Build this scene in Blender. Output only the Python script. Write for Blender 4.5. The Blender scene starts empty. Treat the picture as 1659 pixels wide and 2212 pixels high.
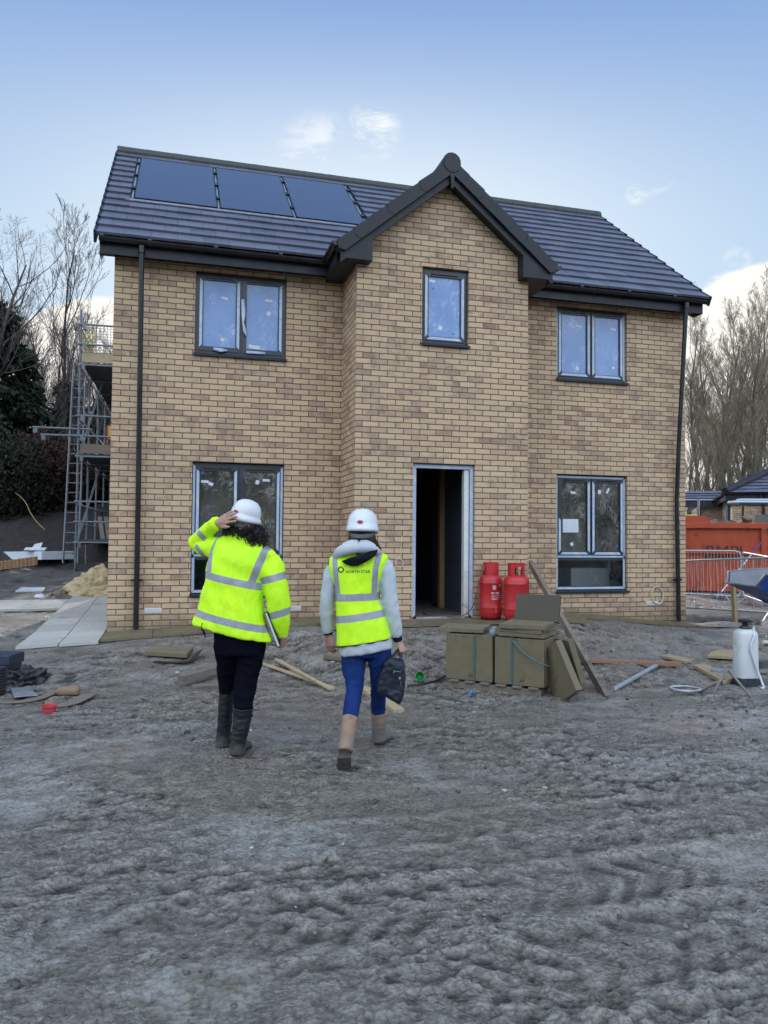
import bpy, bmesh, math, random
import numpy as np
from mathutils import Vector, Matrix
from mathutils.bvhtree import BVHTree
random.seed(7)
RNG = np.random.default_rng(11)
scn = bpy.context.scene
COL = scn.collection
V = Vector
rad = math.radians

# ------------------------------------------------------------------ camera
F = 1662.0                     # focal length in units of a 1659 x 2212 frame
YAW, PITCH, ROLL = -0.2673, 0.0359, -0.0091
CAMP = V((0.8, -10.523, 1.232))
_fw = V((-math.sin(YAW)*math.cos(PITCH), math.cos(YAW)*math.cos(PITCH), math.sin(PITCH)))
_rt = V((math.cos(YAW), math.sin(YAW), 0))
_up = _rt.cross(_fw)
R1 = _rt*math.cos(ROLL) - _up*math.sin(ROLL)
U1 = _rt*math.sin(ROLL) + _up*math.cos(ROLL)
FH = V((-math.sin(YAW), math.cos(YAW), 0))   # horizontal forward
RH = V((math.cos(YAW), math.sin(YAW), 0))    # horizontal right
def rayd(u, v):
    return _fw + R1*((u-829.5)/F) + U1*((1106-v)/F)
def pt(u, v, d):
    """surveyed point at horizontal distance d from where the photo was taken"""
    r = rayd(u, v)
    return CAMP + r*(d/r.dot(FH))
def gp(u, v, z):
    r = rayd(u, v)
    return CAMP + r*((z-CAMP.z)/r.z)
def yp(u, v, y):
    r = rayd(u, v)
    return CAMP + r*((y-CAMP.y)/r.y)
cam = bpy.data.cameras.new('camera'); camo = bpy.data.objects.new('camera', cam); COL.objects.link(camo)
camo.matrix_world = Matrix((( R1.x, U1.x, -_fw.x, CAMP.x), (R1.y, U1.y, -_fw.y, CAMP.y), (R1.z, U1.z, -_fw.z, CAMP.z), (0,0,0,1)))
cam.sensor_fit = 'HORIZONTAL'; cam.sensor_width = 36; cam.lens = 36*F/1659
cam.clip_end = 3000; cam.clip_start = 0.05
scn.camera = camo
scn.render.engine = 'CYCLES'
cy = scn.cycles
cy.max_bounces = 6; cy.diffuse_bounces = 2; cy.glossy_bounces = 3; cy.transmission_bounces = 4; cy.transparent_max_bounces = 12
cy.use_adaptive_sampling = True; cy.adaptive_threshold = 0.03
cy.use_denoising = True; cy.denoiser = 'OPENIMAGEDENOISE'
cy.caustics_reflective = False; cy.caustics_refractive = False

# ------------------------------------------------------------------ object helpers
def tag(o, label=None, cat=None, group=None, kind=None):
    if label: o['label'] = label
    if cat: o['category'] = cat
    if group: o['group'] = group
    if kind: o['kind'] = kind
    return o
def thing(name, label, cat, loc=(0,0,0), rz=0, group=None):
    o = bpy.data.objects.new(name, None); COL.objects.link(o)
    o.empty_display_size = 0.1
    o.location = loc; o.rotation_euler = (0,0,rz)
    return tag(o, label, cat, group)
def meshobj(name, vs, fs, mat, parent=None, world=False, smooth=False, auto=None):
    me = bpy.data.meshes.new(name)
    if world and parent is not None:
        L = parent.location; vs = [(v[0]-L.x, v[1]-L.y, v[2]-L.z) for v in vs]
    me.from_pydata([tuple(v) for v in vs], [], [tuple(f) for f in fs])
    me.update()
    if smooth: me.shade_smooth()
    if auto is not None:
        me.shade_smooth(); me.set_sharp_from_angle(angle=rad(auto))
    if mat is not None: me.materials.append(mat)
    o = bpy.data.objects.new(name, me); COL.objects.link(o)
    if parent is not None: o.parent = parent
    return o
def copy_tree(o, parent=None):
    c = o.copy(); COL.objects.link(c); c.parent = parent
    for ch in list(o.children): copy_tree(ch, c)
    return c
class MB:
    """collects shapes for ONE mesh object"""
    def __init__(s): s.v = []; s.f = []
    def add(s, vs, fs):
        n = len(s.v); s.v += [V(v) for v in vs]; s.f += [tuple(i+n for i in f) for f in fs]; return s
    def box(s, x0, x1, y0, y1, z0, z1):
        vs = [(x0,y0,z0),(x1,y0,z0),(x1,y1,z0),(x0,y1,z0),(x0,y0,z1),(x1,y0,z1),(x1,y1,z1),(x0,y1,z1)]
        return s.add(vs, [(0,3,2,1),(4,5,6,7),(0,1,5,4),(1,2,6,5),(2,3,7,6),(3,0,4,7)])
    def bbox(s, sx, sy, sz, M=None, bev=0.01, jit=0.0, rnd=None):
        """bevelled box centred at origin, placed by matrix M"""
        bm = bmesh.new(); bmesh.ops.create_cube(bm, size=1)
        for v in bm.verts: v.co = V((v.co.x*sx, v.co.y*sy, v.co.z*sz))
        if bev > 0: bmesh.ops.bevel(bm, geom=bm.edges[:], offset=bev, segments=2, affect='EDGES', profile=0.6)
        if jit:
            for v in bm.verts: v.co += V([(rnd or random).uniform(-jit, jit) for _ in range(3)])
        bm.verts.ensure_lookup_table()
        vs = [(M @ v.co) if M else v.co.copy() for v in bm.verts]
        fs = [[v.index for v in f.verts] for f in bm.faces]
        bm.free(); return s.add(vs, fs)
    def bar(s, a, b, w, h, bev=0.0, up=(0,0,1), ext=0):
        """rectangular bar from a to b, w wide, h high"""
        a, b = V(a), V(b); t = (b-a); L = t.length+2*ext; t.normalize()
        upv = V(up)
        if abs(t.dot(upv)) > 0.98: upv = V((1,0,0))
        sd = t.cross(upv).normalized(); u2 = sd.cross(t)
        c = (a+b)/2
        M = Matrix(((t.x, sd.x, u2.x, c.x), (t.y, sd.y, u2.y, c.y), (t.z, sd.z, u2.z, c.z), (0,0,0,1)))
        return s.bbox(L, w, h, M, bev)
    def tube(s, pts, r, n=8, cap=True, ref=None, sq=None):
        """tube along pts; r: number, list of numbers, or list of (a,b)"""
        pts = [V(p) for p in pts]; m = len(pts)
        rs = [r]*m if not isinstance(r, (list, tuple)) else list(r)
        rs = [(q, q) if not isinstance(q, (list, tuple)) else q for q in rs]
        vs = []; sdp = V(ref) if ref is not None else None
        for i, p in enumerate(pts):
            t = (pts[min(i+1, m-1)]-pts[max(i-1, 0)])
            if t.length < 1e-9: t = V((0,0,1))
            t.normalize()
            base = V(ref) if ref is not None else sdp
            if base is None: base = V((0,0,1)) if abs(t.z) < 0.9 else V((1,0,0))
            sd = base - t*base.dot(t)
            if sd.length < 1e-6: sd = t.orthogonal()
            sd.normalize(); sdp = sd
            bn = t.cross(sd)
            for k in range(n):
                a = 2*math.pi*k/n; ca, sa = math.cos(a), math.sin(a)
                if sq:
                    ca = math.copysign(abs(ca)**sq, ca); sa = math.copysign(abs(sa)**sq, sa)
                vs.append(p + sd*(rs[i][0]*ca) + bn*(rs[i][1]*sa))
        fs = []
        for i in range(m-1):
            for k in range(n):
                a = i*n+k; b = i*n+(k+1) % n
                fs.append((a, b, b+n, a+n))
        if cap:
            fs.append(tuple(range(n-1, -1, -1))); fs.append(tuple((m-1)*n+k for k in range(n)))
        return s.add(vs, fs)
    def lathe(s, prof, n=24, c=(0,0,0)):
        """profile [(r,z)...] spun about z"""
        vs = []; c = V(c)
        for r, z in prof:
            for k in range(n):
                a = 2*math.pi*k/n; vs.append(c+V((r*math.cos(a), r*math.sin(a), z)))
        fs = []
        for i in range(len(prof)-1):
            for k in range(n):
                a = i*n+k; b = i*n+(k+1) % n; fs.append((a, b, b+n, a+n))
        if prof[0][0] > 1e-5: fs.append(tuple(range(n-1, -1, -1)))
        if prof[-1][0] > 1e-5: fs.append(tuple((len(prof)-1)*n+k for k in range(n)))
        return s.add(vs, fs)
    def prism(s, poly, d):
        """extrude polygon (list of 3d pts) by vector d"""
        n = len(poly); d = V(d); p = [V(q) for q in poly]
        fs = [tuple(range(n-1, -1, -1)), tuple(n+i for i in range(n))]
        fs += [(i, (i+1) % n, n+(i+1) % n, n+i) for i in range(n)]
        return s.add(p+[q+d for q in p], fs)
    def xf(s, M):
        s.v = [M @ v for v in s.v]; return s
    def build(s, name, mat, parent=None, world=False, smooth=False, auto=None, fixn=True):
        o = meshobj(name, s.v, s.f, mat, parent, world, smooth, auto)
        if fixn:
            bm = bmesh.new(); bm.from_mesh(o.data)
            bmesh.ops.recalc_face_normals(bm, faces=bm.faces[:]); bm.to_mesh(o.data); bm.free()
            if auto is not None: o.data.shade_smooth(); o.data.set_sharp_from_angle(angle=rad(auto))
        return o
def split_build(mb, key, name, mat, parent, **k):
    """one object for each group of faces that key() tells apart"""
    g = {}
    for f in mb.f:
        c = sum((mb.v[i] for i in f), V())/len(f); g.setdefault(key(c), []).append(f)
    out = []
    for q in sorted(g):
        used = sorted({i for f in g[q] for i in f}); ix = {i: n for n, i in enumerate(used)}; m = MB(); m.v = [mb.v[i] for i in used]; m.f = [tuple(ix[i] for i in f) for f in g[q]]
        out.append(m.build(name, mat, parent, **k))
    return out
def pieces(mb, nf, name, mat, parent, **k):
    """one object for every nf consecutive faces (each a separate piece)"""
    for a in range(0, len(mb.f), nf):
        F_ = mb.f[a:a+nf]; used = sorted({i for f in F_ for i in f}); ix = {i: n for n, i in enumerate(used)}
        m = MB(); m.v = [mb.v[i] for i in used]; m.f = [tuple(ix[i] for i in f) for f in F_]; m.build(name, mat, parent, **k)
def spline(pts, k=5):
    """Catmull-Rom through tuples of any length"""
    P = [np.array(p, float) for p in pts]; out = []
    for i in range(len(P)-1):
        p0, p1, p2, p3 = P[max(i-1, 0)], P[i], P[i+1], P[min(i+2, len(P)-1)]
        for j in range(k):
            t = j/k
            out.append(0.5*((2*p1)+(-p0+p2)*t+(2*p0-5*p1+4*p2-p3)*t*t+(-p0+3*p1-3*p2+p3)*t**3))
    out.append(P[-1]); return out

# ------------------------------------------------------------------ numpy noise
_perm = RNG.permutation(1024)
_gr = RNG.normal(size=(1024, 3)); _gr /= np.linalg.norm(_gr, axis=1)[:, None]
def pnoise(x, y, z=None):
    """Perlin gradient noise, roughly -1..1"""
    x = np.asarray(x, float); y = np.asarray(y, float)
    z = np.zeros_like(x) if z is None else np.asarray(z, float)
    xi, yi, zi = np.floor(x).astype(np.int64), np.floor(y).astype(np.int64), np.floor(z).astype(np.int64)
    xf, yf, zf = x-xi, y-yi, z-zi
    fade = lambda t: t*t*t*(t*(t*6-15)+10)
    u, v, w = fade(xf), fade(yf), fade(zf)
    def g(dx, dy, dz):
        h = _perm[(_perm[(_perm[(xi+dx) & 1023]+yi+dy) & 1023]+zi+dz) & 1023]
        q = _gr[h]; return q[..., 0]*(xf-dx)+q[..., 1]*(yf-dy)+q[..., 2]*(zf-dz)
    L = lambda a, b, t: a+(b-a)*t
    return 1.5*L(L(L(g(0,0,0), g(1,0,0), u), L(g(0,1,0), g(1,1,0), u), v), L(L(g(0,0,1), g(1,0,1), u), L(g(0,1,1), g(1,1,1), u), v), w)
def fbm(x, y, oct=4, lac=2.03, gain=0.5, z=None):
    s = 0; a = 1.0
    for i in range(oct):
        s = s+a*pnoise(x*lac**i+17.3*i, y*lac**i-9.1*i, None if z is None else z*lac**i); a *= gain
    return s
def sstep(a, b, x):
    t = np.clip((x-a)/(b-a), 0, 1); return t*t*(3-2*t)

# ------------------------------------------------------------------ materials
class NT:
    def __init__(s, name):
        s.m = bpy.data.materials.new(name); s.m.use_nodes = True
        s.t = s.m.node_tree; s.n = s.t.nodes; s.n.clear()
        s.out = s.n.new('ShaderNodeOutputMaterial')
    def new(s, t, **kw):
        n = s.n.new(t)
        for k, v in kw.items(): setattr(n, k, v)
        return n
    def link(s, a, b): s.t.links.new(a, b)
    def inp(s, sock, val):
        if hasattr(val, 'is_output'): s.link(val, sock)
        elif val is not None:
            try: sock.default_value = val
            except Exception: sock.default_value = (*val, 1.0)
    def math(s, op, a, b=None, c=None):
        n = s.new('ShaderNodeMath', operation=op)
        for i, q in enumerate((a, b, c)):
            if q is not None: s.inp(n.inputs[i], q)
        return n.outputs[0]
    def noise(s, scale, detail=4, rough=0.55, vec=None, dist=0.0):
        n = s.new('ShaderNodeTexNoise'); n.inputs['Scale'].default_value = scale
        n.inputs['Detail'].default_value = detail; n.inputs['Roughness'].default_value = rough
        n.inputs['Distortion'].default_value = dist
        if vec is not None: s.link(vec, n.inputs['Vector'])
        return n.outputs['Fac']
    def ramp(s, fac, stops):
        n = s.new('ShaderNodeValToRGB'); e = n.color_ramp.elements
        while len(e) < len(stops): e.new(0.5)
        for q, (p, c) in zip(e, stops):
            q.position = p; q.color = (*c, 1) if len(c) == 3 else c
        s.inp(n.inputs[0], fac); return n.outputs[0]
    def mix(s, fac, a, b, blend='MIX'):
        n = s.new('ShaderNodeMix', data_type='RGBA', blend_type=blend)
        s.inp(n.inputs[0], fac); s.inp(n.inputs[6], a if hasattr(a, 'is_output') else (*a[:3], 1)); s.inp(n.inputs[7], b if hasattr(b, 'is_output') else (*b[:3], 1))
        return n.outputs[2]
    def maprange(s, x, a, b, c=0.0, d=1.0, smooth=False):
        n = s.new('ShaderNodeMapRange'); n.interpolation_type = 'SMOOTHSTEP' if smooth else 'LINEAR'
        s.inp(n.inputs[0], x)
        for i, q in enumerate((a, b, c, d)): s.inp(n.inputs[i+1], q)
        return n.outputs[0]
    def coords(s, kind='Object'):
        return s.new('ShaderNodeTexCoord').outputs[kind]
    def sep(s, vec):
        n = s.new('ShaderNodeSeparateXYZ'); s.link(vec, n.inputs[0]); return n.outputs
    def comb(s, x=0.0, y=0.0, z=0.0):
        n = s.new('ShaderNodeCombineXYZ')
        for i, q in enumerate((x, y, z)): s.inp(n.inputs[i], q)
        return n.outputs[0]
    def scalev(s, vec, sc):
        n = s.new('ShaderNodeMapping'); s.link(vec, n.inputs[0]); n.inputs['Scale'].default_value = sc; return n.outputs[0]
    def attr(s, name):
        return s.new('ShaderNodeAttribute', attribute_name=name).outputs
    def bump(s, h, strength=0.3, dist=0.01, normal=None):
        n = s.new('ShaderNodeBump'); n.inputs['Strength'].default_value = strength; n.inputs['Distance'].default_value = dist
        s.link(h, n.inputs['Height'])
        if normal is not None: s.link(normal, n.inputs['Normal'])
        return n.outputs[0]
    def principled(s, col, rough=0.6, metal=0.0, spec=0.5, normal=None, **kw):
        b = s.new('ShaderNodeBsdfPrincipled')
        s.inp(b.inputs['Base Color'], col if hasattr(col, 'is_output') else (*col[:3], 1))
        s.inp(b.inputs['Roughness'], rough); s.inp(b.inputs['Metallic'], metal); s.inp(b.inputs['Specular IOR Level'], spec)
        if normal is not None: s.link(normal, b.inputs['Normal'])
        for k, v in kw.items(): s.inp(b.inputs[k.replace('_', ' ')], v)
        s.link(b.outputs[0], s.out.inputs[0]); s.b = b; return s.m
def pm(name, c1, c2, scale=8.0, rough=0.6, bump=0.2, bscale=40.0, metal=0.0, spec=0.5, dirt=None, dirt_amt=0.5, dscale=3.0, stretch=None, bdist=0.004):
    """two-tone noisy material with optional dirt patches"""
    t = NT(name); co = t.coords()
    if stretch: co = t.scalev(co, stretch)
    f = t.noise(scale, 5, 0.6, co)
    c = t.mix(t.maprange(f, 0.3, 0.7), c1, c2)
    r = t.maprange(f, 0.3, 0.7, max(0.02, rough-0.08), min(1, rough+0.08))
    if dirt:
        d = t.noise(dscale, 6, 0.65, co)
        k = t.maprange(d, 0.62-0.25*dirt_amt, 0.72, 0, 0.85, True)
        c = t.mix(k, c, dirt); r = t.math('MAXIMUM', r, t.math('MULTIPLY', k, 0.8))
    nrm = t.bump(t.noise(bscale, 4, 0.6, co), bump, bdist) if bump else None
    return t.principled(c, r, metal, spec, nrm)
# ------------------------------------------------------------------ world + sun
SUN_EL, SUN_AZ = rad(20), 0.23          # azimuth measured from +Y towards +X
w = bpy.data.worlds.new('World'); scn.world = w; w.use_nodes = True
wt = w.node_tree; wt.nodes.clear()
def W(t, **k):
    n = wt.nodes.new(t)
    for a, b in k.items(): setattr(n, a, b)
    return n
def wl(a, b): wt.links.new(a, b)
def wm(op, a, b=None, c=None):
    n = W('ShaderNodeMath', operation=op)
    for i, q in enumerate((a, b, c)):
        if q is None: continue
        if hasattr(q, 'is_output'): wl(q, n.inputs[i])
        else: n.inputs[i].default_value = q
    return n.outputs[0]
def wmr(x, a, b, c=0.0, d=1.0):
    n = W('ShaderNodeMapRange'); n.interpolation_type = 'SMOOTHSTEP'; wl(x, n.inputs[0])
    for i, q in enumerate((a, b, c, d)): n.inputs[i+1].default_value = q
    return n.outputs[0]
def wmix(f, a, b, blend='MIX'):
    n = W('ShaderNodeMix', data_type='RGBA', blend_type=blend)
    for s_, q in ((0, f), (6, a), (7, b)):
        if hasattr(q, 'is_output'): wl(q, n.inputs[s_])
        else: n.inputs[s_].default_value = q if s_ == 0 else (*q, 1)
    return n.outputs[2]
sky = W('ShaderNodeTexSky', sky_type='NISHITA'); sky.sun_disc = False
sky.sun_elevation = SUN_EL; sky.sun_rotation = SUN_AZ
sky.air_density = 1.0; sky.dust_density = 0.6; sky.ozone_density = 2.0
tc = W('ShaderNodeTexCoord').outputs['Generated']
sx = W('ShaderNodeSeparateXYZ'); wl(tc, sx.inputs[0])
dot = W('ShaderNodeVectorMath', operation='DOT_PRODUCT'); wl(tc, dot.inputs[0])
sund = V((math.sin(SUN_AZ)*math.cos(SUN_EL), math.cos(SUN_AZ)*math.cos(SUN_EL), math.sin(SUN_EL)))
dot.inputs[1].default_value = sund
dS = dot.outputs['Value']
dotf = W('ShaderNodeVectorMath', operation='DOT_PRODUCT'); wl(tc, dotf.inputs[0]); dotf.inputs[1].default_value = FH
dF = dotf.outputs['Value']                       # +1 towards the house, -1 behind the camera
def cloudn(scale, st=(1,1,2.2), detail=8, off=(0,0,0), rough=0.6, dist=0.3):
    mp = W('ShaderNodeMapping'); wl(tc, mp.inputs[0]); mp.inputs['Scale'].default_value = st; mp.inputs['Location'].default_value = off
    n = W('ShaderNodeTexNoise'); n.inputs['Scale'].default_value = scale; n.inputs['Detail'].default_value = detail
    n.inputs['Roughness'].default_value = rough; n.inputs['Distortion'].default_value = dist
    wl(mp.outputs[0], n.inputs['Vector']); return n.outputs['Fac']
# clear sky: the atmosphere model, evened out as thin winter haze does
base = wmix(1.0, sky.outputs[0], (0.55, 0.60, 0.72), 'MULTIPLY')
haze = wm('MULTIPLY', wm('POWER', wm('MAXIMUM', dS, 0.0), 11.0), wmr(sx.outputs[2], 0.64, 0.34))
hor = wmr(sx.outputs[2], 0.64, 0.16)
grad = wmix(hor, (2.2, 3.95, 7.6), (5.5, 7.7, 9.7))
clear = wmix(0.90, base, grad)
clear = wmix(wm('MULTIPLY', haze, 0.92), clear, (8.9, 9.8, 10.3))
clear = wmix(wm('MULTIPLY', wmr(sx.outputs[2], 0.20, 0.02), 0.75), clear, (9.4, 9.6, 9.3))
def spot(u, v, r0, r1):
    n = W('ShaderNodeVectorMath', operation='DOT_PRODUCT'); wl(tc, n.inputs[0]); n.inputs[1].default_value = rayd(u, v).normalized()
    return wmr(n.outputs['Value'], math.cos(rad(r0)), math.cos(rad(r1)))
# low cloud bank along the horizon and a few wisps
bank = wm('ADD', cloudn(2.6, (1,1,2.0), 6, (3.1,0.4,0.0)), wm('ADD', wmr(sx.outputs[2], 0.36, 0.08, -0.32, 0.16), wm('MULTIPLY', wm('MAXIMUM', spot(1690, 800, 11.0, 5.5), spot(215, 830, 8.0, 3.0)), 0.42)))
bankf = wmr(bank, 0.56, 0.64)
wisp = wmr(cloudn(4.2, (1.0,1.6,3.4), 5, (0.35,1.2,0.1), 0.66, 0.9), 0.63, 0.80)
sp_ = wm('MAXIMUM', wm('MAXIMUM', spot(808, 285, 2.2, .3), wm('MULTIPLY', spot(690, 345, 3.4, .8), 0.7)), wm('MAXIMUM', spot(1432, 388, .9, .1), wm('MAXIMUM', wm('MAXIMUM', spot(1405, 402, .9, .1), spot(1378, 417, .9, .1)), wm('MULTIPLY', spot(1592, 565, 1.1, .2), 0.8))))
wis2 = wmr(cloudn(11.0, (1.0,1.3,2.6), 6, (0.35,1.2,0.1), 0.68, 0.35), 0.44, 0.66)
wispf = wm('MAXIMUM', wm('MULTIPLY', wisp, wmr(dF, 0.2, 0.6, 0.0, 0.12)), wm('MULTIPLY', wm('MULTIPLY', sp_, wis2), 0.9))
c1 = wmix(wispf, clear, (10.2, 10.4, 10.4))
c1 = wmix(wm('MULTIPLY', bankf, wmr(dF, -0.1, 0.4)), c1, (11.0, 10.6, 9.9))
# behind the camera: unseen bright broken cloud, added to light the shaded front
bk = wmr(dF, 0.25, -0.35)
bkc = wmix(wmr(cloudn(2.0, (1,1,1.6), 4, (7.0,2.0,1.0)), 0.36, 0.58), (9.0, 13.0, 19.5), (19.5, 22.0, 25.5))
c2 = wmix(bk, c1, bkc)
# a dark line of trees along the horizon behind the camera
tl = wm('ADD', sx.outputs[2], wm('MULTIPLY', wm('SUBTRACT', cloudn(9.0, (1,1,0.6), 5, (1,1,0), 0.7), 0.5), -0.22))
tf = wm('MULTIPLY', wmr(tl, 0.17, 0.12), wmr(dF, 0.05, -0.2))
trc = wmix(wmr(cloudn(13.0, (1,1,1.5), 4, (4,1,2), 0.6), 0.54, 0.62), (0.9, 1.0, 0.85), (13.0, 11.5, 9.0))
c3 = wmix(tf, c2, trc)
bgn = W('ShaderNodeBackground'); bgn.inputs[1].default_value = 0.1; wl(c3, bgn.inputs[0])
wo = W('ShaderNodeOutputWorld'); wl(bgn.outputs[0], wo.inputs[0])
sl = bpy.data.lights.new('sun', 'SUN'); sl.energy = 2.2; sl.angle = rad(0.6); sl.color = (1.0, 0.93, 0.82)
so = bpy.data.objects.new('sun', sl); COL.objects.link(so); so.rotation_euler = (-sund).to_track_quat('-Z', 'Y').to_euler()
so.location = (0, 30, 40)
scn.view_settings.view_transform = 'Standard'; scn.view_settings.look = 'None'; scn.view_settings.exposure = 0

# ------------------------------------------------------------------ materials of the house
def brick_material():
    t = NT('buff_brick'); o = t.sep(t.coords()); g = t.new('ShaderNodeNewGeometry')
    nx = t.math('ABSOLUTE', t.sep(g.outputs['Normal'])[0])
    side = t.math('GREATER_THAN', nx, 0.6)
    u = t.math('ADD', t.math('MULTIPLY', o[0], t.math('SUBTRACT', 1.0, side)), t.math('MULTIPLY', t.math('ADD', o[1], 0.0), side))
    wob = t.noise(7.0, 3, 0.6, t.coords())
    wz = t.math('MULTIPLY', t.math('SUBTRACT', wob, 0.5), 0.010)
    z = t.math('ADD', t.math('ADD', o[2], 30.0), wz)
    u = t.math('ADD', u, t.math('MULTIPLY', t.math('SUBTRACT', t.noise(9.0, 3, 0.6, t.coords()), 0.5), 0.010))
    rz = t.math('DIVIDE', z, 0.075); row = t.math('FLOOR', rz); fz = t.math('MULTIPLY', t.math('FRACT', rz), 0.075)
    uu = t.math('ADD', t.math('DIVIDE', t.math('ADD', u, 45.005), 0.225), t.math('MULTIPLY', t.math('MODULO', row, 2.0), 0.5))
    col = t.math('FLOOR', uu); fu = t.math('MULTIPLY', t.math('FRACT', uu), 0.225)
    du = t.math('MINIMUM', fu, t.math('SUBTRACT', 0.225, fu)); dz = t.math('MINIMUM', fz, t.math('SUBTRACT', 0.075, fz))
    mk = t.math('MULTIPLY', t.maprange(du, 0.0038, 0.0075, smooth=True), t.maprange(dz, 0.0042, 0.0085, smooth=True))
    wn = t.new('ShaderNodeTexWhiteNoise', noise_dimensions='3D'); t.link(t.comb(col, row, t.math('MULTIPLY', side, 7.0)), wn.inputs['Vector'])
    wc = t.sep(wn.outputs['Color'])
    lo = t.noise(1.0, 3, 0.6, t.scalev(t.coords(), (1.0, 1.0, 2.2)))
    bid = t.math('ADD', t.math('MULTIPLY', wn.outputs['Value'], 0.80), t.math('MULTIPLY', t.maprange(lo, 0.38, 0.64, 0.0, 1.0), 0.24))
    c = t.ramp(bid, [(0.0, (.52,.354,.205)), (.22, (.63,.442,.260)), (.42, (.555,.378,.222)), (.60, (.61,.423,.250)), (.76, (.50,.330,.195)), (.90, (.45,.278,.166)), (1.0, (.575,.395,.228))])
    # some bricks are partly or wholly fired red-brown, in drifts across the wall
    rn = t.math('ADD', t.math('MULTIPLY', t.sep(wn.outputs['Color'])[2], .72), t.math('MULTIPLY', t.maprange(t.noise(1.35, 3, .6, t.scalev(t.coords(), (1, 1, 1.8))), .40, .66), .40))
    rk = t.math('MULTIPLY', t.maprange(rn, .56, .78, smooth=True), t.maprange(t.noise(6.5, 4, .6, t.coords()), .34, .56, .25, 1.0, True))
    rcol = t.mix(wn.outputs['Value'], (.245,.130,.098), (.33,.200,.140))
    c = t.mix(t.math('MULTIPLY', rk, .85), c, rcol)
    # wire-cut streaks, smoky patches and odd fully-burnt ends inside a brick
    st = t.noise(1.0, 5, 0.65, t.scalev(t.coords(), (16, 16, 60)))
    c = t.mix(t.maprange(st, 0.35, 0.75, 0.0, 0.30), c, (.66,.52,.37))
    sm = t.noise(5.5, 5, 0.65, t.coords())
    smk = t.math('MULTIPLY', t.maprange(sm, 0.52, 0.72, smooth=True), t.maprange(wc[1], 0.35, 0.9))
    c = t.mix(t.math('MULTIPLY', smk, 0.55), c, (.17,.105,.085))
    c = t.mix(t.math('MULTIPLY', t.maprange(wc[0], 0, 1), 0.16), c, (.62,.52,.38))
    mort = t.mix(t.noise(30.0, 4, 0.6, t.coords()), (.085,.074,.063), (.150,.131,.112))
    c = t.mix(mk, mort, c)
    big = t.noise(0.55, 4, 0.6, t.coords())
    c = t.mix(t.maprange(big, 0.35, 0.7, 0.0, 0.14), c, (.26,.20,.14), 'MIX')
    # splashed mud at the foot of the wall
    ft = t.math('MULTIPLY', t.maprange(t.math('ADD', o[2], t.math('MULTIPLY', t.noise(6.0, 5, 0.6, t.coords()), 0.35)), 0.50, 0.22, smooth=True), 0.55)
    c = t.mix(ft, c, (.145,.112,.070))
    h = t.math('ADD', t.math('MULTIPLY', mk, 1.0), t.math('MULTIPLY', st, 0.35))
    return t.principled(c, 0.85, 0, 0.25, t.bump(h, 0.75, 0.006))
M_BRICK = brick_material()
def pfb(name, c, rough, spec=0.5, wear=0.0):
    t = NT(name); f = t.noise(5.0, 5, 0.6, t.coords())
    c2 = [q*1.35+0.004 for q in c]
    cc = t.mix(t.maprange(f, 0.35, 0.7), c, c2)
    return t.principled(cc, t.maprange(f, 0.3, 0.7, rough-0.06, rough+0.12), 0, spec, t.bump(t.noise(3.0, 2, 0.5, t.coords()), 0.05, 0.01))
M_ANTH = pfb('anthracite_upvc', (.020,.026,.034), 0.30)
M_BLACK = pfb('black_gutter_plastic', (.007,.008,.010), 0.25)
M_BARGE = pfb('slate_grey_verge', (.0095,.0125,.0175), 0.42, .38)
def tile_material():
    t = NT('slate_grey_roof_tile'); g = t.new('ShaderNodeNewGeometry'); r = g.outputs['Random Per Island']
    c = t.ramp(r, [(0, (.085,.088,.116)), (.5, (.108,.112,.148)), (1, (.130,.135,.172))])
    f = t.noise(9.0, 6, 0.65, t.coords()); c = t.mix(t.maprange(f, .4, .75, 0, .35), c, (.18,.185,.22))
    fe = t.maprange(t.math('ABSOLUTE', t.sep(g.outputs['True Normal'])[2]), .62, .45); c = t.mix(fe, c, (.010,.011,.014))  # shadow lines between courses painted as dark front edges
    ed = t.noise(2.0, 4, 0.6, t.coords())
    return t.principled(c, t.maprange(ed, .3, .7, .28, .50), 0, .6, t.bump(t.noise(60.0, 3, .6, t.coords()), .15, .003))
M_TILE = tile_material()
M_RIDGE = pm('ridge_tile_concrete', (.035,.040,.040), (.060,.066,.060), 6, .6, .3)
def tape_material():
    """pale blue protective tape printed with a repeating block pattern"""
    t = NT('protective_tape'); o = t.sep(t.coords()); l = t.math('ADD', t.math('ADD', o[0], o[2]), 40.0)
    fr = t.math('FRACT', t.math('DIVIDE', l, 0.075)); fr2 = t.math('FRACT', t.math('DIVIDE', l, 0.0125))
    blk = t.math('MULTIPLY', t.math('LESS_THAN', fr, 0.62), t.math('GREATER_THAN', fr2, 0.4))
    big = t.math('LESS_THAN', t.math('FRACT', t.math('DIVIDE', l, 0.62)), 0.14)
    nz = t.noise(90.0, 2, .5, t.coords())
    k = t.math('MULTIPLY', t.math('MULTIPLY', blk, t.math('SUBTRACT', 1.0, big)), t.maprange(nz, .46, .54, 0, .75))
    c = t.mix(k, (.46,.55,.68), (.22,.33,.56)); c = t.mix(t.math('MULTIPLY', big, .7), c, (.60,.60,.60))
    c = t.mix(t.maprange(t.noise(14.0, 5, .65, t.coords()), .60, .72, 0, .6, True), c, (.20,.19,.17))
    return t.principled(c, .42, 0, .5, t.bump(t.noise(35.0, 3, .6, t.coords()), .35, .003))
M_TAPE = tape_material()
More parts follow.
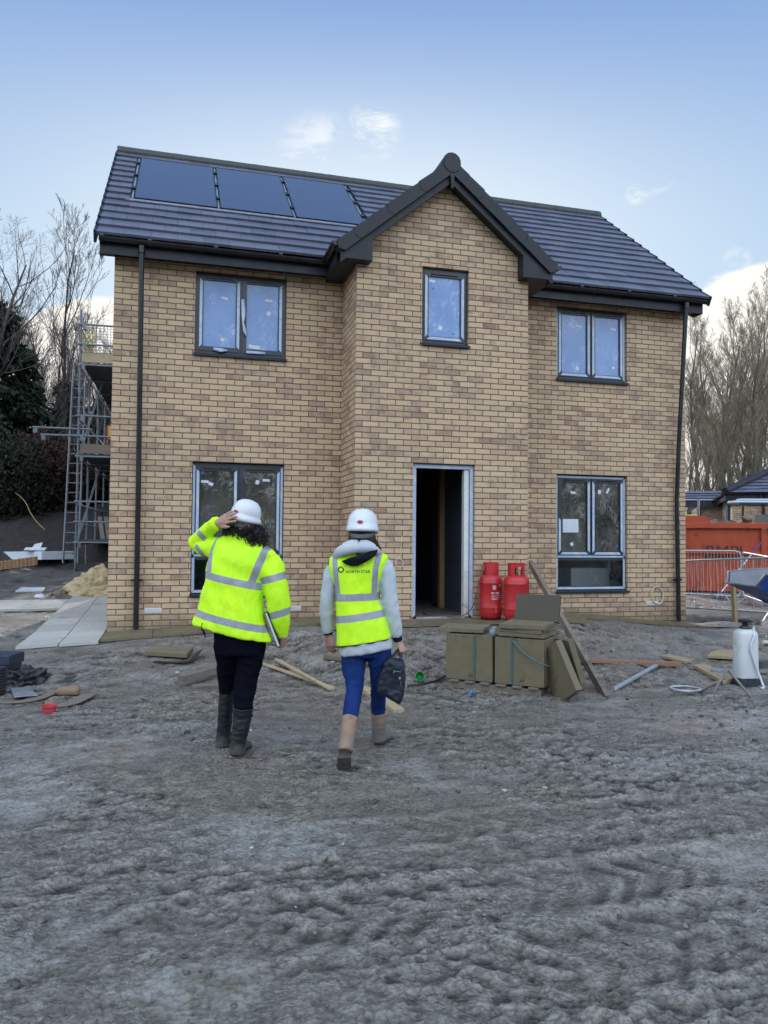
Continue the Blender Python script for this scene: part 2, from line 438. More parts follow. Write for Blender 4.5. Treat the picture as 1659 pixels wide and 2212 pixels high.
def film_glass(name, milky, dark, streak, streak_amt, transp=0.0, rough=0.03, ior=1.9):
    """pane under loose protective film: reflection tint and wrinkle glints painted into the base colour"""
    t = NT(name); co = t.coords(); o = t.sep(co)
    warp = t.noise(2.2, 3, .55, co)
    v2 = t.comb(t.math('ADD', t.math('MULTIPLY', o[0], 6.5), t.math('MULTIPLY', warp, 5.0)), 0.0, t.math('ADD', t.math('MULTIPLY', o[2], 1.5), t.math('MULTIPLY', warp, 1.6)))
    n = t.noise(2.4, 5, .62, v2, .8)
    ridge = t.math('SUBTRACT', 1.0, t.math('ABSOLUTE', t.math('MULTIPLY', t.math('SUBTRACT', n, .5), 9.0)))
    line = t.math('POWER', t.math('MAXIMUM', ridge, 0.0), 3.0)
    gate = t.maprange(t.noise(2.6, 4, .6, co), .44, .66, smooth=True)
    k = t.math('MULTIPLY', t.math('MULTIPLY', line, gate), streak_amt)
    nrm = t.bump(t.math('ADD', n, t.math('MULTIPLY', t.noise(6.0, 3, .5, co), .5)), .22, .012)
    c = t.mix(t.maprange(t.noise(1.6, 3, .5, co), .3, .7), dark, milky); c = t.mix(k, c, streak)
    pr = t.new('ShaderNodeBsdfPrincipled'); t.link(c, pr.inputs['Base Color']); t.link(nrm, pr.inputs['Normal'])
    t.link(t.math('ADD', t.math('MULTIPLY', k, .3), rough), pr.inputs['Roughness']); pr.inputs['Specular IOR Level'].default_value = .8
    pr.inputs['IOR'].default_value = ior
    if transp:
        tr = t.new('ShaderNodeBsdfTransparent'); tr.inputs[0].default_value = (.80,.86,.86,1) if transp < .9 else (.96,.98,.98,1)
        mx = t.new('ShaderNodeMixShader'); fr = t.new('ShaderNodeFresnel'); fr.inputs[0].default_value = ior
        a = t.math('SUBTRACT', transp, t.math('MULTIPLY', k, .7)); a = t.math('SUBTRACT', a, fr.outputs[0]); a = t.math('MAXIMUM', a, 0.0)
        t.link(a, mx.inputs[0]); t.link(pr.outputs[0], mx.inputs[1]); t.link(tr.outputs[0], mx.inputs[2]); t.link(mx.outputs[0], t.out.inputs[0])
    else: t.link(pr.outputs[0], t.out.inputs[0])
    return t.m
M_FILM_UP = film_glass('filmed_glass_painted_sky', (.165,.285,.52), (.115,.22,.46), (.50,.62,.80), .75, ior=1.46)  # blue base colour stands in for the reflected sky
M_FILM_LOW = film_glass('filmed_glass_dark', (.135,.140,.125), (.030,.036,.036), (.46,.46,.41), .70, .55)  # milky tone stands in for pale reflections in the panes
M_CLEAR = film_glass('clear_glass', (.02,.025,.025), (.012,.016,.018), (.40,.42,.40), .18, .99)
M_STICK = pm('paper_sticker', (.55,.60,.68), (.66,.70,.76), 20, .6, .1)
M_BLUE_DOT = pm('blue_film_tab', (.03,.10,.45), (.05,.14,.55), 20, .5, .1)
M_PLASTER = pm('bare_plaster', (.055,.065,.088), (.080,.092,.12), 2.5, .8, .2)  # colour darkened to carry the shade of the unlit hall
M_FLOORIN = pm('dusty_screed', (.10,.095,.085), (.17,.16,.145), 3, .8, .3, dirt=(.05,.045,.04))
M_SOLAR = None
def solar_material():
    t = NT('solar_glass'); o = t.sep(t.coords())
    f = t.noise(3.0, 3, .5, t.coords())
    return t.principled(t.mix(f, (.030,.036,.066), (.040,.048,.086)), .10, 0, .6, None, Coat_Weight=.3)
M_SOLAR = solar_material()
M_ALU = pm('mill_aluminium', (.42,.44,.47), (.56,.58,.60), 12, .35, .1, metal=.8)
M_WHITE_PL = pm('white_plastic', (.62,.62,.60), (.72,.72,.70), 12, .45, .1, dirt=(.3,.26,.2), dirt_amt=.25)

# ------------------------------------------------------------------ the house
HW, HD, EV = 8.65, 5.92, 4.905
BX0, BX1, BY = 3.055, 5.50, -0.84
house = thing('brick_house', 'new two storey buff brick house with slate grey roof, solar panels and gabled bay', 'house', (0,0,0))
def wall_sheet(axis, const, u0, u1, z0, z1, holes, depth, gable=None):
    """brick skin with openings and their reveals. axis 'x' = wall runs along x at y=const"""
    us = sorted({u0, u1, *[h[0] for h in holes], *[h[1] for h in holes]}); zs = sorted({z0, z1, *[h[2] for h in holes], *[h[3] for h in holes]})
    P = (lambda u, z, d=0.0: (u, const+d, z)) if axis == 'x' else (lambda u, z, d=0.0: (const+d, u, z))
    m = MB()
    for i in range(len(us)-1):
        for j in range(len(zs)-1):
            cu, cz = (us[i]+us[i+1])/2, (zs[j]+zs[j+1])/2
            if any(h[0] < cu < h[1] and h[2] < cz < h[3] for h in holes): continue
            m.add([P(us[i], zs[j]), P(us[i+1], zs[j]), P(us[i+1], zs[j+1]), P(us[i], zs[j+1])], [(0,1,2,3)])
    for a, b, c, d in holes:
        m.add([P(a,c),P(a,d),P(a,d,depth),P(a,c,depth)], [(0,1,2,3)]); m.add([P(b,c),P(b,c,depth),P(b,d,depth),P(b,d)], [(0,1,2,3)])
        m.add([P(a,d),P(b,d),P(b,d,depth),P(a,d,depth)], [(0,1,2,3)]); m.add([P(a,c),P(a,c,depth),P(b,c,depth),P(b,c)], [(0,1,2,3)])
    if gable: m.add([P(*q) for q in gable], [tuple(range(len(gable)))])
    return m
ZLS, ZLH, ZUS, ZUH = 0.45, 2.25, 3.675, 4.838
WL = (1.032, 2.258); WR = (6.387, 7.605); DOOR = (3.847, 4.722, 0.19, 2.25); GW = (3.953, 4.62, 3.83, 4.90)
front_holes_l = [(WL[0], WL[1], ZLS, ZLH), (WL[0], WL[1], ZUS, ZUH)]
front_holes_r = [(WR[0], WR[1], ZLS, ZLH), (WR[0], WR[1], ZUS, ZUH)]
fm = wall_sheet('x', 0.0, 0.0, BX0, -0.6, EV, front_holes_l, 0.102)
fm2 = wall_sheet('x', 0.0, BX1, HW, -0.6, EV, front_holes_r, 0.102); fm.add(fm2.v, fm2.f)
GAX, GAZ = 4.29, 6.25                   # bay ridge
bayg = [(BX0, EV), (BX1, EV), (BX1, 5.06), (GAX, 6.06), (BX0, 5.06)]
bm1 = wall_sheet('x', BY, BX0, BX1, -0.6, EV, [DOOR, GW], 0.102, bayg)
for q in (wall_sheet('y', BX0, BY, 0.0, -0.6, 5.05, [], 0.1), wall_sheet('y', BX1, BY, 0.0, -0.6, 5.05, [], 0.1)): bm1.add(q.v, q.f)
sides = MB()
for xx in (0.0, HW):
    q = wall_sheet('y', xx, 0.0, HD, -0.6, EV, [], 0.1, [(0.0, EV), (HD, EV), (2.96, 7.62)]); sides.add(q.v, q.f)
q = wall_sheet('x', HD, 0.0, HW, -0.6, EV, [], 0.1); sides.add(q.v, q.f)
split_build(fm, lambda c: c.x > 4, 'front_wall', M_BRICK, house, fixn=False); bw_o = meshobj('bay_wall', bm1.v, bm1.f, M_BRICK, house); meshobj('side_and_rear_wall', sides.v, sides.f, M_BRICK, house)
# inside: plastered shells of the rooms
ins = MB()
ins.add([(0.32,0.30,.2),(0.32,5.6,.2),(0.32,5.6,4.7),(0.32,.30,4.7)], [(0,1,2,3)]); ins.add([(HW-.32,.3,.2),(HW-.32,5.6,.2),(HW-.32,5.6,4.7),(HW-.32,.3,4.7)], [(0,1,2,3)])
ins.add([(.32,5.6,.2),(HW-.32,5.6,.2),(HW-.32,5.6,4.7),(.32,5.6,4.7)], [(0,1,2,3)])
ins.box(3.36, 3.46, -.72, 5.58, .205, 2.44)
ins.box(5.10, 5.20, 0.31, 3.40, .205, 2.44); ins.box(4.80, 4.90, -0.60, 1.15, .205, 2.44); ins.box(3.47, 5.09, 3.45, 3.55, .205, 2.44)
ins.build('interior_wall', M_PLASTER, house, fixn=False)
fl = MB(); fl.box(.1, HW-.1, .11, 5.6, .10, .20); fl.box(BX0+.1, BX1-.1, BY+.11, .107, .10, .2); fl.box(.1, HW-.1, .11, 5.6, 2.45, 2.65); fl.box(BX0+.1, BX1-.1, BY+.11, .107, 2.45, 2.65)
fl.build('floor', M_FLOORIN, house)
M_STUD = pm('raw_softwood', (.36,.22,.10), (.46,.29,.14), 3, .7, .25, stretch=(1,1,.15), dirt=(.16,.11,.06), dirt_amt=.3)
sd = MB(); sd.box(4.72, 4.795, 0.55, 0.65, .205, 2.44); sd.build('timber_stud', M_STUD, house)

# --- windows
def strips(mb, x0, x1, z0, z1, y, which, w=0.036, rnd=None, cut=0.03):
    """pieces of tape on the members of a frame; mitred ends"""
    for sct in which:
        if sct == 'l': q = [(x0, z0+cut), (x0+w, z0+cut+w), (x0+w, z1-cut-w), (x0, z1-cut)]
        elif sct == 'r': q = [(x1-w, z0+cut+w), (x1, z0+cut), (x1, z1-cut), (x1-w, z1-cut-w)]
        elif sct == 't': q = [(x0+cut, z1), (x0+cut+w, z1-w), (x1-cut-w, z1-w), (x1-cut, z1)]
        else: q = [(x0+cut, z0), (x1-cut, z0), (x1-cut-w, z0+w), (x0+cut+w, z0+w)]
        mb.prism([(a, y, b) for a, b in q], (0, -.0025, 0))
def frame_ring(mb, x0, x1, z0, z1, y0, y1, w, wb=None):
    wb = wb or w
    mb.box(x0, x0+w, y0, y1, z0, z1); mb.box(x1-w, x1, y0, y1, z0, z1)
    mb.box(x0+w, x1-w, y0+.001, y1, z1-w, z1); mb.box(x0+w, x1-w, y0+.001, y1, z0, z0+wb)
def make_window(x0, x1, z0, z1, yw, lights, glass, low=None, tapes=None, label=None, vents=True, drop=0.012):
    """lights: list of (xa, xb) casements; low: z of transom with a fixed light below"""
    yf = yw+0.055; xa, xb, za, zb = x0+.006, x1-.006, z0+.045, z1-drop
    m = MB(); fw_ = 0.052
    frame_ring(m, xa, xb, za, zb, yf, yf+.065, fw_)
    zt = za if low is None else low
    if low is not None: m.box(xa+fw_, xb-fw_, yf+.001, yf+.064, low-.045, low+.045)
    for (a, b), (c, d) in zip(lights[:-1], lights[1:]): m.box((b+c)/2-.026, (b+c)/2+.026, yf+.001, yf+.064, (low+.045) if low else za+fw_, zb-fw_)
    wo_ = m.build('window', M_ANTH, house)
    if label: wo_['label'] = label
    for i, (a, b) in enumerate(lights):
        s0 = (low+.045 if low is not None else za+fw_)-.012; s1 = zb-fw_+.012
        s = MB(); frame_ring(s, a, b, s0, s1, yf-.012, yf+.05, .060); sash = s.build('sash', M_ANTH, wo_)
        if vents:
            vb = MB(); vb.bbox((b-a)*.66, .014, .022, Matrix.Translation(((a+b)/2, yf-.018, s1-.026)), .004); vb.build('trickle_vent', M_BLACK, wo_)
        p = MB(); p.box(a+.058, b-.058, yf+.012, yf+.020, s0+.058, s1-.058); p.build('pane', glass, wo_)
        if tapes:
            tb = MB(); strips(tb, a+.010, b-.010, s0+.014, s1-.014, yf-.0125, tapes['sash'][i])
            if tb.v: pieces(tb, 6, 'protective_tape', M_TAPE, wo_)
    if low is not None:
        p = MB(); p.box(xa+fw_-.004, xb-fw_+.004, yf+.02, yf+.028, za+fw_-.004, low-.041); p.build('pane', M_CLEAR, wo_)
    if tapes:
        tb = MB()
        strips(tb, xa+.006, xb-.006, (low-.045 if low is not None else za)+.0, zb-.006, yf-.0005, tapes['frame'], .030, cut=.012)
        if low is not None: strips(tb, xa+.008, xb-.008, za+.008, low+.036, yf-.0005, 'lrtb', .034, cut=.004)
        if tb.v: pieces(tb, 6, 'protective_tape', M_TAPE, wo_)
    s = MB(); s.prism([(x0-.012, yw+.10, z0+.046), (x0-.012, yw-.030, z0+.030), (x0-.012, yw-.038, z0+.022), (x0-.012, yw-.038, z0-.004), (x0-.012, yw-.030, z0-.004), (x0-.012, yw-.028, z0+.012), (x0-.012, yw+.10, z0+.024)], (x1-x0+.024, 0, 0))
    s.build('sill', M_BARGE, wo_)
    return wo_, yf
def stick(wo_, yf, items, mat=None, name='sticker'):
    for cx, cz, sw, sh, an in items:
        m = MB(); m.bbox(sw, .0012, sh, Matrix.Translation((cx, yf+.0105, cz)) @ Matrix.Rotation(rad(an), 4, 'Y'), 0)
        m.build(name, mat or M_STICK, wo_)
ml = (WL[0]+WL[1])/2; mr = (WR[0]+WR[1])/2
lw = lambda X, d=.0: [(X[0]+.048, (X[0]+X[1])/2-.012), ((X[0]+X[1])/2+.012, X[1]-.048)]
a, yf = make_window(WL[0], WL[1], ZUS, ZUH, 0, lw(WL), M_FILM_UP, None, {'sash': ['lr', 'r'], 'frame': ''}, 'upstairs window with torn film hanging from its middle post')
stick(a, yf, [(1.42, 4.50, .085, .028, 12), (1.40, 3.93, .045, .045, 10), (2.02, 4.52, .10, .032, 2), (1.83, 3.86, .15, .05, 5), (2.02, 4.34, .05, .06, 30)])
tf_ = MB()
pts = [(ml+.018, -.01, 4.50), (ml+.03, -.02, 4.30), (ml+.022, -.03, 4.18), (ml+.05, -.035, 4.05), (ml+.075, -.03, 3.98)]
tf_.tube([(p[0], p[1]+.05, p[2]) for p in pts], [(.024,.003),(.03,.004),(.014,.003),(.024,.004),(.006,.003)], 6)
tf_.tube([(1.28, .03, 3.79), (1.38, .0, 3.765), (1.47, .02, 3.775)], [(.02,.004),(.03,.006),(.008,.004)], 6); tf_.tube([(1.72, .035, 3.775), (1.98, .03, 3.775)], [(.022,.004),(.02,.004)], 6)
tf_.build('torn_film', M_TAPE, a, smooth=True)
a, yf = make_window(GW[0], GW[1], GW[2], GW[3], BY, [(GW[0]+.045, GW[1]-.045)], M_FILM_UP, None, {'sash': ['lrb'], 'frame': ''}, 'single casement window in the gable')
stick(a, yf, [(4.115, 4.73, .09, .035, 3), (4.235, 4.10, .055, .055, 3)]); stick(a, yf, [(4.13, 4.63, .03, .02, -30), (4.42, 4.03, .03, .02, -30)], M_BLUE_DOT, 'film_tab')
a, yf = make_window(WR[0], WR[1], ZUS, ZUH, 0, lw(WR), M_FILM_UP, None, {'sash': ['lrb', 'lrb'], 'frame': 'lr'})
stick(a, yf, [(6.80, 4.56, .09, .03, 14), (6.77, 3.90, .06, .05, 40), (7.40, 4.56, .09, .035, 4), (7.40, 3.95, .05, .04, 0)])
a, yf = make_window(WL[0], WL[1], ZLS, ZLH, 0, lw(WL), M_FILM_LOW, 0.985, {'sash': ['lr', 'r'], 'frame': 'lr'}, 'ground floor window behind the two walkers')
stick(a, yf, [(1.20, 1.99, .10, .034, 2), (1.28, 1.96, .06, .04, 20), (1.90, 2.00, .05, .055, 15), (2.02, 2.03, .10, .032, 3)])
stick(a, yf, [(1.17, 2.11, .035, .03, 0), (1.25, 1.66, .03, .03, 20)], M_BLUE_DOT, 'film_tab')
a, yf = make_window(WR[0], WR[1], ZLS, ZLH, 0, lw(WR), M_FILM_LOW, 0.985, {'sash': ['rb', 'lrb'], 'frame': 'tlr'}, 'ground floor window with a blank sheet taped to its left light')
tb = MB(); strips(tb, WR[0]+.058, mr-.03, 1.03, 1.62, yf-.0125, 'l'); pieces(tb, 6, 'protective_tape', M_TAPE, a)
stick(a, yf, [(6.70, 1.98, .085, .035, 8), (7.155, 2.00, .05, .06, 0), (7.30, 2.02, .035, .09, 30), (6.68, 1.19, .05, .05, -25)])
stick(a, yf, [(7.16, 2.12, .03, .025, 0), (7.46, 2.12, .03, .025, 0), (7.46, 1.17, .03, .03, 0), (7.28, 1.87, .025, .03, 0)], M_BLUE_DOT, 'film_tab')
stick(a, yf, [(6.66, 1.47, .265, .205, -1)], M_STICK, 'paper_sheet')
# --- door frame
dm = MB(); dx0, dx1, dz0, dz1 = DOOR; dy = BY+.05
dm.box(dx0+.004, dx0+.062, dy, dy+.07, dz0+.02, dz1-.006); dm.box(dx1-.062, dx1-.004, dy, dy+.07, dz0+.02, dz1-.006); dm.box(dx0+.063, dx1-.063, dy+.001, dy+.069, dz1-.064, dz1-.007)
dfo = dm.build('door_frame', M_ANTH, house)
tb = MB(); strips(tb, dx0+.006, dx1-.006, dz0+.0, dz1-.008, dy-.0005, 'lrt', .050, cut=.003); pieces(tb, 6, 'protective_tape', M_TAPE, dfo)
tb = MB(); tb.box(dx1-.13, dx1-.0625, dy+.012, dy+.10, dz0+.02, dz1-.066); tb.build('inner_jamb', M_WHITE_PL, dfo)
tb = MB(); tb.box(dx0+.064, dx1-.132, dy-.03, dy+.085, dz0+.004, dz0+.026); tb.build('threshold', M_ALU, dfo)
# --- roof: courses of flat interlocking tiles
XO = 0.20
def slope_tiles(mb, x0f, x1f, y0, z0, slope, n, gauge, tw=0.33, th=0.034, phase=0.0, skip=None, ax='y', rnd=random.Random(3)):
    """tiles climbing from the eaves line (y0,z0); x0f/x1f give the ends of each course"""
    dy, dz = math.cos(slope), math.sin(slope)
    for k in range(n):
        s0, s1 = k*gauge-.04, (k+1)*gauge
        xa, xb = x0f(k), x1f(k); x = xa-((k % 2)*tw/2+phase) % tw
        while x < xb:
            a, b = max(x+.0015, xa), min(x+tw-.0015, xb); x += tw
            if b-a < .02: continue
            if skip and skip((a+b)/2, (k+.5)*gauge): continue
            j = rnd.uniform(-.002, .002); lift0, lift1 = .046+j, .012+j
            ps = []
            for s, up in ((s0, lift0), (s1, lift1)):
                yy, zz = y0+dy*s-dz*up, z0+dz*s+dy*up
                ps.append((yy, zz)); ps.append((yy+dz*th, zz-dy*th))
            (f0, f1), (g0, g1), (h0, h1), (i0, i1) = ps
            mb.add([(a,f0,f1),(b,f0,f1),(b,h0,h1),(a,h0,h1),(a,g0,g1),(b,g0,g1),(b,i0,i1),(a,i0,i1)],
                   [(0,1,2,3),(4,7,6,5),(0,4,5,1),(1,5,6,2),(2,6,7,3),(3,7,4,0)])
SL = math.atan2(7.72-5.07, 2.96+.30); SLEN = math.hypot(7.72-5.07, 2.96+.30); NC = 14; GA = SLEN/NC
def sol_skip(x, s): return 0.12 < x < 3.70 and 5.05*GA < s < 13.0*GA
rt_ = MB()
in_sol = lambda k: 5.05 < k+.5 < 13.0
slope_tiles(rt_, lambda k: -XO, lambda k: -XO if in_sol(k) else HW+XO, -.30, 5.07, SL, NC, GA)
slope_tiles(rt_, lambda k: -XO, lambda k: .115 if in_sol(k) else -XO, -.30, 5.07, SL, NC, GA)
slope_tiles(rt_, lambda k: 3.70, lambda k: HW+XO if in_sol(k) else 3.70, -.30, 5.07, SL, NC, GA, phase=.11)
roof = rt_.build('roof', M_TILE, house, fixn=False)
deck = MB()
deck.prism([(-XO+.02, -.28, 5.062), (-XO+.02, 2.96, 7.700), (-XO+.02, 6.2, 5.062), (-XO+.02, 6.2, 5.00), (-XO+.02, 2.96, 7.62), (-XO+.02, -.28, 5.00)], (HW+2*XO-.04, 0, 0))
deck.build('roof_underlay', M_BLACK, roof)
rb = MB(); slope_tiles(rb, lambda k: -XO, lambda k: HW+XO, -6.22, 5.07, SL, NC, GA)
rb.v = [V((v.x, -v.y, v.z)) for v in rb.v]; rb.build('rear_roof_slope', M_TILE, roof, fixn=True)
rg = MB(); x = -XO-.02
while x < HW+XO:
    e = min(x+.455, HW+XO+.02)
    rg.tube([(x+.004, 2.96, 7.70), (e+.015, 2.96, 7.705)], [(.115,.115),(.108,.108)], 12); x += .45
rg.build('ridge_tile', M_RIDGE, roof, smooth=False)
# verge clips along both ends of the roof
vg = MB()
for xx in (-XO-.035, HW+XO+.005):
    for k in range(NC):
        s0 = k*GA-.05; y0_, z0_ = -.30+math.cos(SL)*s0, 5.07+math.sin(SL)*s0; y1_, z1_ = -.30+math.cos(SL)*(k+1)*GA, 5.07+math.sin(SL)*(k+1)*GA
        vg.prism([(xx, y0_-.024, z0_+.045), (xx, y1_-.010, z1_+.022), (xx, y1_+.045, z1_-.07), (xx, y0_+.045, z0_-.085)], (.034, 0, 0))
split_build(vg, lambda c: c.x > 4, 'verge_trim', M_BARGE, roof)
# --- cross gable over the bay
VX0, VX1, VZ = 2.80, 5.80, 5.03; GY = -1.02
GS = math.atan2(GAZ-VZ, GAX-VX0); GL = math.hypot(GAZ-VZ, GAX-VX0); NG = 7
br = MB()
for sgn, xe in ((1, VX0), (-1, VX1)):
    t2 = MB(); g2 = GL/NG
    # build along y: local x -> world y, local y -> distance from the eaves
    # valley: each course stops where it meets the main slope
    def yend(k, g2=g2): return min(1.25, max(-.28, -.30+((VZ+math.sin(GS)*(k+1)*g2)-5.07)/math.tan(SL)+.10))
    slope_tiles(t2, lambda k: GY+.03, yend, 0.0, VZ, GS, NG, g2, tw=.33)
    br.add([V((xe+sgn*v.y, v.x, v.z)) for v in t2.v], t2.f)
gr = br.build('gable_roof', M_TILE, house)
gd = MB(); gd.prism([(VX0+.03, GY+.04, VZ-.01), (GAX, GY+.04, GAZ-.02), (VX1-.03, GY+.04, VZ-.01), (VX1-.05, GY+.04, VZ-.06), (GAX, GY+.04, GAZ-.08), (VX0+.05, GY+.04, VZ-.06)], (0, 1.2, 0)); gd.build('gable_roof_underlay', M_BLACK, gr)
rr = MB(); y = GY-.03
while y < 1.3: rr.tube([(GAX, y, GAZ+.015), (GAX, min(y+.46, 1.45), GAZ+.02)], [(.125,.125),(.118,.118)], 14); y += .45
rr.build('ridge_tile', M_BARGE, gr)
cap = MB()
cap.tube([(GAX, GY-.055, GAZ-.02), (GAX, GY+.05, GAZ-.02)], .117, 20); cap.build('ridge_end_cap', M_BARGE, gr, auto=40)
# dry verge units: overlapping chunky pieces down each rake
vv = MB(); nseg = 7
for sgn in (-1, 1):
    for k in range(nseg):
        f0, f1 = k/nseg, (k+1)/nseg+.012
        xa, za = GAX+sgn*(GAX-VX0+.03)*f0, GAZ+.045-(GAZ-VZ+.035)*f0; xb, zb = GAX+sgn*(GAX-VX0+.03)*f1, GAZ+.045-(GAZ-VZ+.035)*f1
        a0 = .010+.010*(k % 2)
        d = V((xb-xa, 0, zb-za)).normalized(); nn = V((-d.z, 0, d.x)) if sgn > 0 else V((d.z, 0, -d.x))
        if nn.z < 0: nn = -nn
        p0, p1 = V((xa, 0, za)), V((xb, 0, zb)); dn = -nn*.15; tip = d*.045
        y0_, y1_ = GY-.045-.006*(k % 2), GY+.12
        vv.prism([p0+nn*.004+V((0,y0_,0)), p1+nn*.016+V((0,y0_,0)), p1+tip+dn*.5+V((0,y0_,0)), p1+dn+V((0,y0_,0)), p0+dn+V((0,y0_,0)), p0+tip+dn*.5+V((0,y0_,0))], (0, y1_-y0_, 0))
split_build(vv, lambda c: c.x > GAX, 'dry_verge', M_BARGE, gr)
bb = MB()
for sgn in (-1, 1):
    xe = GAX+sgn*(GAX-VX0); top = V((GAX, GY, GAZ-.115)); foot = V((xe, GY, VZ-.115)); h = V((0, 0, -.145))
    bb.prism([top, foot, foot+h, top+h], (0, .045, 0))
    # sloping soffit between barge board and brickwork
    bb.prism([top+h+V((0,.046,.03)), foot+h+V((0,.046,.03)), foot+h+V((0,.18,.03)), top+h+V((0,.18,.03))], (0, 0, .012))
split_build(bb, lambda c: c.x > GAX, 'barge_board', M_BARGE, gr)
bx = MB()
for sgn, xw in ((-1, BX0), (1, BX1)):
    xe = (VX0 if sgn < 0 else VX1); xi = xw-sgn*.16
    bx.prism([(xe+sgn*-.02, GY-.004, VZ-.05), (xe+sgn*-.02, GY-.004, 4.83), (xi, GY-.004, 4.83), (xi, GY-.004, VZ+.16)], (0, .19, 0))
    bx.box(min(xe, xw), max(xe, xw)-.001, GY+.187, 0.0, 4.83, 4.85)
    bx.box(xe-sgn*.002 if sgn > 0 else xe-.018, xe+.018 if sgn > 0 else xe+.002, GY+.187, -.2, 4.83, 5.03)
split_build(bx, lambda c: c.x > GAX, 'eaves_box', M_BARGE, gr)
fi = MB(); fi.prism([(GAX-.035, GY-.05, GAZ-.15), (GAX+.035, GY-.05, GAZ-.15), (GAX+.012, GY-.05, GAZ-.30), (GAX+.022, GY-.05, GAZ-.345), (GAX-.022, GY-.05, GAZ-.345), (GAX-.012, GY-.05, GAZ-.30)], (0, .05, 0)); fi.build('finial', M_BARGE, gr)
# --- fascia, soffit, gutters, downpipes
fs = MB()
for xa, xb in ((-.16, VX0+.02), (VX1-.02, HW+.16)):
    fs.box(xa, xb, -.225, -.205, 4.85, 5.045)
split_build(fs, lambda c: c.x > 4.3, 'fascia', M_BARGE, house)
sf = MB()
for xa, xb in ((-.16, VX0-.001), (VX1+.001, HW+.16)): sf.box(xa, xb, -.204, -.0005, 4.895, 4.91)
for xx in (-.17, HW+.16): sf.prism([(xx, -.225, 4.845), (xx, -.0, 4.845), (xx, .35, 5.05), (xx, .35, 5.42), (xx, -.225, 5.02)], (.010, 0, 0))

split_build(sf, lambda c: c.x > 4.3, 'soffit', M_BLACK, house)
def gutter(mb, a, b, r=.058):
    """half-round trough from a to b"""
    a, b = V(a), V(b); t = (b-a).normalized(); sd = t.cross(V((0,0,1))).normalized(); n = 9; vs = []; fs_ = []
    for p in (a, b):
        for rr_ in (r, r-.006):
            for k in range(n):
                an = math.pi*k/(n-1); vs.append(p+sd*(math.cos(an)*rr_)-V((0,0,math.sin(an)*rr_*.95)))
    m2 = 2*n
    for k in range(n-1): fs_.append((k, k+1, m2+k+1, m2+k)); fs_.append((n+k+1, n+k, m2+n+k, m2+n+k+1))
    fs_ += [(0, m2, m2+n, n), (n-1, 2*n-1, m2+2*n-1, m2+n-1)]
    for e in (0, m2): fs_.append(tuple(e+k for k in range(n)))
    mb.add(vs, fs_)
gt = MB(); GZ = 5.035
gutter(gt, (-.17, -.29, GZ), (VX0-.03, -.29, GZ-.012)); gutter(gt, (VX1+.03, -.29, GZ-.012), (HW+.18, -.29, GZ))
gutter(gt, (VX0-.06, -.29, GZ-.012), (VX0-.06, GY-.02, GZ-.006)); gutter(gt, (VX1+.06, -.29, GZ-.012), (VX1+.06, GY-.02, GZ-.006))
for xx in (-.16, .42, 1.25, 2.1, 2.72, 5.9, 6.6, 7.4, 8.2): gt.tube([(xx, -.29, GZ-.001), (xx+.05, -.29, GZ-.001)], .063, 12)
split_build(gt, lambda c: c.x > 4.3, 'gutter', M_BLACK, house)
def downpipe(pts, label=None):
    m = MB(); m.tube(pts, .034, 12); m.tube([V(pts[0])+V((0,0,-.01)), V(pts[0])+V((0,0,-.10))], .041, 12)
    o = m.build('downpipe', M_BLACK, house, smooth=False, auto=50)
    c = MB(); p = V(pts[-2]).lerp(V(pts[-1]), .66); c.tube([p+V((0,0,-.02)), p+V((0,0,.02))], .042, 12); c.box(p.x-.075, p.x+.075, p.y-.004, p.y+.03, p.z-.012, p.z+.012); c.build('pipe_clip', M_BLACK, o)
    return o
downpipe([(.345, -.285, 4.98), (.347, -.25, 4.5), (.352, -.13, 2.9), (.355, -.07, 1.9), (.36, -.06, .05)])
downpipe([(8.475, -.285, 4.98), (8.468, -.25, 4.5), (8.448, -.13, 2.9), (8.44, -.07, 1.9), (8.475, -.06, .0)])
# --- solar panels set into the tiles
dyS, dzS = math.cos(SL), math.sin(SL)
def onroof(x, s, up): return V((x, -.30+dyS*s-dzS*up, 5.07+dzS*s+dyS*up))
def slab_on_roof(mb, x0, x1, s0, s1, u0, u1):
    vs = [onroof(x, s, u) for u in (u0, u1) for x, s in ((x0, s0), (x1, s0), (x1, s1), (x0, s1))]
    mb.add(vs, [(0,3,2,1),(4,5,6,7),(0,1,5,4),(1,2,6,5),(2,3,7,6),(3,0,4,7)])
tray = MB(); slab_on_roof(tray, .10, 3.72, 5.04*GA, 13.0*GA, -.004, .008); tro = tray.build('solar_flashing_tray', M_BLACK, house)
fl_ = MB(); slab_on_roof(fl_, .06, 3.75, 4.80*GA, 5.09*GA, .026, .040); fl_.build('lead_flashing', pm('dull_lead', (.16,.17,.20), (.24,.25,.28), 9, .5, .4), tro)
for i, (xa, xb) in enumerate(((.19, 1.33), (1.40, 2.46), (2.53, 3.59))):
    pnl = MB(); slab_on_roof(pnl, xa, xb, 5.25*GA, 12.75*GA, .030, .046); po = pnl.build('solar_panel', M_SOLAR, house)
    fr = MB()
    for (u0, u1, s0, s1) in ((xa-.012, xa, 5.22*GA, 12.78*GA), (xb, xb+.012, 5.22*GA, 12.78*GA), (xa, xb, 5.20*GA, 5.25*GA-.001), (xa, xb, 12.75*GA+.001, 12.80*GA)): slab_on_roof(fr, u0, u1, s0, s1, .012, .050)
    fr.build('panel_frame', M_BLACK, po)
rail = MB()
for x in (.15, 1.365, 2.495, 3.63): slab_on_roof(rail, x-.012, x+.012, 5.3*GA, 12.7*GA, .010, .030)
pieces(rail, 6, 'mounting_rail', M_ALU, tro)
clp = MB()
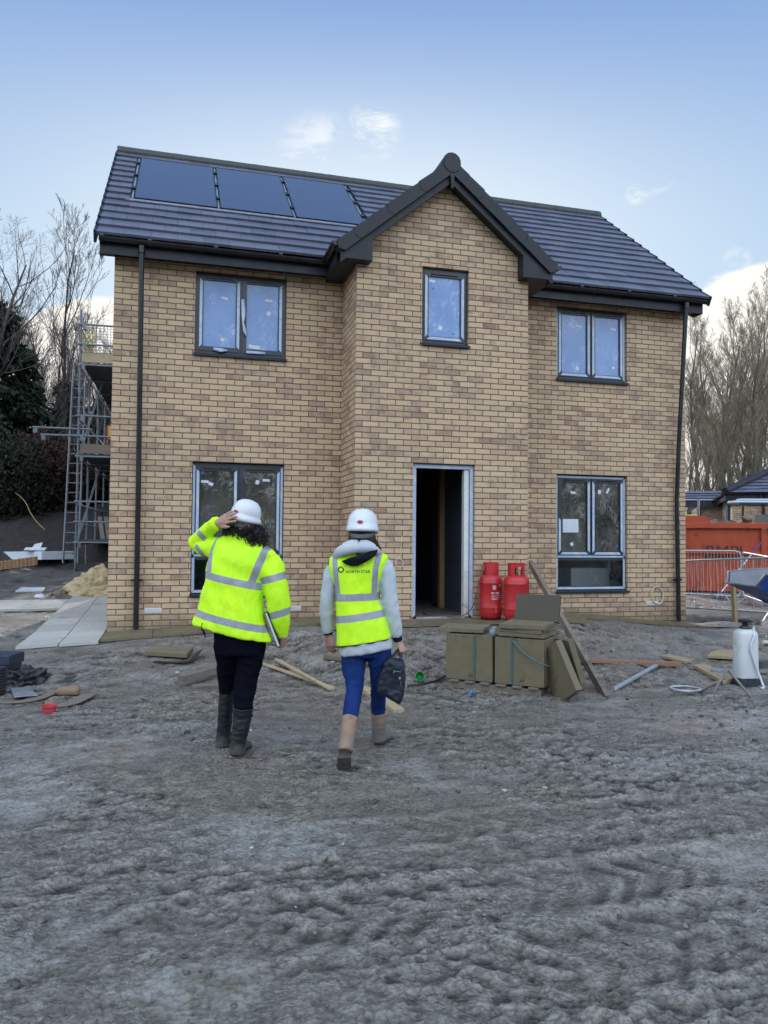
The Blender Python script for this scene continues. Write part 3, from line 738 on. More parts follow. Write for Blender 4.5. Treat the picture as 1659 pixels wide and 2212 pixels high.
for x in (.15, 1.365, 2.495, 3.63):
    for s in (6.6, 9.0, 11.4): slab_on_roof(clp, x-.032, x+.032, s*GA, (s+.32)*GA, .032, .062)
pieces(clp, 6, 'panel_clamp', M_BLACK, tro)
# --- small fittings on the wall
def airbrick(x, z, y):
    m = MB(); m.box(x, x+.215, y-.006, y+.02, z, z+.065)
    for k in range(5): m.box(x+.006, x+.209, y-.011, y-.0065, z+.006+k*.0115, z+.012+k*.0115)
    m.build('air_brick', M_WHITE_PL, house)
airbrick(.46, .247, 0); airbrick(2.30, .247, 0); airbrick(3.36, .40, BY) if False else None
airbrick(7.93, .245, 0)
def coil(name, cx, cz, y, r, n, tail, mat, th=.004, rx=1.0):
    p = [(cx+tail[0], y+.02, cz+tail[1]), (cx+tail[0], y-.02, cz+tail[1])]
    p += [(cx+tail[0]*.6, y-.02, cz+(r+tail[1])*.5)]
    for k in range(n*14+1):
        an = math.pi/2+2*math.pi*k/14; q = r*(1+.07*math.sin(k*.9)); p.append((cx+math.cos(an)*q*rx, y-.016-.004*(k//14), cz+math.sin(an)*q))
    m = MB(); m.tube([tuple(q) for q in spline(p, 3)], th, 6); return m.build(name, mat, house, smooth=True)
M_CABLE = pm('pale_cable', (.60,.57,.48), (.70,.67,.58), 20, .5, 0)
coil('wall_cable', 3.66, .93, BY, .055, 2, (.035, .34), M_CABLE)
coil('wall_cable', 4.95, 2.01, BY, .05, 1, (-.02, .12), pm('grey_cable', (.30,.30,.30), (.36,.36,.36), 20, .5, 0), .003)
coil('wall_cable', 8.12, .40, 0, .135, 3, (-.02, .19), M_CABLE, .0055, .78)
# ------------------------------------------------------------------ the ground
PX = np.array([-6, -3, -.9, 0, 1.1, 2.4, 3.0, 5.5, 6.2, 7.0, 7.8, 8.7, 10, 30]); PZ = np.array([-.06, -.05, -.035, .005, .075, .145, .175, .19, .175, .115, .03, -.045, -.09, -.10])
EX = np.array([-30, 2.2, 2.75, 5.85, 6.25, 40]); EY = np.array([-.74, -.74, -1.36, -1.36, -.66, -.66])
def path_z(x): return np.interp(x, PX, PZ)
def edge_y(x): return np.interp(x, EX, EY)
def ground(x, y, rough=False):
    x = np.asarray(x, float); y = np.asarray(y, float)
    pz = path_z(x)-.035; t = edge_y(x)-y
    t = t+np.where(t > 0, .12*pnoise(x*1.3+3, y*1.3), 0)
    z = pz+(-.24-pz)*sstep(-.02, 2.0+.3*pnoise(x*.7, y*.2+4), t)
    back = np.clip(y, 0, 60)
    z = z+np.where(y > 0, .044*np.clip(back, 0, 9)*(1-sstep(2, 8, x)), 0)
    m = sstep(10.0, 15.0, y+1.2*pnoise(x*.35, y*.35)+.15*x)
    z = z+m*(2.15-.30*sstep(-6, -1, x)+.20*pnoise(x*.3+5, y*.3))*(1-sstep(0, 5, x))
    z = z+sstep(20, 60, y)*1.2*(1-sstep(2, 9, x))+sstep(24, 70, y)*.8*sstep(5, 12, x)
    # dug pit beyond the right-hand corner and the soil heaped beside it
    pit = np.exp(-(((x-10.0)/.9)**2+((y-1.0)/.65)**2)**2)
    z = z-.38*pit
    z = z+.10*np.exp(-(((x-9.1)/.55)**2+((y+.35)/.30)**2))
    z = z+.035*pnoise(x*.45+9, y*.45)*sstep(-.6, -2.0, y)
    return z
def gz(x, y): return float(ground(np.array([x]), np.array([y]))[0])
# tyre runs: (x0,y0,x1,y1,width,strength)
def _g2(u, v): p = gp(u, v, -.24); return p.x, p.y
TR = [(*_g2(480, 2030), *_g2(1560, 1868), .42, 1.0), (*_g2(-200, 2080), *_g2(640, 1800), .45, .8), (*_g2(850, 2200), *_g2(1750, 1960), .45, .8),
      (*_g2(560, 1830), *_g2(1500, 1740), .38, .55), (*_g2(1050, 1860), *_g2(1800, 1725), .35, .6)]
_td = np.array([TR[0][2]-TR[0][0], TR[0][3]-TR[0][1]]); TDIR = tuple(_td/np.hypot(*_td))
WET = [(*_g2(60, 1650), .55), (*_g2(10, 1740), .45), (*_g2(260, 1615), .40), (*_g2(1470, 1565), .50), (*_g2(1640, 1555), .55), (*_g2(1640, 1640), .35), (*_g2(1620, 1860), .35), (*_g2(420, 2150), .25)]
def wetness(x, y):
    w_ = 0
    for cx, cy_, r in WET: w_ = w_+np.exp(-(((x-cx)/r)**2+((y-cy_)/(r*.8))**2))
    return sstep(.25, .8, w_+.55*fbm(x*1.6+5, y*2.4, 3)*np.minimum(w_*2, 1))
def rough(x, y):
    n1 = fbm(x*1.7, y*1.7, 3); wx = x+.06*pnoise(x*4, y*4+9); wy = y+.06*pnoise(x*4-7, y*4)
    ux, uy = TDIR; sA = wx*ux+wy*uy; tA = -wx*uy+wy*ux
    amt = sstep(-.55, .9, fbm(x*.75+40, y*.75-11, 3)+.10)*(1-.8*wetness(x, y))
    pl = lambda f, o, k, e: sstep(-k, k, pnoise(sA*f*e+o, tA*f-o)+.35*pnoise(sA*f*2.1*e-o, tA*f*2.3))-.5
    a = .007*pl(4.5, 3.0, .22, .45)+.008*pl(9, 21.0, .16, .45)+.009*pl(18, 5.0, .16, .55)+.009*pl(34, 8.0, .20, .7)
    rid = (1-np.abs(pnoise(sA*5, tA*11-13)))**5
    h = .012*n1+(.20+.80*amt)*(a+.017*rid*amt)+.0035*pnoise(x*58, y*58)+.0025*pnoise(x*95, y*95)
    cl = np.clip(pnoise(wx*6.5+60, wy*6.5)*.6+pnoise(wx*16-20, wy*16)*.6-.42, 0, .35); h = h+.12*cl*amt
    for x0, y0, x1, y1, wd, st in TR:
        L = math.hypot(x1-x0, y1-y0); dx, dy = (x1-x0)/L, (y1-y0)/L
        s = (x-x0)*dx+(y-y0)*dy; t = -(x-x0)*dy+(y-y0)*dx+.05*pnoise(s*.6+x0, s*.1)
        win = sstep(wd*.62, wd*.42, np.abs(t))*sstep(-.2, .4, s)*sstep(L+.3, L-.5, s)*(.45+.55*sstep(-.5, .4, pnoise(s*.8+9*wd, t*.9+x0)))
        ph = (s+np.where(t > 0, t, -t)*.9+.05*pnoise(s*3, t*3))/.155
        lug = sstep(.15, .75, np.abs(2*(ph-np.floor(ph))-1))
        mid = sstep(.10, .0, np.abs(t))
        sh = sstep(.10, .0, np.abs(np.abs(t)-wd*.55))*(.5+.5*pnoise(s*6, t*6+3))
        h = h*(1-.30*win)+st*win*(.019*lug*(.45+.9*pnoise(x*6, y*6))-.008)+st*.026*sh*sstep(-.2, .4, s)*sstep(L+.3, L-.5, s)
    return h
def _axis(core0, core1, step, far, g):
    a = list(np.arange(core0, core1, step)); s = step; q = a[-1]
    while q < far: s *= g; q += s; a.append(q)
    s = step; q = a[0]; lo = []
    while q > -far: s *= g; q -= s; lo.append(q)
    return np.array(lo[::-1]+a)
ac = _axis(-2.6, 3.4, .0125, 900, 1.028)
ds = []; q = 1.25
while q < 14.5: ds.append(q); q += max(.0085, .0042*q)
s_ = .06
while q < 1100: ds.append(q); s_ = s_*1.05; q += s_
lo = []; q = 1.25; s_ = .02
while q > -60: s_ *= 1.12; q -= s_; lo.append(q)
dsx = np.array(lo[::-1]+ds)
A, Dd = np.meshgrid(ac, dsx)
gx = CAMP.x+RH.x*A+FH.x*Dd; gy = CAMP.y+RH.y*A+FH.y*Dd
near = sstep(30, 10, np.abs(Dd))*sstep(14, 7, np.abs(A))
gzv = ground(gx, gy)
flat = sstep(.25, .02, edge_y(gx)-gy)*sstep(-.6, -.2, gx)*(gy < .3)
inh = ((gx > -.05) & (gx < HW+.05) & (gy > -.05)).astype(float)
rg_ = np.zeros_like(gx); mk_ = near > 0; rg_[mk_] = rough(gx[mk_], gy[mk_])
soil = sstep(3.0, 8.0, gy)*(1-sstep(-.5, 3, gx))
gzv = gzv+rg_*near*(1-.85*flat)*(1-inh)+soil*near*(.20*fbm(gx*1.1, gy*1.1, 5)+.20*np.clip(pnoise(gx*2.9, gy*2.9), 0, 1)+.20*(1-np.abs(pnoise(gx*4.6, gy*4.6)))**2)*(.35+.65*sstep(7, 11, gy))
nr, nc = gx.shape
co = np.stack([gx, gy, gzv], -1).reshape(-1, 3)
idx = np.arange(nr*nc).reshape(nr, nc)
fc = np.stack([idx[:-1, :-1], idx[:-1, 1:], idx[1:, 1:], idx[1:, :-1]], -1).reshape(-1, 4)
me = bpy.data.meshes.new('ground')
me.vertices.add(len(co)); me.vertices.foreach_set('co', co.ravel().astype(np.float32))
me.loops.add(len(fc)*4); me.loops.foreach_set('vertex_index', fc.ravel().astype(np.int32))
me.polygons.add(len(fc)); me.polygons.foreach_set('loop_start', np.arange(0, len(fc)*4, 4, dtype=np.int32))
me.update(calc_edges=True); me.shade_smooth()
def fattr(me, name, arr):
    a = me.attributes.new(name, 'FLOAT', 'POINT'); a.data.foreach_set('value', np.asarray(arr, np.float32).ravel())
def blur(a, k):
    for ax in (0, 1):
        c = np.cumsum(np.pad(a, [(k+1, k) if q == ax else (0, 0) for q in (0, 1)], mode='edge'), axis=ax)
        a = (c[2*k+1:] - c[:-2*k-1])/(2*k+1) if ax == 0 else (c[:, 2*k+1:] - c[:, :-2*k-1])/(2*k+1)
    return a
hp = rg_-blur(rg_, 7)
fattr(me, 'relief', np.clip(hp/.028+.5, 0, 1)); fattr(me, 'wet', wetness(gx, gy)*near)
fattr(me, 'soil', np.clip(np.maximum(sstep(8.0, 12.0, gy), .55*sstep(3.0, 6.0, gy+.8*pnoise(gx, gy)))*(1-sstep(3, 7, gx))+.6*sstep(.2, 1.2, gy)*sstep(8.4, 9.0, gx)*sstep(3, 2, gy), 0, 1))
fattr(me, 'cement', np.clip(sstep(.9, .25, edge_y(gx)-gy)*sstep(-.1, .05, edge_y(gx)-gy)*sstep(6.0, 6.8, gx)*sstep(9.6, 8.6, gx)+.5*sstep(.35, .1, edge_y(gx)-gy)*(gy < 0), 0, 1))
def mud_material():
    t = NT('wet_mud'); co = t.coords(); rl = t.attr('relief')[2]; soil_ = t.attr('soil')[2]; cem = t.attr('cement')[2]
    n1 = t.noise(.9, 6, .62, co); n2 = t.noise(7.0, 6, .66, co); n3 = t.noise(45.0, 5, .65, co); n4 = t.noise(160.0, 3, .6, co)
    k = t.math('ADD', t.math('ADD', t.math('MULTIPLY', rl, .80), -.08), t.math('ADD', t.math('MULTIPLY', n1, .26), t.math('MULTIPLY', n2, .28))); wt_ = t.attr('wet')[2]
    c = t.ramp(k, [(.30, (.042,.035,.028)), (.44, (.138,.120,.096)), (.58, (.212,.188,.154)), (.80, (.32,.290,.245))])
    c = t.mix(t.maprange(n3, .44, .66, .0, .62, True), c, (.062,.053,.045))
    c = t.mix(t.maprange(n4, .62, .74, 0, .4), c, (.34,.32,.29))
    # pale drying film on flats
    pale = t.maprange(t.math('ADD', t.noise(.55, 5, .6, t.scalev(co, (1,1.6,1))), t.math('MULTIPLY', n2, .35)), .70, .86, smooth=True)
    c = t.mix(t.math('MULTIPLY', pale, .5), c, (.38,.37,.35))
    c = t.mix(t.math('MULTIPLY', cem, t.maprange(n2, .3, .6, .35, .8)), c, (.17,.165,.155))
    c = t.mix(soil_, c, t.mix(t.maprange(n2, .35, .68), (.010,.0085,.0075), (.042,.033,.027)))
    wet = t.maprange(t.math('ADD', t.noise(1.3, 5, .6, co), t.math('MULTIPLY', t.math('SUBTRACT', .5, rl), .35)), .50, .66, smooth=True)
    r = t.math('SUBTRACT', t.maprange(n3, .3, .7, .40, .62), t.math('MULTIPLY', wet, .30))
    r = t.math('ADD', r, t.math('MULTIPLY', soil_, .25)); r = t.math('MAXIMUM', .10, t.math('SUBTRACT', r, t.math('MULTIPLY', wt_, .46))); c = t.mix(t.math('MULTIPLY', wt_, t.maprange(n2, .42, .60, 0, .5)), c, (.36,.35,.33))  # pale sky sheen on the wet patches is mixed into the colour
    vo = t.new('ShaderNodeTexVoronoi'); vo.inputs['Scale'].default_value = 42.0; t.link(t.mix(.35, co, t.new('ShaderNodeTexCoord').outputs['Object']), vo.inputs['Vector'])
    vw = t.new('ShaderNodeTexNoise'); vw.inputs['Scale'].default_value = 12.0; t.link(co, vw.inputs['Vector'])
    va = t.new('ShaderNodeVectorMath', operation='MULTIPLY_ADD'); t.link(vw.outputs['Color'], va.inputs[0]); va.inputs[1].default_value = (.09,.09,.09); t.link(co, va.inputs[2]); t.link(va.outputs[0], vo.inputs['Vector'])
    crumb = t.math('SUBTRACT', 1.0, vo.outputs['Distance']); crumb = t.math('MULTIPLY', crumb, t.maprange(n1, .38, .62, .25, 1.0))
    c = t.mix(t.maprange(vo.outputs['Distance'], .45, .85, 0, .45, True), c, (.05,.044,.037))
    h = t.math('ADD', t.math('ADD', t.math('MULTIPLY', n2, .9), t.math('MULTIPLY', crumb, .55)), t.math('ADD', t.math('MULTIPLY', n3, .45), t.math('MULTIPLY', n4, .12)))
    return t.principled(c, r, 0, .45, t.bump(t.math('MULTIPLY', h, t.math('SUBTRACT', 1.0, t.math('MULTIPLY', wt_, .8))), 1.0, .034))
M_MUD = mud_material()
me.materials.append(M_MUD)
go = bpy.data.objects.new('ground', me); COL.objects.link(go); tag(go, kind='structure')

# ------------------------------------------------------------------ paving
def flag_material(name, c1, c2, dirt, amt):
    t = NT(name); g = t.new('ShaderNodeNewGeometry'); co = t.coords(); r = g.outputs['Random Per Island']
    c = t.mix(r, c1, c2); n = t.noise(2.2, 6, .68, co); n2 = t.noise(18.0, 5, .65, co)
    c = t.mix(t.maprange(n2, .35, .7, 0, .3), c, [q*.75 for q in c1])
    c = t.mix(t.maprange(n, .62-amt*.3, .70, 0, .9, True), c, dirt)
    c = t.mix(t.maprange(n2, .63, .70, 0, .9, True), c, [q*.5 for q in dirt])
    return t.principled(c, t.maprange(n, .3, .7, .38, .7), 0, .5, t.bump(t.noise(70.0, 4, .6, co), .25, .003))
M_FLAG_L = flag_material('paving_flag_painted_sheen', (.40,.38,.34), (.52,.50,.45), (.13,.115,.095), .18)  # sky reflection on the wet left flags put into the pale colour
M_FLAG_B = flag_material('buff_paving_flag', (.150,.118,.066), (.190,.150,.085), (.10,.083,.060), .45)
def paving(mb, quads, th=.035, rnd=random.Random(5)):
    for (x0, x1, y0, y1) in quads:
        j = [rnd.uniform(-.004, .004) for _ in range(4)]
        zf = lambda x, y: gzp(x, y)
        c = [(x0, y0), (x1, y0), (x1, y1), (x0, y1)]
        top = [V((x, y, zf(x, y)+j[i])) for i, (x, y) in enumerate(c)]; n = len(mb.v)
        mb.add([q-V((0,0,th)) for q in top]+top, [(0,3,2,1),(4,5,6,7),(0,1,5,4),(1,2,6,5),(2,3,7,6),(3,0,4,7)])
def gzp(x, y): return float(path_z(x))+.006+.044*max(0, y)*(1-float(sstep(2, 8, np.array(x))))
pb = MB(); q = []
x = -.02
while x < 2.5: q.append((x+.003, min(x+.597, 2.62), -.72, -.004)); x += .60
x = 2.62
q.append((2.625, 3.05, -1.34, -.004))
while x < 5.9: q.append((x+.003, x+.597, -1.34, -.845)) if x > 3.0 else q.append((3.058, 3.217, -1.34, -.845)); x += .60
q.append((5.505, 5.97, -.84, -.004))
x = 5.975
while x < 8.6: q.append((x+.003, x+.597, -.64, -.004)); x += .60
for k in range(3): q.append((8.70+k*.6, 9.29+k*.6, -.64, -.30)) if k < 1 else None
paving(pb, q); po = pb.build('path', M_FLAG_B, fixn=False); tag(po, kind='structure')
pl_ = MB(); q = []
for i in range(9):
    y0 = -.86+i*.60
    for xa, xb in ((-.92, -.465), (-.46, -.025)): q.append((xa+.003, xb-.002, y0, y0+.594))
for k in range(4):
    for i in (6, 7): q.append((-.925-.6*(k+1), -.928-.6*k, -.86+i*.6, -.266+i*.6))
paving(pl_, q, rnd=random.Random(8)); po = pl_.build('pavement', M_FLAG_L, fixn=False); tag(po, kind='structure')
# ------------------------------------------------------------------ trees
def bark_material(name, c1, c2):
    t = NT(name); n = t.noise(3.0, 5, .65, t.scalev(t.coords(), (3, 3, .8)))
    return t.principled(t.mix(t.maprange(n, .3, .7), c1, c2), .85, 0, .2, t.bump(t.noise(20, 3, .6, t.coords()), .4, .02))
M_BARK_R = bark_material('mossy_grey_bark', (.10,.088,.065), (.19,.17,.125))
M_BARK_L = bark_material('dark_winter_bark', (.060,.050,.046), (.12,.10,.095))
M_TWIG_R = bark_material('tan_twig', (.21,.17,.12), (.33,.27,.19))
M_TWIG_L = bark_material('purple_brown_twig', (.085,.070,.068), (.15,.125,.12))
def grow_tree(seed, h, r0, stems=1, counts=(11, 7, 6, 4), spread=.75, lens=(.50, .50, .55, .6), upt=.10, first=.18, lean=0.0, minr=.0035, wob=.10):
    """tapered trunk with limbs, branches and twigs. returns (trunk mesh builder, twig mesh builder)"""
    R = random.Random(seed); big, tw = MB(), MB()
    bv, bf = [], []; tv, tf = [], []
    def seg(pts, r_a, r_b, n, vs, fs):
        m = len(pts); base = len(vs)
        t = (pts[-1]-pts[0]).normalized(); s = t.orthogonal().normalized(); b = t.cross(s)
        cs = [(s*math.cos(2*math.pi*k/n)+b*math.sin(2*math.pi*k/n)) for k in range(n)]
        for i, p in enumerate(pts):
            r = r_a+(r_b-r_a)*i/(m-1)
            for c in cs: vs.append(p+c*r)
        for i in range(m-1):
            for k in range(n):
                a = base+i*n+k; q = base+i*n+(k+1) % n; fs.append((a, q, q+n, a+n))
    def branch(p, d, L, r, lv):
        ns = (9, 6, 5, 3, 2)[lv]; pts = [p]; dd = d.copy(); st = L/ns
        for i in range(ns):
            dd = (dd+V((R.gauss(0, wob), R.gauss(0, wob), R.gauss(0, wob)*.6+upt*(1 if lv else .4)))).normalized()
            pts.append(pts[-1]+dd*st)
        rb = max(minr, r*(.30 if lv else .18))
        if lv <= 1: seg(pts, r, rb, 7 if lv == 0 else 5, bv, bf)
        else: seg(pts, max(r, minr), rb if lv < 3 else minr*.8, 4 if lv == 2 else 3, tv, tf)
        if lv >= len(counts): return
        n = counts[lv]; n = max(1, int(n*R.uniform(.75, 1.25)))
        for k in range(n):
            f = (first+(1-first)*((k+R.random())/n)) if lv == 0 else (.22+.78*((k+R.random())/n))
            i = min(int(f*ns), ns-1); q = pts[i].lerp(pts[i+1], f*ns-i); ax = (pts[i+1]-pts[i]).normalized()
            an = R.uniform(0, 2*math.pi); sd = ax.orthogonal().normalized(); sd = (Matrix.Rotation(an, 3, ax) @ sd)
            sp = spread*R.uniform(.6, 1.25); nd = (ax*math.cos(sp)+sd*math.sin(sp)).normalized()
            if lv == 0: nd = (nd+V((0, 0, .25))).normalized()
            branch(q, nd, L*lens[lv]*(1.1-.62*f)*R.uniform(.75, 1.2), max(minr, (r+(rb-r)*f)*.55), lv+1)
    for s in range(stems):
        a = 2*math.pi*s/max(1, stems)+R.random(); tl = (lean if stems == 1 else .20*R.uniform(.5, 1.3))
        d = V((math.cos(a)*tl, math.sin(a)*tl, 1)).normalized()
        branch(V((math.cos(a)*.12*(stems > 1), math.sin(a)*.12*(stems > 1), -.4)), d, h*R.uniform(.88, 1.05), r0*R.uniform(.8, 1.1), 0)
    big.v, big.f, tw.v, tw.f = bv, bf, tv, tf
    return big, tw
_proto = {}
def bare_tree(key, args, mats, x, y, z, rz, sc, label, group, name='bare_tree'):
    if key not in _proto:
        big, tw = grow_tree(**args)
        t = thing(name, label, 'tree', (x, y, z), rz, group)
        big.build('trunk', mats[0], t, fixn=False, smooth=True); tw.build('crown', mats[1], t, fixn=False)
        _proto[key] = t
    else:
        t = copy_tree(_proto[key]); t.location = (x, y, z); t.rotation_euler = (0, 0, rz); t['label'] = label; t['group'] = group
    t.scale = (sc[0], sc[0], sc[1]) if isinstance(sc, tuple) else (sc, sc, sc)
    return t
GR, GL = 'bare winter trees behind the bungalow', 'bare winter trees behind the soil heap'
AR1 = dict(seed=3, h=13.0, r0=.21, stems=2, counts=(15, 8, 7, 5), spread=.62, lens=(.36, .50, .55, .62), upt=.13, first=.26, minr=.0050)
AR2 = dict(seed=8, h=13.5, r0=.17, stems=3, counts=(13, 7, 7, 5), spread=.55, lens=(.36, .50, .52, .60), upt=.15, first=.24, minr=.0050)
AR3 = dict(seed=21, h=12.0, r0=.12, stems=2, counts=(13, 7, 6, 5), spread=.66, lens=(.38, .52, .52, .60), upt=.12, first=.14, minr=.0050)
def at(u, d): p = pt(u, 1106, d); return p.x, p.y, gz(p.x, p.y)
rt = [('a', AR1, 1583, 42, .3, (1.08, 1.06), 'stout mossy tree forking low, tallest of those right of the house'),
      ('b', AR2, 1613, 45, 1.2, (1.12, 1.10), 'tree with several slanting mossy stems rising over the bungalow ridge'),
      ('c', AR3, 1500, 40, 2.2, (1.0, 1.0), 'slim leafless tree rising against the right-hand corner of the house'),
      ('a', AR1, 1662, 44, 2.9, (1.12, 1.10), 'leafless tree whose trunk stands at the right edge of the photo'),
      ('b', AR2, 1540, 49, 4.1, (1.12, 1.12), 'leafless tree standing farther back, left of the stout forked one'),
      ('c', AR3, 1636, 40, .9, (1.08, 1.1), 'thin dark tree between the slanting stems and the right edge'),
      ('c', AR3, 1478, 47, 3.7, (1.05, 1.0), 'leafless tree half hidden by the right-hand house corner'),
      ('a', AR1, 1720, 47, 5.0, (1.0, 1.05), 'leafless tree reaching in from beyond the right edge of the photo')]
for key, args, u, d, rz, sc, lab in rt:
    x, y, z = at(u, d); bare_tree('R'+key, args, (M_BARK_R, M_TWIG_R), x, y, z-.1, rz, sc, lab, GR)
AL1 = dict(seed=5, h=12.5, r0=.19, stems=1, counts=(15, 7, 5, 3), spread=.85, lens=(.46, .52, .55, .62), upt=.12, first=.24, minr=.0050, wob=.09)
AL2 = dict(seed=14, h=10.0, r0=.12, stems=3, counts=(12, 7, 6, 4), spread=.62, lens=(.42, .52, .55, .60), upt=.14, first=.20, minr=.0050)
AL3 = dict(seed=31, h=9.0, r0=.085, stems=2, counts=(12, 7, 6, 3), spread=.66, lens=(.42, .52, .52, .60), upt=.13, first=.12, minr=.0050)
lt = [('a', AL1, -70, 26, .5, (.72, .68), 'tall tree leaning its upswept boughs in from the left edge'),
      ('b', AL2, 38, 29, 1.0, (1.0, .98), 'round-crowned leafless tree behind the big evergreen'),
      ('c', AL3, 128, 33, 2.0, (.95, .90), 'slender leafless tree between the evergreen and the scaffold'),
      ('c', AL3, 205, 37, 4.0, (1.0, .98), 'leafless tree seen through the scaffold guard rail'),
      ('b', AL2, 95, 38, 3.0, (.9, .92), 'leafless tree far behind the small evergreen'),
      ('c', AL3, 262, 40, 5.1, (1.0, .95), 'leafless tree mostly hidden by the left-hand house corner'),
      ('c', AL3, 165, 28, .7, (.75, .70), 'low crooked tree just behind the ladder')]
for key, args, u, d, rz, sc, lab in lt:
    x, y, z = at(u, d); bare_tree('L'+key, args, (M_BARK_L, M_TWIG_L), x, y, z-.1, rz, sc, lab, GL)

# --- evergreens
def leaf_material(name, cs):
    t = NT(name); g = t.new('ShaderNodeNewGeometry'); r = g.outputs['Random Per Island']
    c = t.ramp(r, [(i/(len(cs)-1), c) for i, c in enumerate(cs)]); n = t.noise(.8, 3, .6, t.coords())
    c = t.mix(t.maprange(n, .35, .65, 0, .6), c, [q*.35 for q in cs[0]])
    p = t.principled(c, .7, 0, .2); return p
M_FIR = leaf_material('evergreen_foliage', [(.010,.022,.016), (.022,.042,.026), (.040,.066,.036), (.028,.050,.034)])
M_BRUSH = leaf_material('dead_brush', [(.030,.016,.014), (.055,.028,.022), (.085,.045,.032), (.040,.026,.022)])
M_IVY = leaf_material('dark_scrub_foliage', [(.008,.014,.010), (.018,.028,.016), (.030,.040,.024), (.040,.034,.022)])
def leaf_cloud(pts, nrm, ln, wd, seed):
    """one small pointed leaf-spray quad at each point, lying roughly along nrm"""
    r = np.random.default_rng(seed); n = len(pts)
    d = nrm+r.normal(size=(n, 3))*.45; d /= np.linalg.norm(d, axis=1)[:, None]
    q = r.normal(size=(n, 3)); s = np.cross(d, q); s /= np.linalg.norm(s, axis=1)[:, None]
    L = ln*r.uniform(.5, 1.3, n)[:, None]; W_ = wd*r.uniform(.5, 1.3, n)[:, None]
    v = np.stack([pts-s*W_*.4, pts+d*L*.5-s*W_, pts+d*L, pts+d*L*.5+s*W_], 1).reshape(-1, 3)
    f = np.arange(n*4).reshape(-1, 4)
    return v, f
def np_mesh(name, v, f, mat, parent=None):
    me = bpy.data.meshes.new(name); me.vertices.add(len(v)); me.vertices.foreach_set('co', v.astype(np.float32).ravel())
    k = f.shape[1]; me.loops.add(f.size); me.loops.foreach_set('vertex_index', f.astype(np.int32).ravel())
    me.polygons.add(len(f)); me.polygons.foreach_set('loop_start', np.arange(0, f.size, k, dtype=np.int32)); me.update(calc_edges=True)
    me.materials.append(mat); o = bpy.data.objects.new(name, me); COL.objects.link(o)
    if parent is not None: o.parent = parent
    return o
def conifer(x, y, z, h, w_, seed, label, n=9000, mat=None, name='evergreen_tree'):
    r = np.random.default_rng(seed); t = thing(name, label, 'tree', (x, y, z))
    nb = 130; bs, be = [], []
    for i in range(nb):
        f = (i+r.random())/nb; zz = h*(.03+.95*f); a = r.uniform(0, 2*np.pi); R_ = w_*(1-f)**.75*r.uniform(.6, 1.2)+.12
        bs.append((0, 0, zz)); be.append((np.cos(a)*R_, np.sin(a)*R_, zz+h*.02-R_*.18+r.normal()*.1))
    bs, be = np.array(bs), np.array(be); wgt = np.linalg.norm(be-bs, axis=1); k = r.choice(nb, n, p=wgt/wgt.sum())
    tt = r.uniform(.15, 1.02, n)**.7; p = bs[k]+(be[k]-bs[k])*tt[:, None]; L = wgt[k]
    sag = r.normal(size=(n, 3))*np.array([.13, .13, .09])*(.4+.5*L)[:, None]; sag[:, 2] -= np.abs(r.normal(size=n))*.12*L; p = p+sag
    nr_ = (be-bs)[k]/wgt[k][:, None]+np.array([0, 0, -.5])
    v, f = leaf_cloud(p, nr_, .30, .055, seed+1); np_mesh('crown', v, f, mat or M_FIR, t)
    m = MB(); m.tube([(0,0,-.3), (.02,0,h*.5), (0,.02,h*.97)], [.16, .09, .015], 8)
    for i in range(0, nb, 2): m.tube([bs[i], (bs[i]+be[i])/2+np.array([0,0,.05]), be[i]], [.03, .018, .006], 4)
    m.build('trunk', M_BARK_L, t, fixn=False); return t
x, y, z = at(2, 26); conifer(x, y, z, 6.6, 1.75, 1, 'large dark evergreen standing on the soil heap at the left', 26000)
x, y, z = at(140, 30); conifer(x, y, z, 4.9, 1.0, 2, 'small pointed evergreen between the big one and the scaffold', 12000)
x, y, z = at(212, 31); conifer(x, y, z, 4.4, 1.7, 3, 'broad low evergreen behind the scaffold standards', 14000)
x, y, z = at(-95, 24); conifer(x, y, z, 5.4, 1.9, 6, 'dark evergreen reaching in from beyond the left edge', 12000)
def brush(x, y, z, rx, ry, h, seed, label, n, mat, cat='shrub', name='shrub', group=None, stems=60):
    r = np.random.default_rng(seed); t = thing(name, label, cat, (x, y, z), 0, group); R = random.Random(seed)
    q = r.normal(size=(n, 3)); q /= np.linalg.norm(q, axis=1)[:, None]; rad_ = r.uniform(.25, 1.0, n)**.6
    lump = 1+.35*pnoise(q[:, 0]*2+seed, q[:, 1]*2, q[:, 2]*2)
    p = q*(rad_*lump)[:, None]*np.array([rx, ry, h*.62])+np.array([0, 0, h*.42]); p = p[p[:, 2] > -.2]
    v, f = leaf_cloud(p, q[:len(p)]+np.array([0, 0, .3]), .20, .035, seed+4); np_mesh('crown', v, f, mat, t)
    m = MB()
    for i in range(stems):
        a = R.uniform(0, 6.28); e = V((math.cos(a)*rx*R.uniform(.3, 1.1), math.sin(a)*ry*R.uniform(.3, 1.1), h*R.uniform(.5, 1.1)))
        b = V((e.x*.3, e.y*.3, -.1)); m.tube([b, b.lerp(e, .5)+V((R.uniform(-.2,.2), R.uniform(-.2,.2), .15)), e], [.016, .010, .004], 4)
    m.build('stems', M_BARK_L, t, fixn=False); return t
x, y, z = at(88, 23.5); brush(x, y, z-.1, 1.25, .9, 2.3, 11, 'tangled red-brown bush on top of the soil heap', 7000, M_BRUSH, stems=110)
x, y, z = at(15, 22.5); brush(x, y, z-.1, 1.3, .9, 2.2, 12, 'dark bushy scrub at the foot of the large evergreen', 8000, M_IVY, stems=90)
x, y, z = at(170, 26); brush(x, y, z-.1, 1.4, .9, 2.0, 13, 'dark green bush behind the ladder foot', 8000, M_IVY)
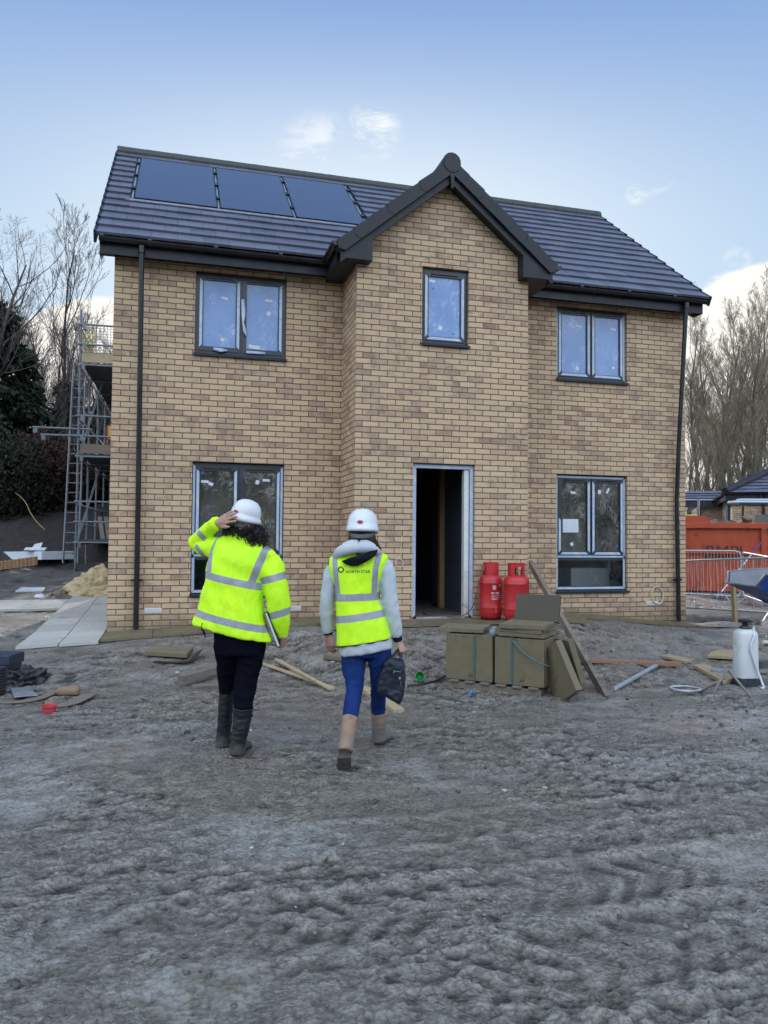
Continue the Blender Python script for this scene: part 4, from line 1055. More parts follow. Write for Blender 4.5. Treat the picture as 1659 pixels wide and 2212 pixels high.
x, y, z = at(232, 27); brush(x, y, z-.1, 1.4, .9, 2.3, 14, 'dark green bush seen between scaffold and house', 8000, M_IVY)
# --- the undergrowth of the wood on the right, and the far wood on the left: nobody could count it
def thicket(name, spots, seed, mats, h0, h1, dens, leaf):
    R = random.Random(seed); m = MB(); vs, fs = [], []
    for (u0, u1, d0, d1) in spots:
        for i in range(dens):
            x, y, z = at(R.uniform(u0, u1), R.uniform(d0, d1)); h = R.uniform(h0, h1); b = len(vs)
            p = V((x, y, z-.1)); d = V((R.gauss(0,.22), R.gauss(0,.22), 1)).normalized(); r = R.uniform(.012, .035); pts = [p]
            for k in range(4):
                d = (d+V((R.gauss(0,.16), R.gauss(0,.16), R.gauss(0,.05)))).normalized(); pts.append(pts[-1]+d*h/4)
            m.tube(pts, [r, r*.8, r*.55, r*.4, .006], 3, cap=False)
            for k in range(9):
                f = R.randint(1, 4); q = pts[f]; dd = (d+V((R.gauss(0,.8), R.gauss(0,.8), R.gauss(.1,.5)))).normalized(); L = h*R.uniform(.12, .35)
                m.tube([q, q+dd*L*.5+V((0,0,.05)), q+dd*L+V((R.gauss(0,.1), R.gauss(0,.1), L*.2))], [.012, .009, .006], 3, cap=False)
    o = m.build(name, mats, fixn=False); tag(o, kind='stuff'); return o
tag(thicket('woodland_undergrowth', [(1460, 1720, 36, 50)], 4, M_BARK_R, 2.0, 5.2, 420, None), 'grey-green tangle of bare stems filling the wood behind the fence', 'undergrowth')
tag(thicket('distant_wood', [(-60, 300, 40, 60)], 5, M_BARK_L, 3.0, 7.5, 420, None), 'far thicket of bare stems behind the trees on the left', 'wood')
# ------------------------------------------------------------------ bungalow, skip, barriers ... right background
def frame_at(u, d, ang):
    """local frame: x to the right (turned by ang towards the far side), y away"""
    p = pt(u, 1106, d); a = math.atan2(RH.y, RH.x)+ang; return p.x, p.y, a
bxx, byy, ba = frame_at(1584, 27, -.33)
bz = gz(bxx, byy)
bung = thing('bungalow', 'buff brick bungalow with slate grey hipped roof beyond the orange skip', 'house', (bxx, byy, bz), ba)
EZ = 2.95-bz
m = MB(); m.box(0, 9, 0, .1, -.4, EZ); m.box(.0, .1, .101, 4.2, -.4, EZ); m.box(8.9, 9, .101, 7, -.4, EZ)
m.box(-.9, -.8, 4.25, 9.0, -.4, EZ-.25); m.box(-.79, 3.0, 4.25, 4.35, -.4, EZ-.25); m.build('wall', M_BRICK, bung)
m = MB(); m.box(-.012, -.002, .25, 4.0, -.3, EZ-.05)
m.build('rendered_side', pm('cream_render', (.50,.46,.40), (.60,.56,.48), 4, .8, .2), bung)
m = MB(); m.box(-.025, -.013, .8, 1.25, 1.0-bz, 2.45-bz+.2); m.box(-.025, -.013, 1.7, 2.3, .3, 2.3-bz+.2); m.box(2.25, 3.6, -.02, -.002, 1.35, 2.35-bz+.25)
wf = m.build('window', M_ANTH, bung); m = MB(); m.box(2.31, 3.54, -.026, -.021, 1.41, 2.53-bz); m.build('pane', M_FILM_UP, wf)
rp = MB(); P2 = .46; apx = 4.5
def bt(mb, x0f, x1f, n, g, y0, z0):
    slope_tiles(mb, x0f, x1f, y0, z0, P2, n, g, tw=.33, th=.03)
gB = .30; nB = 16; cB = math.cos(P2)*gB
bt(rp, lambda k: -.25+k*cB, lambda k: 9.3-k*cB, nB, gB, -.28, EZ+.02)
rl = MB(); bt(rl, lambda k: -.28+k*cB, lambda k: 7-k*cB*.2, nB, gB, 0.0, EZ+.02)
rp.add([V((-.28+v.y+.0, v.x, v.z)) for v in rl.v], rl.f)
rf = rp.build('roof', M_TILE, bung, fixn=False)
u_ = MB(); u_.prism([(-.26, -.26, EZ-.01), (9.3, -.26, EZ-.01), (9.3-nB*cB, -.28+nB*cB, EZ-.01+nB*math.sin(P2)*gB), (-.26+nB*cB, -.28+nB*cB, EZ-.01+nB*math.sin(P2)*gB)], (0, .02, -.03))
u_.prism([(-.26, -.26, EZ-.01), (-.26, 7, EZ-.01), (-.26+nB*cB, 7, EZ-.01+nB*math.sin(P2)*gB), (-.26+nB*cB, -.26+nB*cB, EZ-.01+nB*math.sin(P2)*gB)], (.02, 0, -.03)); u_.build('roof_underlay', M_BLACK, rf)
h_ = MB(); L = nB*cB
for k in range(12):
    a, b = k/12*L, (k+1.08)/12*L; h_.tube([(-.28+a, -.28+a, EZ+.06+a*math.tan(P2)), (-.28+b, -.28+b, EZ+.07+b*math.tan(P2))], [.15, .14], 10)
h_.build('hip_tile', M_BARGE, rf)
g_ = MB(); gutter(g_, (-.3, -.36, EZ), (9.3, -.36, EZ)); gutter(g_, (-.36, 5, EZ), (-.36, -.3, EZ)); g_.box(-.26, 9.2, -.27, -.25, EZ-.22, EZ); g_.box(-.27, -.25, -.25, 5, EZ-.22, EZ); g_.build('gutter', M_BLACK, bung)
g_ = MB(); g_.tube([(.95, -.34, EZ-.02), (.95, -.07, EZ-.35), (.95, -.06, -.3)], .045, 8); g_.build('downpipe', M_BLACK, bung)
g_ = MB(); g_.tube([(-.86, 4.15, EZ-.2), (-.86, 4.15, -.3)], .05, 8); g_.build('downpipe', M_BLACK, bung)
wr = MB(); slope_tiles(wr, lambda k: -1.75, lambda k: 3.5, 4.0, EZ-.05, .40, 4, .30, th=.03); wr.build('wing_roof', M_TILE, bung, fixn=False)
g_ = MB(); g_.box(-1.75, 3.0, 3.97, 4.0, EZ-.30, EZ-.04); g_.box(-1.80, -1.755, 3.97, 5.1, EZ-.10, EZ+.40); g_.build('wing_fascia', M_BLACK, bung)

# orange roll-on skip
M_ORANGE = pm('worn_orange_paint', (.37,.056,.015), (.47,.076,.022), 1.6, .5, .25, 12, dirt=(.16,.035,.018), dirt_amt=.35, dscale=2.2)
M_BLKPAINT = pm('faded_black_paint', (.03,.02,.018), (.06,.03,.025), 20, .6, .1)
pL, pR = pt(1440, 1270, 21.2), pt(1760, 1270, 20.2)
sa = math.atan2(pR.y-pL.y, pR.x-pL.x); sz = gz(*pt(1560, 1270, 21)[:2]); SLn = (pR-pL).length
skip = thing('waste_skip', 'long orange steel skip with dented ribbed side and black lettering', 'skip', (pL.x, pL.y, sz), sa)
ST = pt(1560, 1130, 20.9).z-sz
m = MB(); m.box(0, SLn, .02, .06, .05, ST-.12); m.box(0, .05, .061, 2.3, .05, ST-.12); m.box(SLn-.05, SLn, .061, 2.3, .05, ST-.12); m.box(0, SLn, 2.301, 2.34, .05, ST-.12); m.box(.051, SLn-.051, .061, 2.3, .12, .16)
sb_ = m.build('skip_body', M_ORANGE, skip)
m = MB(); m.bbox(SLn+.1, .16, .15, Matrix.Translation((SLn/2, 0, ST-.07)), .012); m.bbox(SLn, .07, .07, Matrix.Translation((SLn/2, -.015, ST-.80)), .01); m.bbox(SLn+.1, .16, .14, Matrix.Translation((SLn/2, 2.34, ST-.07)), .012); m.build('top_rail', M_ORANGE, skip)
m = MB()
for k in range(5):
    x = 2.44+(k-1)*2.0
    if 0.1 < x < SLn-.1: m = MB().bbox(.14, .11, ST-.16, Matrix.Translation((x, -.035, (ST-.16)/2+.02)), .012); m.build('side_rib', M_ORANGE, skip)
m = MB(); m.tube([(2.62, -.08, ST-.62), (2.62, .0, ST-.62)], .05, 12); m.tube([(-.6+1.35, -.03, ST-.30), (.78, .0, ST-.31)], .03, 8); m.build('lug', M_ORANGE, skip)
m = MB(); m.prism([(.0, .03, ST+.005), (1.15, .03, ST+.005), (1.02, .03, ST+.20), (0, .03, ST+.21)], (0, .06, 0)); m.build('raised_end_plate', M_ORANGE, skip)
def text_obj(body, size, mat, parent, M, extrude=.002, name='lettering', squash=1.0):
    cu = bpy.data.curves.new(name, 'FONT'); cu.body = body; cu.size = size; cu.extrude = extrude; cu.align_x = 'CENTER'; cu.align_y = 'CENTER'
    to = bpy.data.objects.new(name, cu); COL.objects.link(to); bpy.context.view_layer.update()
    me = bpy.data.meshes.new_from_object(to.evaluated_get(bpy.context.evaluated_depsgraph_get())); bpy.data.objects.remove(to); bpy.data.curves.remove(cu)
    me.transform(M @ Matrix.Diagonal((squash, 1, 1, 1))); me.materials.clear(); me.materials.append(mat)
    o = bpy.data.objects.new(name, me); COL.objects.link(o); o.parent = parent; return o
RX90 = Matrix.Rotation(math.pi/2, 4, 'X')
tx = (pt(1540, 1190, 20.9)-pL).length-.05
text_obj('BMPL', .36, M_BLKPAINT, skip, Matrix.Translation((tx, .016, pt(1540, 1190, 20.9).z-sz)) @ RX90, squash=1.25)
m = MB(); rnd = random.Random(2); x = tx-.55
while x < tx+.55:
    w_ = rnd.uniform(.05, .10); m.box(x, x+w_, .012, .018, pt(1540, 1204, 20.9).z-sz-.05, pt(1540, 1204, 20.9).z-sz+.05); x += w_+.03
m.build('worn_lettering', M_BLKPAINT, skip)
# rubble heaped inside the skip
m = MB(); rnd = random.Random(9)
for i in range(60): m.bbox(rnd.uniform(.1,.4), rnd.uniform(.1,.3), rnd.uniform(.05,.2), Matrix.Translation((rnd.uniform(.5, 2.2), rnd.uniform(.4, 2.0), ST-.06+rnd.uniform(-.12, .10))) @ Matrix.Rotation(rnd.uniform(0, 3), 4, V((rnd.random(), rnd.random(), 1))), .01)
o = m.build('rubble', pm('skip_waste', (.10,.06,.045), (.22,.14,.10), 5, .85, .4)); o.location = skip.location; o.rotation_euler = skip.rotation_euler; tag(o, 'brownish rubble heaped above the rim of the orange skip', 'rubble', kind='stuff')

# mesh fence behind the skip
M_GALV = pm('galvanised_steel', (.33,.36,.39), (.47,.50,.53), 14, .42, .15, metal=.55)
M_NET = None
def wire_panel(mb, w_, h_, sx_, sz_, r):
    n = int(w_/sx_)
    for i in range(1, n): mb.box(i*w_/n-r, i*w_/n+r, -r, r, .12, h_-.02)
    n = int(h_/sz_)
    for i in range(1, n): mb.box(.02, w_-.02, -r*1.02-r*2, -r*1.02, i*h_/n-r, i*h_/n+r)
fpz = pt(1520, 1080, 30).z
first = None
for k, (u0, u1) in enumerate(((1440, 1508.5), (1509.5, 1580))):
    a, b = pt(u0, 1090, 30), pt(u1, 1090, 30); gzz = gz(a.x, a.y); wd = (b-a).length; hh = fpz-gzz
    t = thing('mesh_fence_panel', ('tall mesh fence panel beside the house corner, above the orange skip', 'tall mesh fence panel in front of the bungalow wing')[k], 'fence panel', (a.x, a.y, gzz), math.atan2(b.y-a.y, b.x-a.x), 'tall temporary mesh fence panels')
    m = MB(); m.tube([(.02, 0, 0), (.02, 0, hh-.05), (.06, 0, hh), (wd-.06, 0, hh), (wd-.02, 0, hh-.05), (wd-.02, 0, 0)], .022, 8); m.tube([(.02, 0, .12), (wd-.02, 0, .12)], .02, 8); m.build('panel_frame', M_GALV, t, smooth=True)
    m = MB(); wire_panel(m, wd, hh, .045, .12, .0022); m.build('wire_mesh', pm('dark_mesh_wire', (.06,.065,.065), (.10,.105,.105), 9, .6, 0), t, fixn=False)

# crowd barriers
M_RAIL = pm('scuffed_galvanised_tube', (.36,.39,.42), (.55,.57,.58), 7, .40, .15, metal=.35, dirt=(.18,.16,.13), dirt_amt=.2)
def barrier(pa, pb, top, label, seed, bend=.0, nw=22):
    """tube frame with thin upright wires, some of them bent"""
    R = random.Random(seed); pa, pb = V(pa), V(pb); L = (V((pb.x, pb.y, 0))-V((pa.x, pa.y, 0))).length
    z0 = gz(pa.x, pa.y); t = thing('crowd_barrier', label, 'barrier', (pa.x, pa.y, z0), math.atan2(pb.y-pa.y, pb.x-pa.x), 'steel crowd barriers')
    za, zb = pa.z-z0, pb.z-z0; ta, tb_ = top[0]-z0, top[1]-z0
    lz = lambda x, f: za+(zb-za)*x/L+f*((ta+(tb_-ta)*x/L)-(za+(zb-za)*x/L))
    m = MB(); P = [(.0, 0, lz(0, .12)), (0, 0, lz(0, .88)), (.03, 0, lz(0, .965)), (.12, 0, lz(.12, 1)), (L-.12, 0, lz(L-.12, 1)), (L-.03, 0, lz(L, .965)), (L, 0, lz(L, .88)), (L, 0, lz(L, .12)), (L-.03, 0, lz(L, .035)), (L-.12, 0, lz(L-.12, 0)), (.12, 0, lz(.12, 0)), (.03, 0, lz(0, .035)), (0, 0, lz(0, .12)), (0, 0, lz(0, .2))]
    m.tube(P, .0175, 8); m.build('tube_frame', M_RAIL, t, smooth=True)
    m = MB()
    for i in range(1, nw):
        x = L*i/nw; b = R.choice((0, 0, 0, 1))*R.uniform(-.07, .09)+R.uniform(-.012, .012); f = R.uniform(.3, .6)
        m.tube([(x, 0, lz(x, 0)), (x+b*.6, R.uniform(-.02,.02), lz(x, f*.6)), (x+b, R.uniform(-.03,.03), lz(x, f)), (x+b*.3, 0, lz(x, .8)), (x, 0, lz(x, 1))], .0040, 5, cap=False)
    m.build('infill_wires', M_RAIL, t, fixn=False)
    for x in (.35, L-.35):
        m = MB()
        for s in (-1, 1): m.tube([(x, 0, lz(x, .02)), (x+.06, s*.20, max(.02, lz(x, 0)-.13)), (x+.1, s*.28, max(.0, lz(x, 0)-.14))], .013, 6)
        m.build('foot', M_RAIL, t)
    return t
D0, D1 = pt(1425, 1309, 15.5), pt(1700, 1325, 12.6)
barrier(D0, D1, (pt(1425, 1213.5, 15.5).z, pt(1700, 1203, 12.6).z), 'nearest steel barrier, its bottom rail passing the wooden stake', 1, nw=18)
A0, A1 = pt(1430, 1279, 17.4), pt(1601, 1289, 17.2)
barrier(A0, A1, (pt(1430, 1189, 17.4).z, pt(1601, 1190, 17.2).z), 'steel barrier with bent wires standing close in front of the orange skip', 2, nw=24)
C0, C1 = pt(1605, 1285, 17.0), pt(1700, 1318, 14.2)
barrier(C0, C1, (pt(1605, 1193, 17.0).z, pt(1700, 1210, 14.2).z), 'steel barrier slanting towards the dumper at the right edge', 3, nw=16)

# wooden stake, mop, dumper
M_TIMBER = pm('weathered_softwood', (.27,.205,.125), (.36,.28,.17), 2.5, .75, .3, 50, stretch=(1.5,1.5,.3), dirt=(.13,.10,.07), dirt_amt=.35)
a = pt(1590, 1334, 13.1); zz = gz(a.x, a.y)
st = MB(); tp = pt(1583.5, 1262, 13.1); st.bar((0, 0, -.1), (tp.x-a.x, tp.y-a.y, tp.z-zz), .075, .05, .004)
o = st.build('wooden_stake', M_TIMBER); o.location = (a.x, a.y, zz); tag(o, 'pale wooden stake driven in beside the nearest barrier', 'stake')
hd = pt(1553, 1277, 18.6); tp = pt(1644, 1171.5, 19.9); zz = gz(hd.x, hd.y)
mp = thing('mop', 'white-handled mop with purple grip leaning against the orange skip', 'mop', (hd.x, hd.y, zz)); e = V((tp.x-hd.x, tp.y-hd.y, tp.z-zz)); b = V((0, 0, .10))
m = MB(); m.tube([b, b.lerp(e, .78)], .016, 8); m.build('handle', M_WHITE_PL, mp)
m = MB(); m.tube([b.lerp(e, .78), e], .020, 8); m.tube([b.lerp(e, -.02), b.lerp(e, .05)], .03, 8); m.build('grip', pm('purple_plastic', (.06,.03,.16), (.08,.045,.2), 9, .5, 0), mp)
m = MB(); R = random.Random(4)
for i in range(60):
    an = R.uniform(0, 6.28); q = R.uniform(.05, .20); m.tube([(0, 0, .13), (math.cos(an)*q*.6, math.sin(an)*q*.6, .10), (math.cos(an)*q*1.2, math.sin(an)*q*.8, .015)], [.012, .012, .009], 5)
m.build('mop_head', pm('grey_cotton', (.30,.29,.28), (.42,.40,.38), 9, .9, .3), mp, smooth=True)
def dumper_paint():
    t = NT('scratched_blue_paint'); co = t.coords(); n = t.noise(5, 6, .65, co); n2 = t.noise(2.2, 5, .6, co)
    c = t.mix(t.maprange(n2, .3, .7), (.012,.045,.23), (.02,.06,.30)); c = t.mix(t.maprange(n, .64, .70, 0, .8, True), c, (.20,.21,.23))
    k = t.maprange(t.math('ADD', t.sep(co)[0], t.math('MULTIPLY', t.math('SUBTRACT', n, .5), .5)), -.06, .10, .9, 0, True); c = t.mix(k, c, (.16,.17,.19))
    return t.principled(c, t.maprange(n, .3, .7, .35, .6), 0, .5, t.bump(n, .2, .01))
M_DUMP = dumper_paint()
M_DUMPIN = pm('muddy_steel', (.13,.14,.16), (.24,.25,.27), 3, .6, .4, 18, dirt=(.05,.075,.2), dirt_amt=.3)
dp = pt(1606, 1264, 10.6); dz_ = gz(dp.x, dp.y)
da = math.atan2(RH.y, RH.x)+.12
dump = thing('site_dumper', 'blue steel dumper tub with muddy lip, cut off by the right edge', 'dumper', (dp.x, dp.y, dz_), da)
hz = dp.z-dz_
# tub: lip at the left, opening upward; outline across (y) tapers
def tubring(x, y0, y1, z): return [(x, y0, z), (x, y1, z)]
tub = MB()
O = [(-.0, -.30, hz), (.07, -.38, hz+.16), (.55, -.42, hz+.20), (1.25, -.42, hz+.20), (1.25, .52, hz+.20), (.55, .52, hz+.20), (.07, .48, hz+.16), (.0, .40, hz)]
B = [(.40, -.20, hz-.20), (.50, -.22, hz-.26), (.75, -.24, hz-.34), (1.10, -.24, hz-.34), (1.10, .34, hz-.34), (.75, .34, hz-.34), (.50, .32, hz-.26), (.40, .30, hz-.20)]
n = len(O); tub.add(O+B, [(i, (i+1) % n, n+(i+1) % n, n+i) for i in range(n)]+[tuple(n+i for i in range(n))])
to_ = tub.build('tub', M_DUMP, dump, fixn=False)
inn = MB(); sh = lambda p, k: (p[0]+(.02 if p[0] < .6 else -.02), p[1]+(.02 if p[1] < 0 else -.02), p[2]+k)
inn.add([sh(p, .002) for p in O]+[sh(p, .025) for p in B], [(i, n+i, n+(i+1) % n, (i+1) % n) for i in range(n)]+[tuple(2*n-1-i for i in range(n))]); inn.build('tub_lining', M_DUMPIN, dump, fixn=False)
rim = MB(); rim.tube([V(p)+V((0,0,.006)) for p in O+[O[0]]], .016, 6); rim.build('rim', M_DUMPIN, dump, smooth=True)
ch = MB(); ch.box(.85, 2.3, -.16, .26, hz-.46, hz-.36); ch.box(.9, 1.1, -.10, .2, hz-.36, hz-.341); ch.build('chassis', M_BLACK, dump)
for (wx, wy) in ((1.30, -.36), (1.30, .46), (2.2, -.36), (2.2, .46)):
    wm_ = MB(); wm_.lathe([(.08, -.07), (.2, -.075), (.235, -.05), (.24, 0), (.235, .05), (.2, .075), (.08, .07)], 20); wm_.xf(Matrix.Translation((wx, wy, .235)) @ Matrix.Rotation(math.pi/2, 4, 'X')); wo2 = wm_.build('wheel', M_BLACK, dump, smooth=True)
# pick-up with pipes on its rack, only its top shows above the skip
vp = pt(1606, 1110, 24.0); vz = gz(vp.x, vp.y); va = math.atan2(RH.y, RH.x)
van = thing('pickup_truck', 'dark pickup with pale pipes on its roof rack, behind the orange skip', 'truck', (vp.x, vp.y, vz), va)
zt = pt(1606, 1108, 24).z-vz
m = MB(); m.prism([(0.05, 0, .4), (4.6, 0, .4), (4.6, 0, .95), (3.5, 0, 1.05), (2.7, 0, zt-.02), (1.2, 0, zt), (.95, 0, 1.1), (.05, 0, 1.05)], (0, 1.7, 0)); vb = m.build('body', pm('dark_truck_paint', (.03,.035,.045), (.05,.055,.065), 3, .3, .1), van)
m = MB(); m.prism([(1.30, -.012, 1.18), (2.55, -.012, 1.18), (2.25, -.012, zt-.10), (1.35, -.012, zt-.08)], (0, .010, 0)); m.build('side_window', M_FILM_LOW, van)
m = MB(); m.box(.10, .16, .3, .36, 1.05, zt+.28); m.box(.10, .16, 1.3, 1.36, 1.05, zt+.28); m.box(2.4, 2.46, .3, .36, zt-.1, zt+.28); m.box(.05, 2.6, .28, .38, zt+.281, zt+.32); m.box(.05, 2.6, 1.28, 1.38, zt+.281, zt+.32); m.build('roof_rack', M_BLACK, van)
for wx in (.9, 3.7):
    m = MB(); m.lathe([(.1, -.1), (.3, -.11), (.34, 0), (.3, .11), (.1, .1)], 18); m.xf(Matrix.Translation((wx, .12, .34)) @ Matrix.Rotation(math.pi/2, 4, 'X')); m.build('wheel', M_BLACK, van, smooth=True)
m = MB()
for k in range(5): m.tube([(-.15+.12*(k % 3), .42+.11*k, zt+.365+.0*k), (3.2, .42+.11*k, zt+.375)], .042, 8)
for k in range(3): m.tube([(.12, .47+.12*k, zt+.44), (3.2, .47+.12*k, zt+.45)], .036, 8)
o = m.build('pipe_bundle', pm('pale_blue_pipe', (.42,.50,.58), (.52,.60,.68), 6, .4, 0)); o.location = van.location; o.rotation_euler = van.rotation_euler; tag(o, 'pale blue plastic pipes lying on the pickup roof rack', 'pipes')
# a yellow tray standing on the fence foot
a = pt(1488, 1120, 21.6); m = MB(); m.bbox(.5, .3, .12, None, .02); m.bbox(.4, .22, .05, Matrix.Translation((0, 0, .08)), .01); o = m.build('plastic_tray', pm('yellow_plastic', (.55,.50,.06), (.65,.58,.10), 5, .5, .1)); o.location = (a.x, a.y, a.z); tag(o, 'small yellow plastic tray lying on the skip rim by the house', 'tray')
# ------------------------------------------------------------------ things lying about the site
def gpz(u, v):
    z = -.2
    for _ in range(12):
        p = gp(u, v, z); z = .5*z+.5*gz(p.x, p.y)
    return V((p.x, p.y, gz(p.x, p.y)))
def solo(m, name, mat, loc, label, cat, rz=0, group=None, **k):
    o = m.build(name, mat, **k); o.location = loc; o.rotation_euler = (0, 0, rz); return tag(o, label, cat, group)
def ang(a, b): return math.atan2(b[1]-a[1], b[0]-a[0])
M_SLAB = pm('damp_olive_concrete', (.138,.113,.064), (.182,.150,.088), 5, .75, .35, 80, dirt=(.075,.060,.040), dirt_amt=.3, dscale=6)
M_SLABD = pm('dark_damp_concrete', (.055,.047,.032), (.080,.068,.045), 5, .75, .35, 80)
M_STRAP = pm('teal_strapping', (.035,.11,.12), (.05,.14,.15), 30, .4, .05)
M_GREYWOOD = pm('grey_weathered_board', (.14,.115,.09), (.21,.175,.135), 2.5, .75, .35, 60, stretch=(.25,2,2), dirt=(.07,.06,.05), dirt_amt=.4)
M_PALEWOOD = pm('pale_sawn_batten', (.36,.27,.16), (.47,.36,.22), 2.5, .7, .3, 60, stretch=(.25,2,2), dirt=(.16,.13,.09), dirt_amt=.35)
M_REDWOOD = pm('reddish_plank', (.23,.115,.075), (.31,.165,.11), 2.5, .7, .3, 60, stretch=(.25,2,2), dirt=(.11,.085,.07), dirt_amt=.35)
# --- two strapped packs of slabs standing on edge on a pallet
pk0 = gpz(963, 1484); pk1 = gpz(1176, 1506); pa = ang(pk0, pk1)
pz0 = min(pk0.z, gpz(1070, 1490).z)-.01
SW = (V((pk1.x, pk1.y, 0))-V((pk0.x, pk0.y, 0))).length
PW = (SW-.03)/2
MP = Matrix.Translation((pk0.x, pk0.y, pz0)) @ Matrix.Rotation(pa, 4, 'Z')
def pkw(x, y, z): return MP @ V((x, y, z))
pal = thing('pallet', 'sunken timber pallet carrying the two strapped packs of slabs', 'pallet', tuple(pkw(0, 0, 0)), pa)
m = MB()
for i in range(6): m.bbox(.095, .62, .018, Matrix.Translation((.10+i*(SW-.2)/5, .27, .088)), .003)
m.build('deck_boards', M_GREYWOOD, pal)
m = MB()
for y in (.03, .27, .51): m.bbox(SW-.06, .09, .06, Matrix.Translation((SW/2, y, .046)), .004)
m.build('bearers', M_GREYWOOD, pal)
PZ0 = .0985; SH = .445
rs = random.Random(12)
def slab_pack(x0, label, nslab, strapx, sm):
    t = thing('slab_pack', label, 'slab pack', tuple(pkw(x0, 0, PZ0)), pa, 'strapped packs of paving slabs')
    for i in range(nslab):
        s = MB(); s.bbox(PW, .041, SH, Matrix.Translation((PW/2+rs.uniform(-.004, .004), .022+i*.0425, SH/2+rs.uniform(0, .004))), .004, .0012, rs); s.build('slab', sm, t, smooth=False)
    b = MB(); d = nslab*.0425
    b.box(strapx, strapx+.016, -.006, -.003, .01, SH+.008); b.box(strapx, strapx+.016, -.006, d+.006, SH+.0082, SH+.011); b.box(strapx, strapx+.016, d+.003, d+.006, .01, SH+.008); b.build('strap', M_STRAP, t); return t
slab_pack(0, 'left strapped pack of olive slabs on edge, under a flat loose slab', 11, .30, M_SLAB)
slab_pack(PW+.03, 'right strapped pack of olive slabs, beside the leaning slabs', 11, .165, M_SLAB)
def slab(M, label, th=.04, sx_=.45, sy_=.45, mat=None, group='loose paving slabs'):
    m = MB(); m.bbox(sx_, sy_, th, None, .004, .0015, rs); o = m.build('paving_slab', mat or M_SLAB); o.matrix_world = M; return tag(o, label, 'paving slab', group)
RZ = lambda a: Matrix.Rotation(a, 4, 'Z'); RX = lambda a: Matrix.Rotation(a, 4, 'X'); RY = lambda a: Matrix.Rotation(a, 4, 'Y'); TT = lambda x, y, z: Matrix.Translation((x, y, z))
TOP = PZ0+SH+.014
slab(MP @ TT(.10, .235, TOP+.024) @ RZ(.22), 'loose slab lying flat on the left strapped pack', sx_=.46)
xR = PW+.03+PW/2
slab(MP @ TT(xR+.012, .22, TOP+.022) @ RZ(.015), 'lowest of three flat slabs on the right strapped pack')
slab(MP @ TT(xR-.005, .215, TOP+.064) @ RZ(-.02), 'middle one of three flat slabs on the right strapped pack')
slab(MP @ TT(xR+.02, .20, TOP+.107) @ RZ(.05) @ RX(.03), 'uppermost flat slab on the right strapped pack')
slab(MP @ TT(xR+.05, .40, TOP+.125+.125) @ RX(rad(70)), 'dark slab propped upright on top of the right pack', sy_=.27, mat=M_SLABD)
# slabs leaning against the side of the right pack
e0 = gpz(1236, 1513)
def lean(u0, v0, u1, v1, w_, d0, d1, label, th=.045):
    a, b = pt(u0, v0, d0), pt(u1, v1, d1); m = MB(); c = (a+b)/2; m.bar(a-c, b-c, w_, th, .004, up=RH+FH*.3); o = m.build('paving_slab', M_SLAB); o.location = c; return tag(o, label, 'paving slab', 'loose paving slabs')
d0 = (V((e0.x, e0.y, 0))-V((CAMP.x, CAMP.y, 0))).dot(FH)
lean(1229, 1508, 1186, 1402, .42, d0, d0+.22, 'front one of two slabs leaning on the side of the right pack', .065)
lean(1236, 1470, 1208, 1378, .42, d0+.38, d0+.36, 'rear one of two slabs leaning on the side of the right pack', .06)
# clear bottle between the packs
M_PET = NT('clear_plastic'); M_PET = M_PET.principled((.62,.72,.78), .12, 0, .5, None, Transmission_Weight=.75, IOR=1.35)
bt_ = MB(); bt_.lathe([(0,0), (.028,.002), (.032,.012), (.031,.03), (.033,.05), (.031,.09), (.033,.12), (.030,.145), (.014,.185), (.012,.19), (.013,.205), (.0,.206)], 16)
bt_.xf(RX(rad(-80)) @ RZ(.3)); solo(bt_, 'plastic_bottle', M_PET, pkw(PW+.0, -.0, TOP+.022), 'clear plastic bottle lying between the two packs of slabs', 'bottle', pa+.2, smooth=True)
# loose straps
ls = MB(); pts = [pkw(PW+.03+.175, -.008, PZ0+SH-.02), pkw(PW+.03+.30, -.04, PZ0+SH-.12), pkw(PW+.03+.44, -.06, PZ0+SH-.20), pkw(PW+.03+.56, -.03, PZ0+SH-.23)]; c = pts[0]
sp = [V(q) for q in spline([p-c for p in pts], 6)]; ls.tube(sp, [(.0013, .011*(1-.6*i/len(sp))) for i in range(len(sp))], 6, ref=FH); solo(ls, 'loose_strap', M_STRAP, c, 'cut teal strap curling off the front of the right pack', 'strap', smooth=True)
def ground_line(name, uv, r, mat, label, cat, lift=0.0, group=None, k=5, n=6):
    P = [gpz(u, v)+V((0, 0, (r if not isinstance(r, tuple) else r[1])+lift+(q[2] if len(q) > 2 else 0))) for q in uv for u, v in [q[:2]]]
    c = P[0].copy(); m = MB(); sp = [V(q) for q in spline([p-c for p in P], k)]; m.tube(sp, r, n, ref=(0,0,1) if isinstance(r, tuple) else None) if not isinstance(r, tuple) else m.tube(sp, [r]*len(sp), n, ref=V((0,0,1)).cross((sp[-1]-sp[0]).normalized()))
    return solo(m, name, mat, c, label, cat, group=group, smooth=True)
M_BLKCABLE = pm('black_cable', (.010,.010,.011), (.022,.022,.024), 9, .5, .1)
ground_line('cable', [(880, 1487), (915, 1482), (945, 1474), (966, 1462)], .010, M_BLKCABLE, 'black cable running from behind the slab packs towards the walkers', 'cable', .012)
ground_line('strap', [(885, 1497), (925, 1501), (970, 1511), (1010, 1523)], (.012, .0015), M_STRAP, 'muddy teal strap trodden into the ground before the pallet', 'strap', .020)
ground_line('wire', [(1195, 1452), (1190, 1480), (1172, 1500), (1140, 1518)], .004, M_GALV, 'thin grey wire trailing from the right pack to the mud', 'wire', .02)
ground_line('strap', [(1185, 1342), (1215, 1341), (1245, 1343)], (.016, .0015), M_STRAP, 'teal strap lying on the path behind the leaning timber', 'strap', .025)
